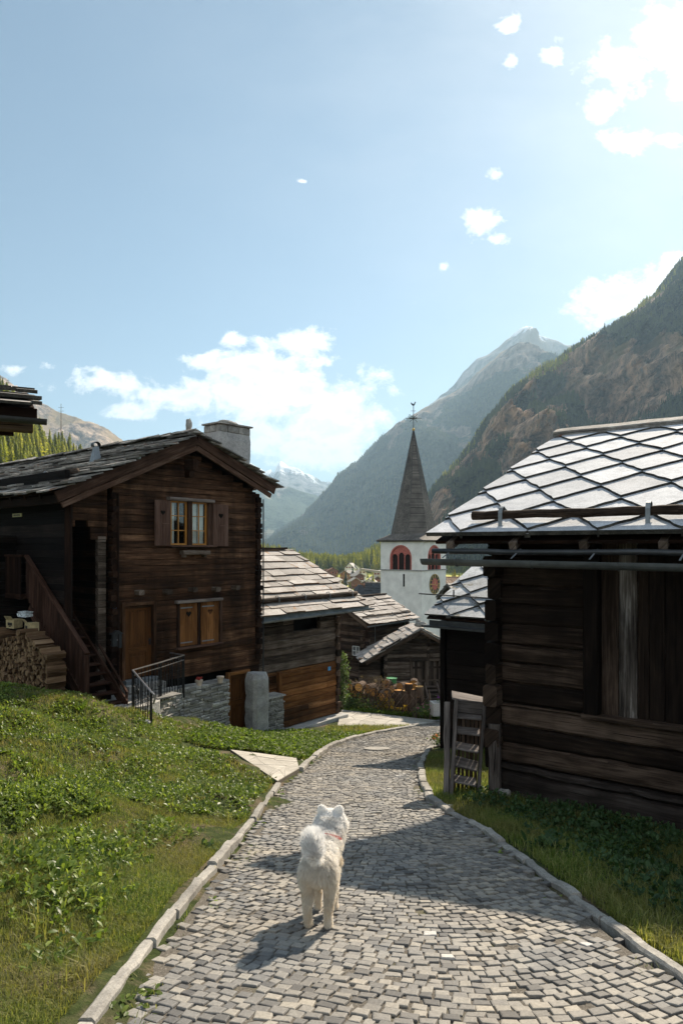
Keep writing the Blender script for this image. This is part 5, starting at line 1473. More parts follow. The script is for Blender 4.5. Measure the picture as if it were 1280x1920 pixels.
# bodies: left face reversed so it faces out
class _: pass
wallface(mb,(0,0,0),(0,1,0),TW,0,ze,(cL,hwL,zbL,ztL-hwL))
wallface(mb,(0,0,0),(1,0,0),TW,0,ze,(cR,hwL,zbL,ztL-hwL))
b=len(mb.v); mb.v+=[V((TW,0,0)),V((TW,TW,0)),V((TW,TW,ze)),V((TW,0,ze))]; mb.face((b,b+1,b+2,b+3))
b=len(mb.v); mb.v+=[V((0,TW,0)),V((TW,TW,0)),V((TW,TW,ze)),V((0,TW,ze))]; mb.face((b,b+3,b+2,b+1))
mb.build('tower_wall','plaster',t_)
mb=MB()
r0=.10
mb.box((TW/2,-.05,zl),(TW+.2,.10,.13),r=.5); mb.box((-.05,TW/2,zl),(.10,TW,.13),r=.5); mb.build('string_course','wall_stone',t_)
def belfry(P0,ux,nin,c,hw,zb,zs,name='belfry_window'):
    e=empty(name,(0,0,0)); e.parent=t_
    P0=V(P0);ux=V(ux);nin=V(nin); q=lambda s,z,d=0:P0+ux*s+V((0,0,z))+nin*d
    n=14
    outer=[(c-hw-.17,zb-.0)]+[(c+(hw+.17)*math.cos(math.pi-math.pi*k/n),zs+(hw+.17)*math.sin(math.pi-math.pi*k/n)) for k in range(n+1)]+[(c+hw+.17,zb)]
    inner=[(c-hw,zb)]+[(c+hw*math.cos(math.pi-math.pi*k/n),zs+hw*math.sin(math.pi-math.pi*k/n)) for k in range(n+1)]+[(c+hw,zb)]
    m2=MB()
    for k in range(len(outer)-1):
        m2.prism([q(*outer[k],-.03),q(*outer[k+1],-.03),q(*inner[k+1],-.03),q(*inner[k],-.03)],nin*.45,r=.5)
    m2.build('window_surround','red_stone',e)
    # tracery: three lights under the arch
    m2=MB(); d=.14; lw_=hw*2/3
    arch=[]; zz=zs+hw*.05
    top=[(c+hw*math.cos(math.pi-math.pi*k/20),zs+hw*math.sin(math.pi-math.pi*k/20)) for k in range(21)]
    # spandrel plate with three round heads, column by column
    N_=48
    for k in range(N_):
        s0=c-hw+2*hw*k/N_; s1=c-hw+2*hw*(k+1)/N_; sm=(s0+s1)/2
        tp=zs+math.sqrt(max(0,hw*hw-(sm-c)**2))
        li=min(2,int((sm-(c-hw))/lw_)); lc=c-hw+lw_*(li+.5); rr_=lw_/2-.06; dx_=sm-lc
        zz0=zs+(.22 if li==1 else .05)
        if abs(dx_)<rr_: lo=zz0+math.sqrt(rr_*rr_-dx_*dx_)
        else: lo=zb
        if tp>lo+.01: m2.prism([q(s0,lo,d),q(s1,lo,d),q(s1,tp,d),q(s0,tp,d)],nin*.12,r=.5)
    m2.build('window_tracery','red_stone',e)
    m2=MB()
    z=zb
    while z<zs+hw-.1:
        hwz=hw if z<zs else math.sqrt(max(.01,hw*hw-(z-zs)**2))
        m2.beam(q(c-hwz,z,.42),q(c+hwz,z,.42),.22,.03,up=V((0,0,1))-nin*.9,r=rnd(.3,.7)); z+=.16
    m2.prism([q(c-hw,zb,.6),q(c+hw,zb,.6),q(c+hw,zs+hw,.6),q(c-hw,zs+hw,.6)],nin*.05); m2.build('louvre','louvre',e)
belfry((0,0,0),(0,1,0),(1,0,0),cL,hwL,zbL,ztL-hwL); belfry((0,0,0),(1,0,0),(0,1,0),cR,hwL,zbL,ztL-hwL)
mb=MB(); q=fl(757,1088); mb.box((-.01,q.y,q.z),(.08,.22,1.5)); mb.build('slit_window','dark',t_)
mb=MB(); q=fl(757,1088); mb.box((.0,q.y,q.z),(.03,.42,1.72)); mb.build('slit_surround','plaster',t_)
# clock on the right face
ck=empty('clock_face',(0,0,0)); ck.parent=t_
qc=fr(814,1095); cr=(fr(814,1076).z-fr(814,1114).z)/2
def disc(mb,r0_,r1_,y,th,n=40):
    pts0=[V((qc.x+r0_*math.cos(2*math.pi*k/n),y,qc.z+r0_*math.sin(2*math.pi*k/n))) for k in range(n)]
    pts1=[V((qc.x+r1_*math.cos(2*math.pi*k/n),y,qc.z+r1_*math.sin(2*math.pi*k/n))) for k in range(n)]
    for k in range(n):
        j=(k+1)%n
        if r0_>0: mb.prism([pts0[k],pts0[j],pts1[j],pts1[k]],(0,th,0),r=.5)
        else: mb.prism([V((qc.x,y,qc.z)),pts1[j],pts1[k]],(0,th,0),r=.5)
mb=MB(); disc(mb,0,cr,-.06,.05); mb.build('dial','clockblack',ck)
mb=MB(); disc(mb,cr*.95,cr*1.0,-.075,.02); mb.build('dial_rim','gold',ck)
mb=MB(); disc(mb,0,cr*.58,-.075,.014); mb.build('dial_centre','red_stone',ck)
NUM=['XII','I','II','III','IIII','V','VI','VII','VIII','IX','X','XI']
mb=MB()
gw={'I':.10,'V':.20,'X':.20}
for k,s_ in enumerate(NUM):
    a=math.pi/2-2*math.pi*k/12; rad_=cr*.77; W_=sum(gw[c_] for c_ in s_)*cr*.55; hh=cr*.30
    up=V((math.cos(a),0,math.sin(a))); rt=V((math.sin(a),0,-math.cos(a))); c0=V((qc.x,-.082,qc.z))+up*rad_
    off=-W_/2
    for c_ in s_:
        w_=gw[c_]*cr*.55; m0=c0+rt*(off+w_/2)
        def st(x0,y0,x1,y1,t=.034): mb.beam(m0+rt*x0*w_*.8+up*y0*hh,m0+rt*x1*w_*.8+up*y1*hh,t,.012,up=(0,1,0))
        if c_=='I': st(0,-.5,0,.5,.04)
        if c_=='V': st(-.5,.5,0,-.5); st(0,-.5,.5,.5)
        if c_=='X': st(-.5,.5,.5,-.5); st(-.5,-.5,.5,.5)
        off+=w_
mb.build('numerals','gold',ck)
mb=MB(); c0=V((qc.x,-.095,qc.z))
mb.beam(c0+V((-cr*.85,0,cr*.02)),c0+V((cr*.80,0,-cr*.16)),.05,.012,up=(0,1,0)); mb.beam(c0+V((cr*.05,0,-cr*.05)),c0+V((-cr*.1,0,cr*.45)),.07,.012,up=(0,1,0)); mb.build('clock_hand','gold',ck)
# spire
sc=V((TW/2,TW/2,0)); o=.42
zoct=Tw.w(V((0,0,0))).z*0+ (1025-1001)/F*84+17; ztip=(1025-808)/F*84.07+17
mb=MB()
sq=[]
n=8; ro=2.62/math.cos(math.pi/8)*.98
ring_sq=[];ring_oct=[];ring_up=[]
for k in range(8):
    a=math.pi/8+math.pi/4*k
    d=V((math.cos(a),math.sin(a),0)); m_=max(abs(d.x),abs(d.y)); 
    e=(TW/2+o)
    # square eave with two points near each corner
    sx=e if d.x>0 else -e; sy=e if d.y>0 else -e
    p=V((d.x/m_*e,d.y/m_*e,ze-.02)); 
    cpt=V((sx,sy,ze-.02)); ring_sq.append(p.lerp(cpt,.98))
    ring_oct.append(V((d.x*ro,d.y*ro,zoct))); ring_up.append(V((d.x*ro*.97,d.y*ro*.97,zoct+.35)))
NR=60
rings=[[sc+p+V((0,0,-.08)) for p in ring_sq],[sc+p for p in ring_sq],[sc+p for p in ring_oct]]
for k in range(1,NR+1):
    f=k/NR; z_=zoct+(ztip-zoct)*f
    # courses of shingles: tiny steps
    rr_=ro*(1-f)*1.0+.05
    rings.append([sc+V((p.x/ro*(rr_),p.y/ro*rr_,z_)) for p in ring_oct])
mb.rings(rings,V((0,0,1)),.5); mb.build('spire','shingle',t_)
mb=MB()
for k in range(8):
    p=ring_oct[k]; mb.beam(sc+p,sc+V((p.x*.03,p.y*.03,ztip)),.05,.03,r=.8)
mb.build('spire_ridge','metal_dark',t_)
mb=MB(); mb.box((TW/2,TW/2,ze-.14),(TW+.7,TW+.7,.12),r=.5); mb.build('eave_board','house_dark',t_)
wv=empty('weathercock',(0,0,0)); wv.parent=t_
u84=F/84
mb=MB(); mb.tube([sc+V((0,0,ztip-.2)),sc+V((0,0,ztip+3.1))],.045,6)
zc_=(1025-784)/u84+17
for a in range(4):
    an=math.radians(35+45*a); d=V((math.cos(an),math.sin(an),0)); 
    L_=1.0 if a%2==0 else .6
    mb.beam(sc+V((0,0,zc_))-d*L_,sc+V((0,0,zc_))+d*L_,.05,.05)
vx=V((math.cos(math.radians(-52)),math.sin(math.radians(-52)),0))
for a in range(8):
    an=math.pi/4*a; d=vx*math.cos(an)+V((0,0,1))*math.sin(an); mb.beam(sc+V((0,0,zc_)),sc+V((0,0,zc_))+d*(.95 if a%2==0 else .68),.045,.045)
mb.beam(sc+V((0,0,zc_+.9))-vx*.3,sc+V((0,0,zc_+.9))+vx*.3,.04,.04)
mb.build('iron_cross','iron',wv)
mb=MB(); mb.ell(sc+V((0,0,ztip+.18)),(.19,.19,.2),12,8); mb.build('gilded_ball','gold',wv)
mb=MB(); zk=(1025-758.5)/u84+17; c=sc+V((0,0,zk))
prof=[(-.34,.02),(-.42,.22),(-.36,.34),(-.24,.24),(-.12,.10),(.06,.12),(.16,.34),(.22,.46),(.30,.42),(.38,.34),(.28,.28),(.26,.10),(.14,-.10),(.04,-.18),(.03,-.34),(-.05,-.34),(-.06,-.16),(-.22,-.10)]
mb.prism([c+vx*(x*.8)+V((0,0,z*.8))-vx.cross(V((0,0,1)))*.02 for x,z in prof],vx.cross(V((0,0,1)))*.04); mb.build('cockerel','iron',wv)

# ================================================================ VILLAGE ROOFS between the barns and the tower
M['chalet_wood']=wood_mat('chalet_wood',(.07,.03,.016),(.14,.06,.03),(.24,.12,.06),stain=.2)
M['chalet_ochre']=wood_mat('chalet_ochre',(.20,.10,.03),(.34,.19,.07),(.45,.28,.12),stain=.1)
M['far_roof']=stone_mat('far_roof_slate',[(.20,.18,.165),(.30,.275,.25),(.40,.37,.34)],.6,.8,.2,.02,None,.3)
M['dark_roof']=stone_mat('dark_roof_slate',[(.03,.032,.035),(.055,.058,.062),(.09,.092,.095)],2,.6,.3,.02,None,.3)
def chalet(px,py,Y,w,d,hw,hr,rot,wallm,roofm,label,cat='chalet',name='chalet',over=.9,win=2):
    """gable front facing -y local; px,py at the middle of the base of the front"""
    p=P(px,py,Y); gz_=min(p.z,road_z(Y))-2
    e=empty(name,(p.x,p.y,gz_),math.radians(rot),label,cat,'village houses in the valley below')
    b0=p.z-gz_
    mb=MB(); mb.prism([V((-w/2,0,0)),V((w/2,0,0)),V((w/2,0,b0+hw)),V((0,0,b0+hw+hr)),V((-w/2,0,b0+hw))],(0,d,0),ax=V((1,0,0))); wl=mb.build('wall',wallm,e)
    for s in(-1,1):
        mb=MB(); k=hr/(w/2); a=V((s*(w/2+over),-over,b0+hw-over*k)); t0=V((0,-over,b0+hw+hr))
        n=V((s*hr,0,w/2)).normalized()
        mb.prism([a,t0,t0+V((0,d+2*over,0)),a+V((0,d+2*over,0))],n*.28); mb.build('roof',roofm,e)
    if win:
        for r_ in range(win):
            for s in (-.27,0,.27) if w>7 else (-.2,.2):
                mb=MB(); z_=b0+.8+r_*2.6
                if z_+1.2>b0+hw+hr*(1-2*abs(s)*.9)-.3: continue
                mb.box((s*w,-.03,z_+.5),(.9,.1,1.1)); ww=mb.build('window','glass_dark',e)
                mb=MB(); 
                for x_ in (-.62,.62): mb.box((s*w+x_,-.06,z_+.5),(.3,.06,1.15))
                mb.build('window_shutter','red_stone',ww)
    return e
V_=[(624,1077,515,8,7,2.6,2.2,8,'chalet_wood','chalet_wood','low brown chalet with a brown roof at the left edge of the sunny meadow'),
    (647,1087,480,9.5,8,4,2.4,-38,'chalet_ochre','far_roof','ochre timber chalet with a pale roof, largest in the valley village'),
    (674,1088,470,7,6.5,3.0,2.0,25,'chalet_wood','far_roof','reddish brown chalet with a pale roof right of the ochre chalet'),
    (679,1083,500,6.5,6,3.8,2.0,20,'white','far_roof','white house with a grey roof rising behind the reddish chalet'),
    (667,1101,420,6.5,6,3.6,2.0,12,'chalet_wood','far_roof','dark brown chalet with small red shutters just above the black pyramid roof'),
    (655,1073,545,8,7,3.6,3.6,-20,'white','dark_roof','white house with a steep dark roof at the forest edge'),
    (667,1072,548,6,6,3.4,2.0,20,'white','far_roof','small white house half behind conifers right of the steep dark roof'),
    (692,1096,440,5,5,2.0,1.6,-25,'white','far_roof','small pale house with a white gable near the church tower'),
    (682,1099,430,4.5,4.5,1.8,1.4,12,'chalet_wood','far_roof','tiny brown hut between the dark brown chalet and the pale house'),
    (707,1092,450,5,5,2.6,1.6,30,'chalet_wood','far_roof','brown chalet whose right side is cut off by the church tower'),
    (626,1092,440,5,5,1.6,1.2,-30,'white','far_roof','pale low house roof just above the slab-roofed barn'),
    (706,1079,500,6,6,2.0,1.5,-25,'concrete','far_roof','grey house on the meadow beside the church tower'),
    (612,1073,530,6,3,1.3,.8,0,'chalet_wood','chalet_wood','long tiny brown shed lying on the left of the yellow meadow'),
    (860,1088,330,22,10,1.5,1.5,0,'chalet_wood','chalet_wood','distant brown building between the church tower and the storehouse')]
for i,v_ in enumerate(V_[:-1]): chalet(*v_)
# long pale roof line on the meadow (avalanche gallery / long shed)
e=empty('long_shed',P(700,1072,505)+V((0,0,-3)),0,'long low shed with a pale roof running across the meadow to the church tower','shed')
pa=P(676,1066,500)-V(e.location);pb=P(724,1072,470)-V(e.location)
mb=MB(); mb.beam(pa,pb,2.2,.25,r=.9); mb.build('roof','far_roof',e); mb=MB(); mb.beam(pa+V((0,.6,-.7)),pb+V((0,.6,-.7)),1.6,1.1); mb.build('wall','concrete',e)
# nearer dark roofs left of the tower
def roofhouse(name,label,px,py,Y,w,d,hr,rot,mat,wallm='house_dark',over=.4,group=None,lenr=None):
    p=P(px,py,Y); e=empty(name,(p.x,p.y,p.z-6),math.radians(rot),label,'house',group)
    mb=MB(); mb.prism([V((-w/2,0,-3)),V((w/2,0,-3)),V((w/2,0,6)),V((0,0,6+hr)),V((-w/2,0,6))],(0,d,0)); mb.build('wall',wallm,e)
    for s in(-1,1):
        k=hr/(w/2); a=V((s*(w/2+over),-over,6-over*k)); t0=V((0,-over,6+hr)); Wv=(t0-a); vl=Wv.length; Wv.normalize(); U=V((0,1,0))
        mb=MB(); slates(mb,a,U,Wv,d+2*over,vl,.5,(.4,.8),.05,lift=1,jit=.1,over=1.25); 
        n=V((s*hr,0,w/2)).normalized(); mb.prism([a-n*.1,t0-n*.1,t0+U*(d+2*over)-n*.1,a+U*(d+2*over)-n*.1],n*.08)
        mb.build('roof',mat,e)
    return e
p=P(674,1096,95)
e=empty('pyramid_roofed_house',(p.x,p.y,p.z-9),math.radians(28),'house with a steep black pyramid roof in front of the chalets','house')
mb=MB(); mb.rings([[V((sx*2.7,sy*2.7,z)) for sx,sy in((-1,-1),(1,-1),(1,1),(-1,1))] for z in(-2,4.4)],V((1,0,0)),.5); mb.build('wall','house_dark',e)
mb=MB(); mb.rings([[V((sx*w_,sy*w_,z)) for sx,sy in((-1,-1),(1,-1),(1,1),(-1,1))] for w_,z in((3.1,4.3),(3.1,4.45),(.15,9.0))],V((1,0,0)),.5); mb.build('roof','dark_roof',e)
e=roofhouse('dark_roofed_house','house with a steep blue-black slate roof tucked against the left side of the church tower',691,1119,92,4.4,3.2,1.9,-100,'dark_roof')
# lattice-like battened roof right of the tower
p=P(838,1101,92); e=empty('battened_roof_house',(p.x,p.y,p.z-8),math.radians(4),'house with a sunlit brown battened roof right of the church tower','house')
dzb=(1101-1086)/F*95
mb=MB(); mb.prism([V((-3,0,7.9)),V((3.9,0,7.95)),V((3.0,4,8+dzb)),V((-3,4,8+dzb))],(0,0,.06)); 
for k in range(26): mb.beam((-2.9+k*.26,0,8.03),(-2.9+k*.225,4,8+dzb+.06),.10,.07,r=rnd(.2,1))
mb.beam((-3,-.05,8.03),(3.9,-.05,8.06),.12,.14,r=1); mb.beam((-3,4,8.06+dzb),(3.0,4,8.06+dzb),.35,.16,r=.4); mb.beam((-3,3.2,8-.12+dzb),(3.1,3.2,8-.12+dzb),.12,.12,r=1)
mb.prism([V((-3,0,6.0)),V((4.1,0,6.0)),V((3.9,0,7.9)),V((-3,0,7.9))],(0,.06,0))
M['battens']=wood_mat('battens',(.16,.10,.07),(.32,.23,.17),(.50,.40,.32),stain=.1)
mb.build('roof','battens',e); mb=MB(); mb.box((.4,2.2,3.5),(6.4,3.6,7)); mb.build('wall','house_dark',e)
e=roofhouse('rust_roofed_barn','barn with a rusty brown slab roof between the battened roof and the mossy shed roof',848,1124,38,4.5,4,.85,-84,'slate_rough',over=.3)
e=roofhouse('high_roof_barn','barn corner with pale slabs showing above, left of the storehouse wall',902,1080,30,2.2,3.5,.45,-88,'slate_mossy','char_wood',over=.4)

# ================================================================ MOUNTAINS
def cr_ridge(poly,step):
    xs=[p[0] for p in poly]; out=[]
    x=xs[0]
    while x<=xs[-1]: out.append((x,float(np.interp(x,xs,[p[1] for p in poly])))); x+=step
    return out
def mountain(name,poly,D,footy,Df,nv,step,amp,fr,mat,jag=3,seed=0,tilt=0,spur=1.0,Dl=None,Drr=None,forestfn=None,back=.5,smooth=True):
    rd_=cr_ridge(poly,step); n=len(rd_)
    verts=[];fo=[];ro=[]
    x0,x1=poly[0][0],poly[-1][0]
    for j in range(-2,nv+1):
        v=max(0,j)/nv
        for i,(px,py) in enumerate(rd_):
            s=(px-x0)/(x1-x0)
            Dr=D+tilt*(s-.5); 
            if Dl is not None: Dr=Dl+(Drr-Dl)*s
            pr=P(px,py+jag*(noise.noise(V((px*.06,seed,0)))+.5*noise.noise(V((px*.2,seed,3)))),Dr)
            pf=P(px,footy,Df if Df<Dr else Dr*.6)
            if j<0:
                k=-j; p=pr+V((0,Dr*.12*k,-Dr*.06*k*back)); d=0
            else:
                vv=v**1.15; p=pr.lerp(pf,vv)
                q=V((p.x*fr,p.z*fr*1.0,seed*7.1+p.y*fr*.35))
                rdg=1-abs(noise.noise(V((p.x*fr*.9+seed,p.z*fr*.28,seed))))*2.2
                f=noise.fractal(q*2.2,.9,2.1,6)
                env=min(1,v*7+.01)*min(1,(1-v)*4+.1)
                d=(rdg*.55*spur+f*.75)*amp*env
                p=p+V((0,-d,d*.12))
                ro.append(f)
            if j<0: ro.append(0)
            verts.append(p)
            fo.append(0)
    nr=nv+3
    idx=np.arange(nr*n).reshape(nr,n)
    fc=np.stack([idx[:-1,:-1],idx[1:,:-1],idx[1:,1:],idx[:-1,1:]],-1).reshape(-1,4)
    vv=np.array([tuple(p) for p in verts])
    if forestfn: fo=np.array([forestfn(V(p)) for p in verts])
    o=npmesh(name,vv,fc,mat,smooth=smooth,extra={'forest':np.array(fo,float)})
    tag(o,kind='structure'); return o,vv,np.array(fo,float),fc
def mtn_mat(name,rock,grass,forest,sc_,tree_sc,snow=None,bdist=6,fstr=1.0,stretch=(1,1,.35),grassz=None):
    m,t=newmat(name); M[name]=m
    g=t.add('ShaderNodeNewGeometry').outputs['Position']
    a=t.noise(t.vmul(g,stretch),sc_,9,.66,.15); b=t.noise(g,sc_*6,6,.7); tr=t.add('ShaderNodeTexVoronoi',{'Scale':tree_sc}); t.put(tr.inputs['Vector'],g)
    strk=t.noise(t.vmul(g,(1,1,.30)),sc_*7,10,.78,0)
    mx_=t.math('ADD',t.math('MULTIPLY',b,.4),t.math('MULTIPLY',strk,.6))
    rc=t.ramp(mx_,[(.42,tuple(x*.20 for x in rock)),(.5,tuple(x*.9 for x in rock)),(.58,tuple(min(1,x*1.9) for x in rock))])
    gr=t.mix(t.ramp(a,[(.50,0),(.60,1)]),rc,grass)
    f=t.math('ADD',t.attr('forest'),t.math('MULTIPLY_ADD',b,.9,-.45)); f=t.math('ADD',f,t.math('MULTIPLY_ADD',a,1.2,-.6))
    fm=t.ramp(f,[(.42,0),(.5,1)])
    fc_=t.ramp(tr.outputs['Distance'],[(0,tuple(x*1.4 for x in forest)),(.6,tuple(x*.55 for x in forest))])
    c=t.mix(t.math('MULTIPLY',fm,fstr),gr,fc_)
    if snow:
        sp=t.add('ShaderNodeSeparateXYZ'); t.put(sp.inputs[0],g)
        sn=t.add('ShaderNodeSeparateXYZ'); t.put(sn.inputs[0],t.add('ShaderNodeNewGeometry').outputs['Normal'])
        s=t.math('ADD',t.math('MULTIPLY_ADD',sp.outputs[2],1/snow[1],-snow[0]/snow[1]),t.math('MULTIPLY_ADD',strk,snow[2],-snow[2]*.5))
        s=t.math('ADD',s,t.math('MULTIPLY_ADD',a,1.4,-.7))
        c=t.mix(t.ramp(s,[(.45,0),(.55,1)]),c,(.80,.82,.86))
    h=t.math('ADD',t.math('MULTIPLY',b,.5),t.math('MULTIPLY',strk,.5)); h=t.math('ADD',h,t.math('MULTIPLY',t.math('MULTIPLY',tr.outputs['Distance'],fm),-.5))
    t.out(t.bsdf(c,.95,t.bump(h,.9,bdist),.05)); return m
mtn_mat('hill_mat',(.34,.215,.14),(.16,.12,.055),(.020,.034,.012),.009,.16,bdist=14)
mtn_mat('mid_mat',(.20,.155,.125),(.28,.17,.08),(.018,.036,.018),.0022,.07,bdist=16)
mtn_mat('peak_mat',(.20,.185,.18),(.24,.19,.14),(.05,.07,.04),.0016,.05,snow=(1230,160,2.6),bdist=25)
mtn_mat('snow_mat',(.14,.14,.155),(.20,.22,.22),(.10,.12,.10),.0018,.03,snow=(600,260,3.0),bdist=30)
mtn_mat('left_mat',(.33,.245,.18),(.33,.24,.13),(.10,.11,.04),.0035,.06,bdist=12,stretch=(1,1,.5))
mtn_mat('blue_mat',(.20,.17,.14),(.20,.19,.10),(.05,.075,.035),.0025,.05,bdist=14)
def ffn(seed,lo,hi,th=0.,sc=.006,off=0.15):
    def f(p):
        n=noise.fractal(V((p.x*sc,p.y*sc*.4,p.z*sc*.8+seed)),1,2,5)
        e=.5+n*1.3+off
        if p.z>hi: e-= (p.z-hi)/max(1,(hi-lo))
        return e
    return f
RIGHT=[(640,1078),(690,1052),(730,1030),(760,1008),(790,965),(803,932),(830,898),(858,868),(880,842),(905,797),(930,768),(960,735),(1000,700),(1040,680),(1080,652),(1130,626),(1170,600),(1200,573),(1240,543),(1262,506),(1285,486),(1340,440),(1420,400),(1560,340)]
LEFT=[(-260,540),(-120,640),(-40,688),(0,703),(30,722),(60,742),(90,762),(120,776),(150,785),(178,794),(195,800),(220,818),(245,836),(300,868),(380,915),(440,950)]
MID=[(470,1032),(500,1014),(540,984),(580,955),(600,938),(622,915),(640,893),(655,878),(680,855),(700,836),(740,801),(760,787),(790,768),(820,752),(850,736),(875,720),(892,700),(910,686),(935,664),(955,651),(975,646),(1000,656),(1030,662),(1060,676),(1100,700),(1200,760),(1300,800)]
PEAK=[(740,822),(780,775),(820,748),(850,722),(870,695),(895,672),(915,664),(938,648),(950,636),(962,626),(975,616),(986,611),(995,614),(1004,620),(1012,629),(1035,637),(1060,645),(1080,652),(1110,672),(1160,715),(1260,780)]
SNOW=[(300,905),(380,880),(420,868),(450,864),(470,868),(488,878),(498,884),(508,880),(514,888),(520,874),(526,863),(533,868),(540,874),(552,876),(562,880),(575,892),(590,900),(605,905),(622,906),(640,908),(660,902),(700,900),(800,900)]
BLUE=[(200,930),(380,915),(450,912),(490,916),(510,914),(540,912),(560,920),(590,928),(610,936),(640,950),(680,965),(760,980)]
mountain('snow_mountain',SNOW,7600,975,4600,70,2.5,260,.0016,'snow_mat',jag=2.2,seed=3,spur=1.3)
mountain('distant_slope',BLUE,4700,1055,3300,60,4,160,.0016,'blue_mat',jag=2,seed=5,forestfn=ffn(5,0,380,off=.35,sc=.003))
mountain('peak_mountain',PEAK,4250,960,3600,90,3,300,.0016,'peak_mat',jag=3.5,seed=8,spur=1.4,forestfn=ffn(5,0,300,off=-.8))
_,vm,fm_,fcm=mountain('mid_mountain',MID,3300,1062,1900,150,3.0,210,.0022,'mid_mat',jag=2.5,seed=11,spur=1.3,Dl=3500,Drr=2900,forestfn=lambda p:(.75+noise.fractal(V((p.x*.004,p.z*.003,3)),1,2,5)*.9)-max(0,(p.z-(640+140*noise.noise(V((p.x*.004,0,0)))))/150))
_,vl_,fl_,fcl=mountain('left_mountain',LEFT,2600,1000,2050,90,4,70,.0030,'left_mat',jag=3,seed=17,spur=1.6,forestfn=lambda p:-.6)
_,vr,fr_,fcr=mountain('near_hillside',RIGHT,1400,1096,640,230,2.2,120,.0085,'hill_mat',jag=5,seed=23,spur=1.5,Dl=900,Drr=1500,forestfn=lambda p:.58+noise.fractal(V((p.x*.010,p.y*.004,p.z*.0065+2)),1,2,5)*1.5)

# trees for the slopes: seen as one wood
def conifer_template(seed,tiers=7,br=7,w=.21,h=1.0,drop=.35,trunk=True,rag=.3,start=.10):
    r_=random.Random(seed); v=[];f=[];rn=[]
    if trunk:
        for k in range(4):
            a=math.pi/2*k; v.append((math.cos(a)*.014,math.sin(a)*.014,0))
        v.append((0,0,h*.95))
        for k in range(4): f.append((k,(k+1)%4,4)); rn.append(-1)
    for t in range(tiers):
        z=start+(h-start)*(t/tiers)**.95; rad=w*(1-(z-start)/(h-start)*.93)*r_.uniform(.85,1.1); zt=z+ (h-start)/tiers*1.1
        a0=r_.uniform(0,6.28)
        for k in range(br):
            a=a0+2*math.pi*k/br+r_.uniform(-.25,.25); rr=rad*r_.uniform(1-rag,1.12); da=math.pi/br*r_.uniform(.7,1.15)
            z0=z-rr*drop+r_.uniform(-.01,.01)
            b=len(v)
            v+= [(0,0,min(h,zt+.02)),(math.cos(a-da)*rr*.75,math.sin(a-da)*rr*.75,z0+.02),(math.cos(a)*rr,math.sin(a)*rr,z0-.01),(math.cos(a+da)*rr*.75,math.sin(a+da)*rr*.75,z0+.02)]
            f+= [(b,b+1,b+2),(b,b+2,b+3)]; q=r_.random(); rn+=[q,q]
    return np.array(v),np.array(f),np.array(rn)
def forest(name,pts,hs,tmpl,mat,seed=1,leafvar=.5,wj=.25,kind='stuff',parent=None):
    rg_=np.random.default_rng(seed); V_a=[];F_a=[];R_a=[];off=0
    for i,(p,hh) in enumerate(zip(pts,hs)):
        tv,tf,tr=tmpl[int(rg_.integers(len(tmpl)))]
        a=rg_.uniform(0,6.28); c,s=math.cos(a),math.sin(a); wd=hh*rg_.uniform(1-wj,1+wj)
        q=np.empty_like(tv); q[:,0]=(tv[:,0]*c-tv[:,1]*s)*wd+p[0]; q[:,1]=(tv[:,0]*s+tv[:,1]*c)*wd+p[1]; q[:,2]=tv[:,2]*hh+p[2]
        V_a.append(q);F_a.append(tf+off); off+=len(tv)
        base=rg_.uniform(0,1)
        R_a.append(np.where(tr<0,0,np.clip(base*(1-leafvar)+tr*leafvar,0,1)))
    o=npmesh(name,np.concatenate(V_a),np.concatenate(F_a),mat,np.concatenate(R_a),parent=parent)
    return o
def scatter(vv,fo,fc,n,seed,thr=.5,skip=0,zmax=None):
    rg_=np.random.default_rng(seed); A=vv[fc]; ar=np.linalg.norm(np.cross(A[:,1]-A[:,0],A[:,2]-A[:,0]),axis=1)*(fo[fc].mean(1)>thr)
    pr=ar/ar.sum(); k=rg_.choice(len(fc),n,p=pr); u=rg_.random((n,1));w=rg_.random((n,1))
    p=(A[k,0]*(1-u)+A[k,1]*u)*(1-w)+(A[k,3]*(1-u)+A[k,2]*u)*w
    return p
M['needle_far']=leaf_mat('conifer_green',(.020,.032,.011),(.045,.062,.018),(.10,.11,.028),trans=.35)
M['needle_larch']=leaf_mat('larch_green',(.05,.07,.014),(.17,.19,.03),(.46,.42,.075),trans=.6,tboost=1.9)
p2_=None
M['needle_gold']=leaf_mat('golden_larch',(.16,.15,.02),(.26,.23,.03),(.36,.30,.04),trans=.5)
small=[conifer_template(k,3,5,.22,trunk=False) for k in range(4)]
p=scatter(vr,fr_,fcr,30000,1,.50); forest('wood_on_hillside',p-np.array([0,0,.6]),rng.uniform(6,13,len(p)),small,'needle_far',2).__setitem__('kind','stuff')
p=scatter(vr,fr_+.35,fcr,7000,77,.5); forest('scrub_on_cliffs',p-np.array([0,0,.6]),rng.uniform(4,9,len(p)),small,'needle_far',78).__setitem__('kind','stuff')
# crest of the near hillside
rd_=[]
for px,py in cr_ridge(RIGHT,1.15):
    if random.random()<.8 and noise.noise(V((px*.02,9,0)))>-.25:
        s=(px-RIGHT[0][0])/(RIGHT[-1][0]-RIGHT[0][0]); Dr=900+600*s
        for k in range(2):
            j=rnd(0,20) if k else 0
            q=P(px,py+5*(noise.noise(V((px*.06,23,0)))+.5*noise.noise(V((px*.2,23,3))))+j*.5,Dr-j*3); rd_.append((q.x,q.y,q.z-2.5))
forest('wood_on_crest',rd_,rng.uniform(7,15,len(rd_)),small,'needle_larch',3).__setitem__('kind','stuff')
p=scatter(vm,fm_,fcm,14000,5,.5); forest('wood_on_mountain',p-np.array([0,0,2]),rng.uniform(10,19,len(p)),[conifer_template(k,2,4,.26,trunk=False) for k in range(3)],'needle_far',6,leafvar=.2).__setitem__('kind','stuff')
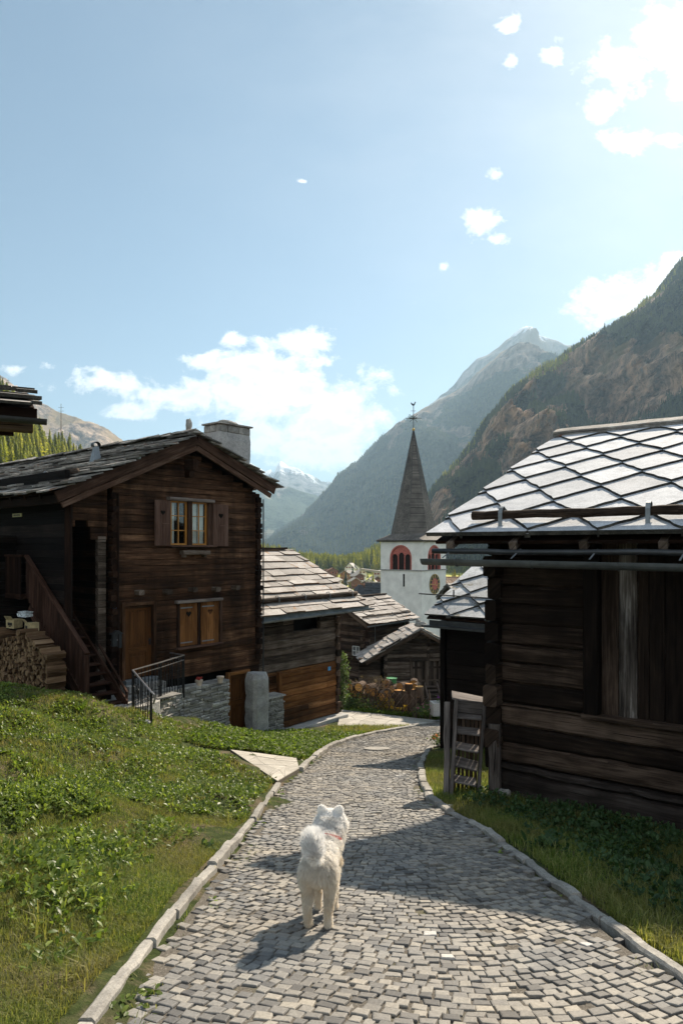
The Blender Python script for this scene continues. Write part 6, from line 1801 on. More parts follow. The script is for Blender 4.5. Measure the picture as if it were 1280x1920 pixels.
# valley forest behind the chalets
med=[conifer_template(k+20,9,9,.27,rag=.5) for k in range(6)]
pts=[];hs=[]
random.seed(21)
for k in range(2000):
    px=rnd(470,900); Y=rnd(583,780); 
    # tops line in the photograph
    top=float(np.interp(px,[470,500,560,600,650,690,715,760,850,900],[1012,1018,1030,1036,1040,1030,1018,1030,1060,1062]))+rnd(-3,5)
    base=road_z(Y)-rnd(0,2)+ (Y-545)*.02
    top+=5*noise.noise(V((px*.045,4,0)))-(3 if random.random()<.12 else 0)
    hgt=rnd(13,20)
    zt_=(HY-top)/F*Y
    if Y>600: base=max(base,zt_-hgt-(rnd(0,9)))
    p=P(px,1000,Y); pts.append((p.x,p.y,base)); hs.append(min(hgt,max(9,zt_-base+rnd(-2,1))))
forest('valley_forest',pts,hs,med,'needle_larch',7,leafvar=.45).__setitem__('kind','stuff')
# ground rise carrying the back of the valley forest
mb=MB()
rows_=[]
for j,(Y,dz) in enumerate(((590,0),(640,4),(700,10),(780,16),(900,20),(1200,-10))):
    rows_.append([P(px,0,Y).xy.to_3d()+V((0,0,road_z(590)-2+dz*.35+1*noise.noise(V((px*.02,j,0))))) for px in range(380,960,20)])
for rg_ in rows_: mb.v.extend(rg_)
n=len(rows_[0])
for j in range(len(rows_)-1):
    for i in range(n-1): mb.face((j*n+i,j*n+i+1,(j+1)*n+i+1,(j+1)*n+i))
tag(mb.build('valley_terrain','hill_mat',smooth=True),kind='structure')
# spur with sunlit trees left of the tower
pts=[];hs=[]
for k in range(420):
    px=rnd(640,735); Y=rnd(760,900); top=float(np.interp(px,[640,672,700,735],[1056,1040,1022,1004]))+rnd(-2,22)*rnd(0,1)
    z_=(HY-top)/F*Y; pts.append((P(px,0,Y).x,Y,z_-rnd(9,14))); hs.append(rnd(9,14))
forest('wood_on_spur',pts,hs,med,'needle_larch',9).__setitem__('kind','stuff')
# single conifers among the chalets
for i,(px,py,Y,hh,lab,mt) in enumerate(((648,1096,435,9.5,'dark broad conifer standing in front of the ochre chalet','needle_far'),(661,1086,480,9.5,'slim dark conifer between the ochre chalet and the white house','needle_far'),
        (699,1093,440,7.5,'lone green conifer left of the church tower among pale roofs','needle_larch'),(632,1088,460,5,'small round yellow-green tree beside the pale low roof','needle_gold'),(689,1083,480,4,'tiny dark pointed conifer right of the white house','needle_far'),
        (656,1101,415,4,'small bright bush-like tree below the dark conifer','needle_larch'),(884,1096,150,2.6,'small golden tree top beside the storehouse wall','needle_gold'),
        (848,1087,260,3.3,'leftmost yellow larch above the battened roof','needle_gold'),(852,1088,255,4.2,'tallest yellow larch above the battened roof','needle_gold'),(860,1088,258,3.2,'middle yellow larch above the battened roof','needle_gold'),(866,1088,262,3.0,'slim yellow larch right of the middle above the battened roof','needle_gold'),(871,1088,260,2.2,'lowest yellow larch at the right above the battened roof','needle_gold'))):
    q=P(px,py,Y); e=empty('conifer_tree',q,0,lab,'tree')
    o=forest('crown',[(0,0,0)],[hh],[conifer_template(60+i,12,10,.31,rag=.5,start=.04,trunk=False)],mt,i,wj=.05,parent=e)
    mb=MB(); mb.tube([(0,0,-2),(0,0,hh*.9)],[.16,.03],5); mb.build('trunk','bark',e)
# larch wood on the left, close enough to show boughs
big=[conifer_template(k+40,18,12,.34,rag=.55,drop=.10,start=.03) for k in range(8)]
pts=[];hs=[]
random.seed(33)
for k in range(1000):
    px=rnd(-90,330); Y=rnd(215,420)
    top=float(np.interp(px,[-90,0,60,85,110,130,150,175,200,230,260,330],[640,700,755,788,800,812,828,838,842,850,872,905]))
    t_f=(Y-215)/205
    yy=top+(1-t_f)*110+rnd(-4,16)
    hgt=rnd(9,15); q=P(px,yy,Y); pts.append((q.x,q.y,q.z-hgt)); hs.append(hgt)
forest('larch_wood',pts,hs,big,'needle_larch',11,leafvar=.45).__setitem__('kind','stuff')
mb=MB(); rows_=[]
for j,(Y,dy) in enumerate(((120,290),(200,200),(300,95),(400,55),(440,52),(600,200))):
    rows_.append([P(px,float(np.interp(px,[-120,0,60,85,110,150,200,260,340],[630,700,760,790,802,830,845,875,915]))+dy*.9,Y)+V((0,0,-6)) for px in range(-200,380,20)])
for rg_ in rows_: mb.v.extend(rg_)
n=len(rows_[0])
for j in range(len(rows_)-1):
    for i in range(n-1): mb.face((j*n+i,j*n+i+1,(j+1)*n+i+1,(j+1)*n+i))
tag(mb.build('left_hillside_terrain','hill_mat',smooth=True),kind='structure')
# pylons
def pole(px,pt,pb,Y,lab,arms=1,lat=False):
    a=P(px,pb,Y);b=P(px,pt,Y); e=empty('power_pole',a,0,lab,'power pole'); hh=b.z-a.z
    mb=MB(); mb.tube([(0,0,-2),(0,0,hh)],[hh*.012+.05,hh*.006+.03],6); mb.build('mast','grey_wood' if not lat else 'metal_grey',e)
    for k in range(arms):
        mb=MB(); z_=hh*(.86-.13*k); mb.beam((-hh*.10,0,z_),(hh*.10,0,z_),.12,.1); mb.build('crossarm','metal_dark',e)
pole(115,757,808,330,'wooden power pole sticking up above the larches on the left',2)
pole(498,996,1030,560,'thin tall power pole right of the timber house in front of the blue slope',1)
pole(534,1010,1036,600,'small grey lattice pylon above the valley forest',2,True)
pole(16,710,735,420,'pylon on the skyline behind the near hut roof at the left edge',2,True)
# ================================================================ GARDEN WITH FENCE AND ROUND LOGS
random.seed(77)
M['autumn']=leaf_mat('autumn_leaves',(.18,.16,.03),(.45,.34,.05),(.58,.32,.06),trans=.4)
M['vine_leaf']=leaf_mat('vine_leaves',(.05,.09,.03),(.10,.16,.06),(.20,.26,.12),trans=.35)
M['dry_stalk']=leaf_mat('dry_stalks',(.16,.10,.06),(.26,.19,.12),(.38,.30,.20),trans=.2)
def leafcloud(name,centers,n,size,spread,mat,parent=None,elong=1.5,seed=1):
    rg_=np.random.default_rng(seed); C=np.array([tuple(c) for c in centers]); k=rg_.integers(len(C),size=n); sp=np.array(spread)
    c=C[k]+rg_.normal(0,1,(n,3))*sp*.5
    d=rg_.normal(0,1,(n,3)); d[:,2]=np.abs(d[:,2])*.6-.1; d/=np.linalg.norm(d,axis=1,keepdims=True)
    s=np.cross(d,rg_.normal(0,1,(n,3))); s/=np.linalg.norm(s,axis=1,keepdims=True)
    L=size*rg_.uniform(.6,1.3,(n,1)); w=L/elong*.5
    v=np.stack([c,c+d*L*.5+s*w,c+d*L,c+d*L*.5-s*w],1).reshape(-1,3)
    f=np.arange(n*4).reshape(n,4)
    return npmesh(name,v,f,mat,rg_.random(n),parent=parent)
F0=P(632,1328,26.3); F1=P(806,1350,24.9)
fe=empty('trellis_fence',F1.lerp(F0,.5),0,'low crossed-lath wooden trellis fence round the log garden','fence')
def fz_(p): return gz(p.x,p.y)
fo_=V(fe.location)
mb=MB(); n=22; hh=.85
dv=(F1-F0); L=dv.length; ux=dv.normalized()
zf=lambda s:(F0.lerp(F1,s/L)).z
s=0
while s<L:
    for sgn in(1,-1):
        s1=s+sgn*.62
        if 0<=s1<=L:
            a=F0.lerp(F1,s/L)-fo_+V((0,sgn*.012,0)); b=F0.lerp(F1,s1/L)-fo_+V((0,sgn*.012,hh)); mb.beam(a,b,.022,.035,up=(0,1,0))
    s+=.21
mb.build('lattice','rafter',fe)
for k in range(8):
    a=F0.lerp(F1,k/7)-fo_; mb=MB(); mb.tube([a+V((0,.03,-.3)),a+V((0,.03,hh+.12))],.03,6); mb.build('post','rafter',fe)
# second side running back from the right corner
F2=F1+V((.25,2.2,-.25)); 
mb=MB(); n2=9
for k in range(n2):
    a=F1.lerp(F2,k/n2)-fo_; b=F1.lerp(F2,(k+3)/n2)-fo_+V((0,0,hh)); mb.beam(a,b,.03,.022); a2=F1.lerp(F2,(k+3)/n2)-fo_; b2=F1.lerp(F2,k/n2)-fo_+V((0,0,hh)); mb.beam(a2,b2,.03,.022)
mb.build('lattice','rafter',fe)
# round logs; px,py = centre of the visible cut end, size in px, lying direction
def roundlog(px,py,Y,rad,L_,ang,tilt,lab,up=False,i=0):
    p=P(px,py,Y); e=empty('round_log',p,0,lab,'round log','cut round logs heaped behind the trellis fence')
    d=V((math.cos(ang)*math.cos(tilt),math.sin(ang)*math.cos(tilt),math.sin(tilt)))
    if up: d=V((.0+rnd(-.05,.05),rnd(-.05,.05),-1))
    mb=MB(); mb.tube([V((0,0,0)),d*.02,d*(L_*.5),d*L_],[rad*.97,rad,rad*rnd(.96,1.05),rad*.98],12,jit=.04,capmi=0); mb.build('bark_side','bark',e)
    mb=MB(); a=d.orthogonal().normalized(); b=d.cross(a); k=14
    mb.prism([-d*.004+a*math.cos(2*math.pi*j/k)*rad*.9+b*math.sin(2*math.pi*j/k)*rad*.9 for j in range(k)],d*.003,r=rnd(0,1)); mb.build('cut_face','log_end',e)
    return e
LG=[(656,1289,'leftmost in the top row beside the vine'),(672,1289,'second from the left in the top row'),(688,1292,'third from the left in the top row'),(700,1298,'below the third top-row log'),
    (644,1299,'lowest and leftmost of all'),(663,1300,'in the second row on the left'),(676,1303,'in the second row centre'),(713,1307,'low under the twigs'),(725,1302,'middle of the heap standing on edge'),
    (733,1292,'large one below the green bucket'),(723,1283,'small one under the bucket'),(749,1288,'right of the bucket lying on two others')]
for i,(px,py,w) in enumerate(LG):
    roundlog(px,py,25.8+rnd(-.1,.5),rnd(.15,.19),.42,math.radians(rnd(40,85)),rnd(-.1,.1),'round sawn log with an orange-brown cut end, '+w,i=i)
for px,py,hh_,w in ((746,1294,.62,'bright orange flat top, left of the upright ones'),(760,1295,.5,'small dull flat top beside the bright orange one'),(770,1292,.8,'tall one with a grey top'),(766,1282,.35,'orange-topped, raised highest on the heap'),(785,1306,.55,'bright orange top, rightmost behind the fence'),(786,1287,.7,'squared pale top beside the shed steps')):
    roundlog(px,py,25.7,.155,hh_,0,0,'upright sawn log, '+w,up=True)
roundlog(775,1283,26.1,.17,.3,math.radians(80),.1,'round sawn log with a pale end, highest at the right end of the heap'); roundlog(777,1288,25.9,.13,.3,math.radians(60),.1,'smaller round log just under the highest right one')
# heap of twigs
random.seed(5)
def twigs(name,px,py,Y,w,h,n,lab,cat):
    e=empty(name,P(px,py,Y),0,lab,cat); mb=MB()
    for k in range(n):
        a=V((rnd(-w,w),rnd(-.4,.3),rnd(0,h*.5))); b=a+V((rnd(-.4,.4),rnd(-.2,.2),rnd(-.02,h*.9))); mb.tube([a,a.lerp(b,.5)+V((rnd(-.04,.04),0,rnd(-.03,.03))),b],[.012,.01,.004],4)
    return mb.build('twigs','bark',e)
twigs('brushwood_heap',713,1293,26.0,.9,.35,90,'heap of grey brushwood lying among the round logs','brushwood')
e=empty('stick',P(719,1288,25.5),0,'pale split stick poking up in the middle of the log heap','stick'); mb=MB(); mb.beam((0,0,-.1),(.04,0,.30),.07,.05,seg=2,jit=.005,taper=.5); mb.build('split_stick','fresh_cut',e)
# green bucket
q=P(734,1290,26.6); e=empty('green_bucket',q,0,'green plastic bucket standing behind the round logs','bucket')
mb=MB(); mb.tube([(0,0,-.1),(0,0,.38)],[.15,.2],16); mb.build('bucket_body','bucket',e); mb=MB()
mb.tube([(math.cos(a)*.2,math.sin(a)*.2,.385) for a in np.linspace(0,2*math.pi,21)],.014,5); mb.build('bucket_rim','bucket',e)
# low yellowing shrubs behind the lattice and the vine on the barn corner
random.seed(9)
SH=[(655,'first'),(690,''),(722,''),(745,''),(765,''),(790,'')]
labs=['dull green-brown low shrub at the left end of the trellis','thin olive shrub behind the trellis in front of the second row of logs','brownish shrub behind the middle of the trellis','bright yellow shrub behind the trellis, right of the middle','yellow-green leafy shrub below the upright logs','green shrub with reddish leaves at the right end of the trellis']
for i,(px,_) in enumerate(SH):
    q=P(px,1328+ (px-655)*.12,25.9); e=empty('garden_shrub',q,0,labs[i],'shrub')
    cs=[(rnd(-.35,.35),rnd(-.15,.15),rnd(.05,.42)) for k in range(14)]
    leafcloud('foliage',cs,520,.075,(.25,.2,.28),'autumn' if i in(2,3,4) else 'vine_leaf',e,seed=i)
    mb=MB()
    for k in range(12): mb.tube([(rnd(-.2,.2),0,-.1),(rnd(-.35,.35),rnd(-.1,.1),rnd(.3,.6))],[.008,.003],4)
    mb.build('stems','bark',e)
e=empty('climbing_vine',P(642,1300,25.4),0,'tall pale green climbing plant at the right corner of the log barn','vine')
cs=[(rnd(-.10,.12)-(k/40)*.05,rnd(-.1,.1),-.3+k/40*1.75) for k in range(40)]
leafcloud('foliage',cs,1500,.09,(.2,.2,.2),'vine_leaf',e,seed=20); mb=MB(); mb.tube([(0,0,-.6),(.05,0,.4),(-.03,0,1.3)],.012,5); mb.build('stem','bark',e)
random.seed(10)
e=empty('dry_flower_stalks',P(690,1288,27.0),0,'tuft of dry brown flower stalks in front of the dark small barn','dried plants')
mb=MB()
for k in range(70):
    x_=rnd(-1.3,1.1); mb.tube([(x_,rnd(-.3,.3),-.4),(x_+rnd(-.1,.1),rnd(-.3,.3),rnd(.1,.45))],[.008,.004],4)
mb.build('stalks','bark',e); leafcloud('seed_heads',[(rnd(-1.3,1.1),0,rnd(.0,.4)) for k in range(60)],600,.04,(.05,.2,.08),'dry_stalk',e,seed=31)
# stone planter + flowers near the dark shed corner
e=empty('stone_planter',P(829,1333,24.2),math.radians(10),'pale stone planter trough beside the black shed wall','planter')
mb=MB(); 
for a,b,c in (((0,-.2,.1),(.8,.07,.45),0),((0,.2,.1),(.8,.07,.45),0),((-.37,0,.1),(.07,.4,.45),0),((.37,0,.1),(.07,.4,.45),0),((0,0,.05),(.72,.38,.3),0)): mb.box(a,b,jit=.004)
mb.build('trough','concrete',e)
M['pink']=leaf_mat('pink_petals',(.45,.12,.25),(.55,.18,.32),(.65,.30,.42),trans=.3); M['orange_f']=leaf_mat('orange_petals',(.50,.10,.03),(.60,.18,.04),(.70,.30,.06),trans=.3); M['violet']=leaf_mat('violet_petals',(.25,.04,.35),(.30,.06,.42),(.35,.10,.5),trans=.3)
def flowers(px,py,Y,w,h,mat,n,lab,gl='vine_leaf',ln=500,seed=1):
    e=empty('flower_clump',P(px,py,Y),0,lab,'flowers'); random.seed(seed)
    leafcloud('foliage',[(rnd(-w,w),rnd(-w*.6,w*.6),rnd(0,h*.7)) for k in range(16)],ln,.06,(.12,.12,.12),gl,e,seed=seed)
    leafcloud('blossoms',[(rnd(-w,w),rnd(-w*.6,w*.6),rnd(h*.5,h)) for k in range(n)],n*14,.035,(.035,.035,.03),mat,e,elong=1.1,seed=seed+1)
flowers(800,1338,24.3,.35,.32,'pink',14,'clump of pink flowers at the right end of the trellis fence',seed=3)
flowers(821,1396,17.3,.12,.28,'orange_f',8,'small orange flowers at the foot of the black shed corner',seed=5,ln=240)
flowers(824,1312,24.0,.07,.12,'violet',3,'single violet flower above the stone planter',seed=8,ln=40)

# ================================================================ DOG
random.seed(4)
DY=4.62; DX=-.155
gd0=road_z(DY)+.012
dog=empty('dog',(DX,DY,gd0),math.radians(-5),'white fluffy dog standing on the cobbled street seen from behind, tail curled over its back','dog')
bm_=MB()
def E(c,r): bm_.ell(c,r,16,12)
def CAP(p0,p1,r0,r1,n=7):
    p0=V(p0);p1=V(p1)
    for k in range(n+1):
        t=k/n; c=p0.lerp(p1,t); r=r0+(r1-r0)*t; bm_.ell(c,(r,r,r),12,8)
sl=lambda y:-.2*y
# trunk
E((0,.03,.44),(.125,.125,.105)); E((0,.17,.45),(.120,.18,.105)); E((0,.34,.45),(.125,.15,.13)); E((.0,.40,.39),(.10,.10,.12)); E((0,.02,.475),(.085,.10,.06))
E((0,-.035,.42),(.095,.07,.11))
for s in (-1,1):
    E((s*.076,.01,.385),(.060,.088,.120)); E((s*.082,.02,.30),(.044,.068,.10))
    CAP((s*.082,.035,.27),(s*.078,-.045,.155),.046,.031); CAP((s*.078,-.045,.155),(s*.074,-.018,.03),.031,.027)
    E((s*.074,.008,.020),(.033,.048,.025))
    for t in (-1,0,1): E((s*.074+t*.016,.046,.014),(.012,.018,.014))
    # front legs a little downhill
    fx=.066*s+.012; CAP((fx,.40,.32),(fx,.385,.14),.052,.036); CAP((fx,.385,.14),(fx,.39,-.045),.034,.029); E((fx,.41,-.058),(.033,.048,.024))
# neck, ruff, head turned slightly left
CAP((.005,.40,.47),(.030,.48,.545),.112,.105,5); E((.02,.45,.50),(.120,.10,.11))
hc=V((.036,.52,.588)); E(hc,(.105,.095,.085)); E(hc+V((-.055,.0,-.03)),(.062,.065,.060)); E(hc+V((.058,-.0,-.03)),(.062,.065,.060))
CAP(hc+V((-.01,.07,-.03)),hc+V((-.025,.155,-.045)),.048,.032,5)
for s in(-1,1):
    b0=hc+V((s*.060,.0,.060)); rings=[]
    for k in range(6):
        t=k/5; c=b0+V((s*.014*t,-.005,.066*t)); w_=.040*(1-t*t)**.6+.006
        rings.append([c+V((math.cos(a)*w_,math.sin(a)*w_*.45,0)) for a in np.linspace(0,2*math.pi,11)[:-1]])
    bm_.rings(rings,V((0,0,1)),.5)
# tail: rises from the rump and curls forward over the back, leaning left
tp=[V((0,-.02,.50)),V((-.012,-.085,.55)),V((-.026,-.100,.60)),V((-.036,-.07,.645)),V((-.042,-.01,.655)),V((-.046,.04,.63)),V((-.048,.07,.59))]
tr_=[.034,.036,.040,.044,.043,.036,.028]
for a,b,r0,r1 in zip(tp,tp[1:],tr_,tr_[1:]): CAP(a,b,r0,r1,4)
body=bm_.build('body_tmp','white')
md=body.modifiers.new('r','REMESH'); md.mode='VOXEL'; md.voxel_size=.009
md=body.modifiers.new('s','SMOOTH'); md.factor=.6; md.iterations=7
dg=bpy.context.evaluated_depsgraph_get(); me=bpy.data.meshes.new_from_object(body.evaluated_get(dg)); bpy.data.objects.remove(body)
me.materials.clear()
m,t=newmat('dog_fur'); M['fur']=m
obj=t.add('ShaderNodeTexCoord').outputs['Object']
c=t.ramp(t.noise(obj,9,4,.6),[(.35,(.88,.78,.62)),(.6,(.95,.90,.80))])
r=t.attr('rnd'); c=t.mix(1,c,t.ramp(r,[(0,(.82,.80,.78)),(1,(1,1,1))]),'MULTIPLY')
sp=t.add('ShaderNodeSeparateXYZ'); t.put(sp.inputs[0],obj)
c=t.mix(t.ramp(sp.outputs[2],[(.36,0),(.60,1)]),c,(.95,.94,.92))
b=t.bsdf(c,.8,None,.15); tr=t.add('ShaderNodeBsdfTranslucent',{'Color':c}).outputs[0]
mx=t.add('ShaderNodeMixShader',{0:.35}); t.l.new(b,mx.inputs[1]); t.l.new(tr,mx.inputs[2]); t.out(mx.outputs[0])
me.materials.append(m)
for p_ in me.polygons: p_.use_smooth=True
body=bpy.data.objects.new('body',me); COL.objects.link(body); body.parent=dog
# fur strands
me.calc_loop_triangles()
nv=len(me.vertices); co=np.empty(nv*3); me.vertices.foreach_get('co',co); co=co.reshape(-1,3)
nf=len(me.polygons); pn=np.empty(nf*3); me.polygons.foreach_get('normal',pn); pn=pn.reshape(-1,3)
pc=np.empty(nf*3); me.polygons.foreach_get('center',pc); pc=pc.reshape(-1,3)
rg_=np.random.default_rng(3)
dog.scale=(.91,.91,.91)
NS=230000
k=rg_.integers(nf,size=NS); c=pc[k]+rg_.normal(0,.004,(NS,3)); n=pn[k]
z=c[:,2];y=c[:,1]
# length map
L=np.full(NS,.034)
L=np.where(z<.19,.012,L); L=np.where(z<.04,.006,L)
L=np.where((z>.19)&(z<.30),.018,L); L=np.where((z>.30)&(z<.42)&(y<.12),.034,L)     # breeches
L=np.where((y>.33)&(z>.44)&(z<.60),.042,L)      # ruff
L=np.where((z>.56)&(y<.14),.058,L)              # tail plume
L=np.where((y>.56),.014,L)
L=np.where((z>.645)&(y>.3),.010,L)
L=np.where((z<.36)&(z>.16)&(np.abs(c[:,0])<.055),.010,L); L*=rg_.uniform(.6,1.25,NS)
g=np.zeros((NS,3)); g[:,1]=-.35; g[:,2]=-.75
tailm=(z>.55)&(y<.14); g[tailm]=np.array([-.15,.35,.55])
headm=(y>.40)&(z>.52); g[headm]=np.array([0,-.5,-.35])
# clumping: shared direction noise by cell
cell=np.floor(c/.016).astype(int); h=(cell[:,0]*73856093^cell[:,1]*19349663^cell[:,2]*83492791)%9973
tab=rg_.normal(0,.20,(9973,3)); 
nw=np.where(z<.30,.40,.62)[:,None]; d=n*nw+g*.85+tab[h]+rg_.normal(0,.13,(NS,3)); d/=np.linalg.norm(d,axis=1,keepdims=True)
dn_=(d*n).sum(1); bad=dn_<.12; d[bad]+=n[bad]*.35; d/=np.linalg.norm(d,axis=1,keepdims=True)
s=np.cross(d,rg_.normal(0,1,(NS,3))); s/=np.linalg.norm(s,axis=1,keepdims=True)
w=.0008*rg_.uniform(.7,1.3,(NS,1)); L=L[:,None]; bend=g*.12*L
v=np.stack([c-n*.003-s*w,c-n*.003+s*w,c+d*L*.55+s*w*.8+bend*.4,c+d*L+bend],1).reshape(-1,3)
npmesh('fur',v,np.arange(NS*4).reshape(NS,4),'fur',rg_.random(NS),parent=dog)
mb=MB()
M['red_collar']=plain_mat('red_webbing',(.55,.05,.035),.6)
cc=V((.01,.385,.500))
ax_=V((.1,.55,.83)).normalized(); a_=V((1,0,0)); a_=(a_-ax_*a_.dot(ax_)).normalized(); b_=ax_.cross(a_)
rings=[]
pts=[cc+a_*math.cos(t)*.128+b_*math.sin(t)*.122 for t in np.linspace(0,2*math.pi,33)]
for p_,q_ in zip(pts,pts[1:]): mb.beam(p_,q_,.008,.022,up=ax_)
mb.build('collar','red_collar',dog)
mb=MB(); mb.beam((.045,.30,.53),(.06,.36,.545),.035,.012,ch=.003); mb.build('harness_handle','red_collar',dog)
for s_ in(-1,1):
    pass
mb=MB(); mb.ell(hc+V((-.03,.186,-.035)),(.014,.010,.010),8,6); mb.build('nose','clockblack',dog)
mb=MB()
mb.ell(hc+V((-.052,.088,.012)),(.010,.008,.009),8,6); mb.build('eye','clockblack',dog)
mb=MB(); mb.ell(hc+V((.032,.094,.012)),(.010,.008,.009),8,6); mb.build('eye','clockblack',dog)

# ================================================================ GRASS AND WEEDS
M['grass']=leaf_mat('grass_blades',(.06,.11,.018),(.13,.19,.03),(.34,.33,.13),trans=.45,mute=(.23,.185,.085))
M['weed']=leaf_mat('weed_leaves',(.06,.105,.024),(.14,.20,.04),(.29,.35,.09),trans=.45,rough=.38)
M['weed_dark']=leaf_mat('shade_leaves',(.02,.05,.016),(.04,.085,.026),(.07,.12,.04),trans=.3,rough=.5)
def seed_pts(n,x0,x1,y0,y1,fn,seed,dens=None):
    rg_=np.random.default_rng(seed); m_=n*4
    # favour the near ground
    yy=y0+(y1-y0)*rg_.random(m_)**1.35; xx=rg_.uniform(x0,x1,m_)
    ok=fn(xx,yy); xx=xx[ok];yy=yy[ok]
    if dens is not None:
        pr=dens(xx,yy); k=rg_.random(len(xx))<pr; xx=xx[k];yy=yy[k]
    xx=xx[:n];yy=yy[:n]
    return xx,yy,rg_
def nz(xx,yy,s,seed=0): return np.array([noise.noise(V((x*s,y*s,seed))) for x,y in zip(xx,yy)])
Hi=np.array([[H.M[i][j] for j in range(4)] for i in range(4)]); 
def in_house(xx,yy):
    Mi=np.array([[H.I[i][j] for j in range(4)] for i in range(4)]); lx=Mi[0,0]*xx+Mi[0,1]*yy+Mi[0,3]; ly=Mi[1,0]*xx+Mi[1,1]*yy+Mi[1,3]
    land=((lx>-1.35)&(lx<1.45)&(ly>-1.55))|((lx>=1.45)&(ly>-.95)&(lx<3.0))|((lx>=3.0)&(ly>-.55))|((lx>-1.9)&(lx<0)&(ly>-.6))|((lx>-2.1)&(ly>-.2)&(lx<0))
    return land&(lx<14)
def in_right(xx,yy):
    Mi=np.array([[Rb.I[i][j] for j in range(4)] for i in range(4)]); lx=Mi[0,0]*xx+Mi[0,1]*yy+Mi[0,3]; ly=Mi[1,0]*xx+Mi[1,1]*yy+Mi[1,3]
    return (lx>-.25)&(ly>-.1)
def apron(xx,yy):
    u=(xx>-1.5)&(xx<-.9); return (yy>11.2)&(yy<14.75)&(xx>-3.4)&(xx<-.7)&((yy-11.3)>(-.9-xx)*.9-.1)
def left_ok(xx,yy): return (xx<xl(yy)-.19)&~in_house(xx,yy)&(xx>-.62*yy-2.2)&~apron(xx,yy)&~((yy>20.2)&(xx>-1))
def blades(name,xx,yy,rg_,hgt,wid,mat,lean=.45,dz=0,hv=.5,curl=.5):
    n=len(xx); zz=gz_np(xx,yy)+dz
    a=rg_.uniform(0,2*np.pi,n); ln=rg_.uniform(0,lean,n); h_=hgt*rg_.uniform(1-hv,1+hv,n)*(1 if np.isscalar(hgt) else 1)
    dx=np.cos(a)*ln;dy=np.sin(a)*ln
    sx=-np.sin(a)*wid;sy=np.cos(a)*wid
    base=np.stack([xx,yy,zz-.01],1)
    side=np.stack([sx,sy,np.zeros(n)],1)
    m_=base+np.stack([dx*h_*.45,dy*h_*.45,h_*.6],1); tp_=base+np.stack([dx*h_*(1+curl),dy*h_*(1+curl),h_*(1-.25*ln)],1)
    v=np.stack([base-side,base+side,m_+side*.75,tp_,m_-side*.75],1).reshape(-1,3)
    k=np.arange(n)[:,None]*5
    f=np.concatenate([k+np.array([[0,1,2,4]]),],0); f3=k+np.array([[4,2,3,3]])
    # two quads, tip as a degenerate-free triangle mesh instead
    tri=np.concatenate([k+np.array([[0,1,2]]),k+np.array([[0,2,4]]),k+np.array([[4,2,3]])],0)
    r=rg_.random(n)
    return npmesh(name,v,tri,mat,np.concatenate([r,r,r]))
def leaves(name,xx,yy,rg_,size,mat,up=.35,n_per=6,elong=2.2,dz=0,rise=.5):
    n=len(xx)*n_per; X_=np.repeat(xx,n_per);Y_=np.repeat(yy,n_per); zz=gz_np(X_,Y_)+dz
    a=rg_.uniform(0,2*np.pi,n); el_=rg_.uniform(.05,up*2,n); S=size*rg_.uniform(.55,1.3,n)
    d=np.stack([np.cos(a)*np.cos(el_),np.sin(a)*np.cos(el_),np.sin(el_)],1); s=np.stack([-np.sin(a),np.cos(a),rg_.normal(0,.25,n)],1)
    b=np.stack([X_+rg_.normal(0,.012,n),Y_+rg_.normal(0,.012,n),zz+rg_.uniform(0,rise,n)*size],1)
    w=(S/elong*.5)[:,None]; L=S[:,None]; dn=np.array([[0,0,-1.]])
    p0=b; p1=b+d*L*.4+s*w; p2=b+d*L*.8+s*w*.8+dn*L*.10; p3=b+d*L+dn*L*.24; p4=b+d*L*.8-s*w*.8+dn*L*.10; p5=b+d*L*.4-s*w; mid=b+d*L*.5-dn*L*(-.05)
    v=np.stack([p0,p1,p2,p3,p4,p5,mid],1).reshape(-1,3); k=np.arange(n)[:,None]*7
    tri=np.concatenate([k+np.array([t_]) for t_ in ((0,1,6),(1,2,6),(2,3,6),(3,4,6),(4,5,6),(5,0,6))],0); r=rg_.random(n)
    return npmesh(name,v,tri,mat,np.tile(r,6))
# left bank
def dens_g(xx,yy):
    q=nz(xx,yy,1.1,3); e=np.clip((xl(yy)-xx)/1.2,0,1); return np.clip(.80+q*2.0,.04,1)
xx,yy,rg1=seed_pts(330000,-7,0,2.0,8.5,left_ok,1,dens_g); tag(blades('grass',xx,yy,rg1,.05,.0022,'grass',lean=.8),kind='stuff')
xx,yy,rg1=seed_pts(110000,-11,1.2,8,24,left_ok,2,dens_g); tag(blades('grass',xx,yy,rg1,.07,.004,'grass',lean=.7),kind='stuff')
# longer tussocks
def dens_t(xx,yy): return np.clip(nz(xx,yy,1.9,9)*3-.9,0,1)
xx,yy,rg1=seed_pts(48000,-9,.5,3,16,left_ok,3,dens_t); tag(blades('grass_tussocks',xx,yy,rg1,.13,.0035,'grass',lean=.8,curl=.8),kind='stuff')
# broad-leaved weeds, densest away from the kerb
def dens_w(xx,yy):
    q=nz(xx,yy,.8,5)+.5*nz(xx,yy,2.3,6); e=np.clip((xl(yy)-.35-xx)/1.0,0,1)*np.clip((yy-2.9-(xx+2.0)*-.1)/1.3,0,1); return np.clip((.42+q*1.5)*e,0,1)
xx,yy,rg1=seed_pts(11000,-8,0,2.4,9,left_ok,4,dens_w); tag(leaves('weeds',xx,yy,rg1,.064,'weed',n_per=7,up=.7,elong=3.0,rise=1.1),kind='stuff')
xx,yy,rg1=seed_pts(13500,-12,1.2,8,22,left_ok,5,lambda x,y:np.clip(.50+1.6*nz(x,y,.9,8)+1.2*nz(x,y,2.6,3),.06,1)); tag(leaves('weeds',xx,yy,rg1,.068,'weed',n_per=7,up=.6,rise=.9,elong=2.8),kind='stuff')
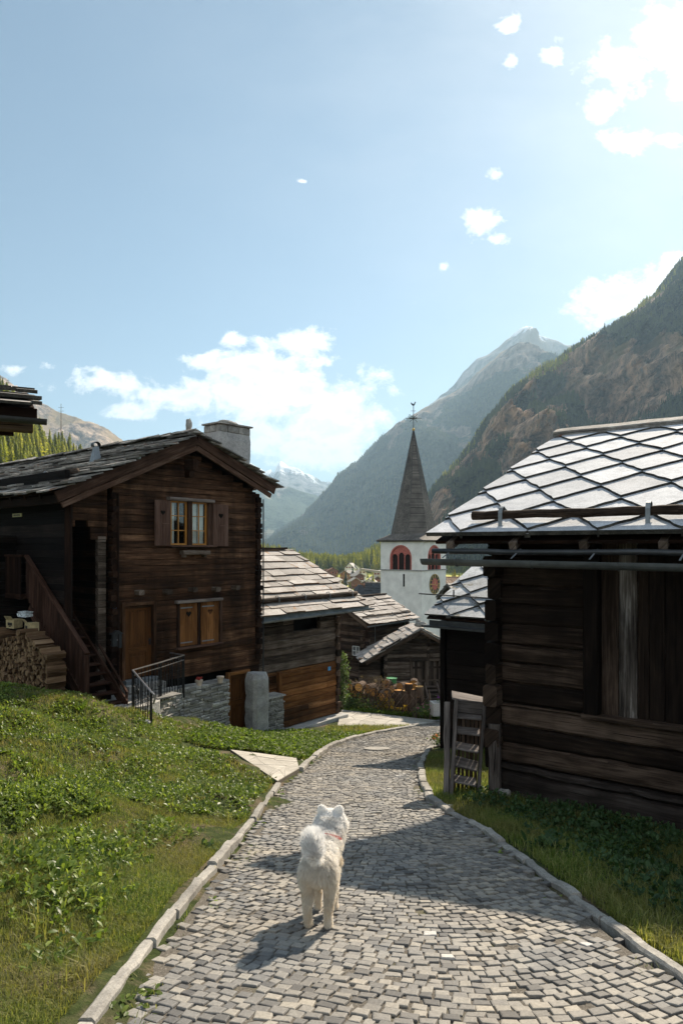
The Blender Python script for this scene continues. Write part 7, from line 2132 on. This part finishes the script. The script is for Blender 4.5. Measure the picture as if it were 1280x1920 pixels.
# bright strip of ground cover by the barn and house foot
def strip(xx,yy): return left_ok(xx,yy)&(yy>14.2)&(xx>-3.6)
xx,yy,rg1=seed_pts(1700,-3.4,1,14,22,strip,6); 
M['weed_bright']=leaf_mat('bright_leaves',(.07,.12,.02),(.13,.20,.03),(.22,.29,.06),trans=.45)
tag(leaves('ground_cover',xx,yy,rg1,.095,'weed_bright',n_per=7,up=.6,rise=.7),kind='stuff')
# right verge, in the shade
def right_ok(xx,yy): return (xx>xr(yy)+.17)&~in_right(xx,yy)&(xx<.62*yy+2.2)&(yy<16.6)
xx,yy,rg1=seed_pts(115000,.8,8,2.4,16,right_ok,7,lambda x,y:np.clip(.7+nz(x,y,1.4,2),.2,1)); tag(blades('grass',xx,yy,rg1,.085,.003,'grass',lean=.8),kind='stuff')
def rw(xx,yy):
    e=np.clip((xx-xr(yy)-.45)/.7,0,1)*np.clip((yy-3.2)/1.5,0,1)*(yy<10.3); return np.clip((.75+.9*nz(xx,yy,1.2,4))*e,0,1)
xx,yy,rg1=seed_pts(3200,1,8,3.5,10.4,right_ok,8,rw); tag(leaves('weeds',xx,yy,rg1,.066,'weed_dark',n_per=8,up=.7,rise=1.5,elong=2.1),kind='stuff')
# weeds in the margins of the street
def marg(xx,yy):
    a=(np.abs(xx-xl(yy)-.03)<np.where(yy<7,.17,.09))|(np.abs(xx-xr(yy)-.02)<.14); return a&(yy<22)
xx,yy,rg1=seed_pts(26000,-3,4,3.0,20,marg,9,lambda x,y:np.clip(nz(x,y,1.0,14)*3.0-.1,0,1)**1.2); tag(blades('grass_in_margin',xx,yy,rg1,.055,.0028,'grass',lean=1.0,dz=-.03),kind='stuff')
xx,yy,rg1=seed_pts(900,-3,4,3.0,18,marg,10,lambda x,y:np.clip(nz(x,y,1.3,22)*3.5-.2,0,1)); tag(leaves('weeds_in_margin',xx,yy,rg1,.05,'weed',n_per=6,dz=-.03),kind='stuff')
# grass by the garden fence and between path and street
def far_ok(xx,yy): return (xx>-0.5)&(xx<5.2)&(yy>19.8)&(yy<27.5)&(xx<xl(np.minimum(yy,24.9))-.15)
def inpath(xx,yy):
    return (yy>22.2+.25*np.clip(xx-.2,0,9))&(yy<25.2+.0*xx)
xx,yy,rg1=seed_pts(16000,-.6,5.5,19.5,27.5,lambda x,y:far_ok(x,y)&~inpath(x,y),11); tag(blades('grass',xx,yy,rg1,.10,.009,'grass',lean=.7),kind='stuff')
xx,yy,rg1=seed_pts(1300,-.3,4.5,25.2,26.2,lambda x,y:(x/y<.145),12); tag(leaves('ground_cover',xx,yy,rg1,.13,'weed_bright',n_per=6,up=.7,rise=1.2),kind='stuff')
# individual large-leaved plants that stand out on the bank
random.seed(6)
def bigplant(px,py,sc_,lab,seed,mat='weed_bright',long=True,n=34):
    # intersect the view ray with the bank
    lo,hi=2.,20.
    for _ in range(50):
        m_=(lo+hi)/2; p=P(px,py,m_)
        if p.z>gz(p.x,p.y): lo=m_
        else: hi=m_
    p=P(px,py,lo); e=empty('broadleaf_plant',(p.x,p.y,gz(p.x,p.y)),0,lab,'plant'); rg_=np.random.default_rng(seed)
    V_,F__,Rn=[],[],[]
    for k in range(n):
        a=rg_.uniform(0,6.28); el_=rg_.uniform(.25,1.2); L=sc_*rg_.uniform(.6,1.2); w=L*(.20 if long else .3); x0,y0=rg_.normal(0,sc_*.35,2)
        pts=[];
        for j in range(5):
            t_=j/4; r_=L*t_; zz=math.sin(el_)*r_-.45*L*t_*t_*math.cos(el_); wr_=w*math.sin(math.pi*min(.97,t_*.9+.1))
            c=np.array([x0+math.cos(a)*math.cos(el_)*r_,y0+math.sin(a)*math.cos(el_)*r_,zz]); s=np.array([-math.sin(a),math.cos(a),0])*wr_
            pts+=[c-s+np.array([0,0,wr_*.35]),c,c+s+np.array([0,0,wr_*.35])]
        b=len(V_); V_+=pts; q=rg_.random()
        for j in range(4):
            F__+=[(b+j*3,b+j*3+1,b+j*3+4,b+j*3+3),(b+j*3+1,b+j*3+2,b+j*3+5,b+j*3+4)]; Rn+=[q,q]
    npmesh('leaves',np.array(V_),np.array(F__),mat,Rn,parent=e)
bigplant(250,1402,.20,'largest clump of long bright leaves near the top of the grassy bank',1,n=46)
bigplant(150,1330,.17,'leafy clump at the crest of the bank in front of the firewood',2)
bigplant(195,1322,.16,'low leafy plant right beside the foot of the timber staircase',3)
bigplant(300,1545,.12,'rounded leafy clump in the middle of the bank above the bare soil patch',4,n=60,long=False)
bigplant(105,1640,.13,'bright leafy clump low on the left side of the bank',5,n=60,long=False)
bigplant(385,1590,.10,'grey-green spiky plant close to the left kerb',6,'vine_leaf',n=40)
bigplant(265,1480,.11,'small leafy clump on the bank below the largest one',7,n=50,long=False)
bigplant(575,1432,.11,'dark green tuft at the corner of the stone apron beside the kerb',8,'weed',n=50)
bigplant(1020,1590,.15,'arching grassy clump on the shaded verge by the right kerb',9,'weed_dark',n=60)
bigplant(985,1520,.15,'shaded leafy plant at the foot of the storehouse base log',10,'weed_dark',n=60,long=False)
bigplant(880,1500,.10,'small leafy plant growing under the plank steps',11,'weed',n=50,long=False)
bigplant(1110,1560,.15,'dark leafy clump against the pale base log at the right',12,'weed_dark',n=60,long=False)
bigplant(330,1325,.10,'creeping plant hanging over the sunny retaining wall',13,'vine_leaf',n=80,long=False)
# stones lying about
def stone(px,py,r_,lab,mat='wall_stone'):
    lo,hi=2.,26.
    for _ in range(50):
        m_=(lo+hi)/2; p=P(px,py,m_)
        if p.z>gz(p.x,p.y): lo=m_
        else: hi=m_
    p=P(px,py,lo); mb=MB(); mb.ell((0,0,r_*.3),(r_,r_*.7,r_*.5),9,6,jit=.12); o=mb.build('stone',mat); o.location=(p.x,p.y,gz(p.x,p.y)); tag(o,lab,'stone')
stone(274,1357,.11,'grey stone lying in the weeds below the iron railing')
stone(506,1380,.12,'pale flat stone at the foot of the rough pillar')
stone(843,1515,.06,'small white stone beside the right kerb near the plank steps','flag')
# round cover plate in the street
p=gp(706,1405); mb=MB(); mb.tube([(0,0,0),(0,0,.012)],.32,24); o=mb.build('manhole_cover','kerb'); o.location=(p.x,p.y,p.z+.018); o.rotation_euler=(math.atan(-.17),0,0); tag(o,'pale round cover plate set in the cobbles at the bend','manhole cover')
# ================================================================ SKY, SUN, AIR, CAMERA
SAZ=math.radians(30); SEL=math.radians(36)
sun=bpy.data.lights.new('sun','SUN'); sun.energy=5.0; sun.angle=R(.9); sun.color=(1,.87,.70)
so_=bpy.data.objects.new('sun',sun); COL.objects.link(so_)
sd=V((math.sin(SAZ)*math.cos(SEL),math.cos(SAZ)*math.cos(SEL),math.sin(SEL))); so_.rotation_euler=sd.to_track_quat('Z','Y').to_euler()
w=bpy.data.worlds.new('World'); SC.world=w; w.use_nodes=True
t=NT(w.node_tree)
sky=t.add('ShaderNodeTexSky',sky_type='NISHITA'); sky.sun_disc=False; sky.sun_elevation=SEL; sky.sun_rotation=SAZ; sky.altitude=1500; sky.air_density=1.0; sky.dust_density=1.2; sky.ozone_density=1.0
d=t.add('ShaderNodeTexCoord').outputs['Generated']
s=t.add('ShaderNodeSeparateXYZ'); t.put(s.inputs[0],d)
yy_=t.math('MAXIMUM',s.outputs[1],.02)
u=t.math('DIVIDE',s.outputs[0],yy_); v=t.math('DIVIDE',s.outputs[2],yy_)
uv=t.add('ShaderNodeCombineXYZ',{'X':u,'Y':v}).outputs[0]
wrp=t.add('ShaderNodeTexNoise',{'Scale':5.5,'Detail':7,'Roughness':.6}); t.put(wrp.inputs['Vector'],uv)
wv_=t.add('ShaderNodeVectorMath',operation='SUBTRACT'); t.put(wv_.inputs[0],wrp.outputs['Color']); wv_.inputs[1].default_value=(.5,.5,.5)
uvw=t.vadd(uv,t.vmul(wv_.outputs[0],(.075,.055,0)))
CL=[(530,742,225,75,1.1),(480,695,125,45,1),(620,800,140,70,1.1),(200,722,110,27,.9),(245,772,62,20,.9),(548,640,85,34,.9),(350,745,120,40,.8),(600,845,130,42,.9),(470,820,100,40,.8),(380,688,55,24,.7),(600,680,50,20,.6),
    (1165,560,110,52,1.1),(1250,545,60,60,1.1),(1160,115,75,55,.9),(1235,60,70,75,1.0),(1265,150,50,40,.8),(1120,190,28,36,.8),(1165,262,55,26,.85),(1250,260,42,16,.8),(900,412,42,34,.85),(938,442,30,18,.7),(833,498,16,13,.7),
    (962,38,24,18,.55),(957,104,16,20,.7),(1048,100,24,26,.75),(932,324,16,16,.5),(432,636,26,18,.6),(30,700,34,12,.6),(95,692,22,14,.6),(560,331,12,6,.5),(772,568,16,6,.5)]
fld=None
for (px,py,ru,rv,wt) in CL:
    a=t.add('ShaderNodeVectorMath',operation='SUBTRACT'); t.put(a.inputs[0],uvw); a.inputs[1].default_value=((px-CX)/F,(HY-py)/F,0)
    b=t.vmul(a.outputs[0],(F/ru,F/rv,0)); l=t.add('ShaderNodeVectorMath',operation='LENGTH'); t.put(l.inputs[0],b)
    q=t.math('MULTIPLY_ADD',l.outputs['Value'],-wt,wt)
    fld=q if fld is None else t.math('MAXIMUM',fld,q)
n1=t.add('ShaderNodeTexNoise',{'Scale':15,'Detail':14,'Roughness':.66,'Distortion':.3}); t.put(n1.inputs['Vector'],t.vmul(uv,(1,1.5,1)))
n3_=t.noise(uvw,48,10,.7,.4)
n2=t.add('ShaderNodeTexNoise',{'Scale':9,'Detail':6,'Roughness':.55}); t.put(n2.inputs['Vector'],t.vmul(t.vadd(uv,(.013,-.02,0)),(1,1.8,1)))
m_=t.math('ADD',fld,t.math('ADD',t.math('MULTIPLY_ADD',n1.outputs[0],2.9,-1.45),t.math('MULTIPLY_ADD',n3_,.8,-.42)))
mask=t.ramp(m_,[(.02,0),(.20,.32),(.45,.82),(.8,1)],'LINEAR')
front=t.math('GREATER_THAN',s.outputs[1],.05)
# unseen broken clouds added behind the camera as fill light for shaded facades
rn=t.noise(t.vmul(d,(1,1,2.2)),2.6,9,.6,.3); rm=t.ramp(rn,[(.40,0),(.52,1)]); rb_=t.ramp(s.outputs[1],[(0,0),(1,0)]); back_fill=t.math('MULTIPLY',t.math('MULTIPLY_ADD',s.outputs[1],-3.0,-.1,clamp=True),.68)
mask=t.math('ADD',t.math('MULTIPLY',mask,front),t.math('MULTIPLY',rm,back_fill))
# cloud shade: bright lit rims, slightly grey bellies
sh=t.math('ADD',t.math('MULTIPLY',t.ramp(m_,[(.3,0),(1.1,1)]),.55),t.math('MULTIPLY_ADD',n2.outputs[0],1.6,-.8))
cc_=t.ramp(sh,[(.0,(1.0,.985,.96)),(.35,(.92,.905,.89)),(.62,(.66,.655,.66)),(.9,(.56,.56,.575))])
# cirrus veil toward the sun
dn=t.add('ShaderNodeVectorMath',operation='DOT_PRODUCT'); t.put(dn.inputs[0],d); dn.inputs[1].default_value=tuple(sd)
glow=t.ramp(dn.outputs['Value'],[(.74,0),(.88,.30),(.96,.8),(1,1)])
veil=t.math('MULTIPLY',t.ramp(t.noise(t.vmul(uv,(1,2.2,1)),3.2,6,.6),[(.35,.25),(.75,1)]),glow)
bgS=t.add('ShaderNodeBackground',{'Strength':.056}); 
skc=t.mix(1,t.mix(.12,sky.outputs[0],(4.2,5.0,5.4)),(.90,1.0,.98),'MULTIPLY')
t.put(bgS.inputs[0],skc)
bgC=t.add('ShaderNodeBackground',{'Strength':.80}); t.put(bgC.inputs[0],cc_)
bgV=t.add('ShaderNodeBackground',{'Color':(1,.97,.93,1),'Strength':.7})
mx0=t.n.new('ShaderNodeMixShader'); t.put(mx0.inputs[0],t.math('MULTIPLY',veil,.22)); t.l.new(bgS.outputs[0],mx0.inputs[1]); t.l.new(bgV.outputs[0],mx0.inputs[2])
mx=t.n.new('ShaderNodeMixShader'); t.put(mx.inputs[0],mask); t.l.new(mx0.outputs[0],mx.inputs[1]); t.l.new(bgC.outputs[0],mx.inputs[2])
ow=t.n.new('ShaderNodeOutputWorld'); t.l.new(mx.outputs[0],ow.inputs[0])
w.cycles.sampling_method='MANUAL'; w.cycles.sample_map_resolution=1024
# the air
HZ=1
if HZ:
    mb=MB(); x0,x1,y0,y1,z0,z1=-6600,6600,-3000,10400,-140,1480
    mb.box(((x0+x1)/2,(y0+y1)/2,(z0+z1)/2),(x1-x0,y1-y0,z1-z0)); hz=mb.build('haze','white')
    m=bpy.data.materials.new('air'); m.use_nodes=True; tt=NT(m.node_tree); hz.data.materials.clear(); hz.data.materials.append(m)
    pv=tt.add('ShaderNodeVolumePrincipled',{'Color':(.52,.77,1,1),'Density':1.25e-4,'Anisotropy':.25}); o=tt.n.new('ShaderNodeOutputMaterial'); tt.l.new(pv.outputs[0],o.inputs['Volume']); tag(hz,kind='stuff')
cam=bpy.data.cameras.new('camera'); co_=bpy.data.objects.new('camera',cam); COL.objects.link(co_)
cam.sensor_fit='VERTICAL'; cam.sensor_height=36; cam.lens=24; cam.shift_y=65/1920; co_.location=(0,0,0); co_.rotation_euler=(R(90),0,0); cam.clip_start=.05; cam.clip_end=60000
SC.camera=co_
SC.render.engine='CYCLES'; cy_=SC.cycles; cy_.use_denoising=True; cy_.max_bounces=8; cy_.transparent_max_bounces=8; cy_.volume_bounces=0
SC.view_settings.view_transform='Standard'; SC.view_settings.look='None'; SC.view_settings.exposure=1.10; SC.view_settings.gamma=1
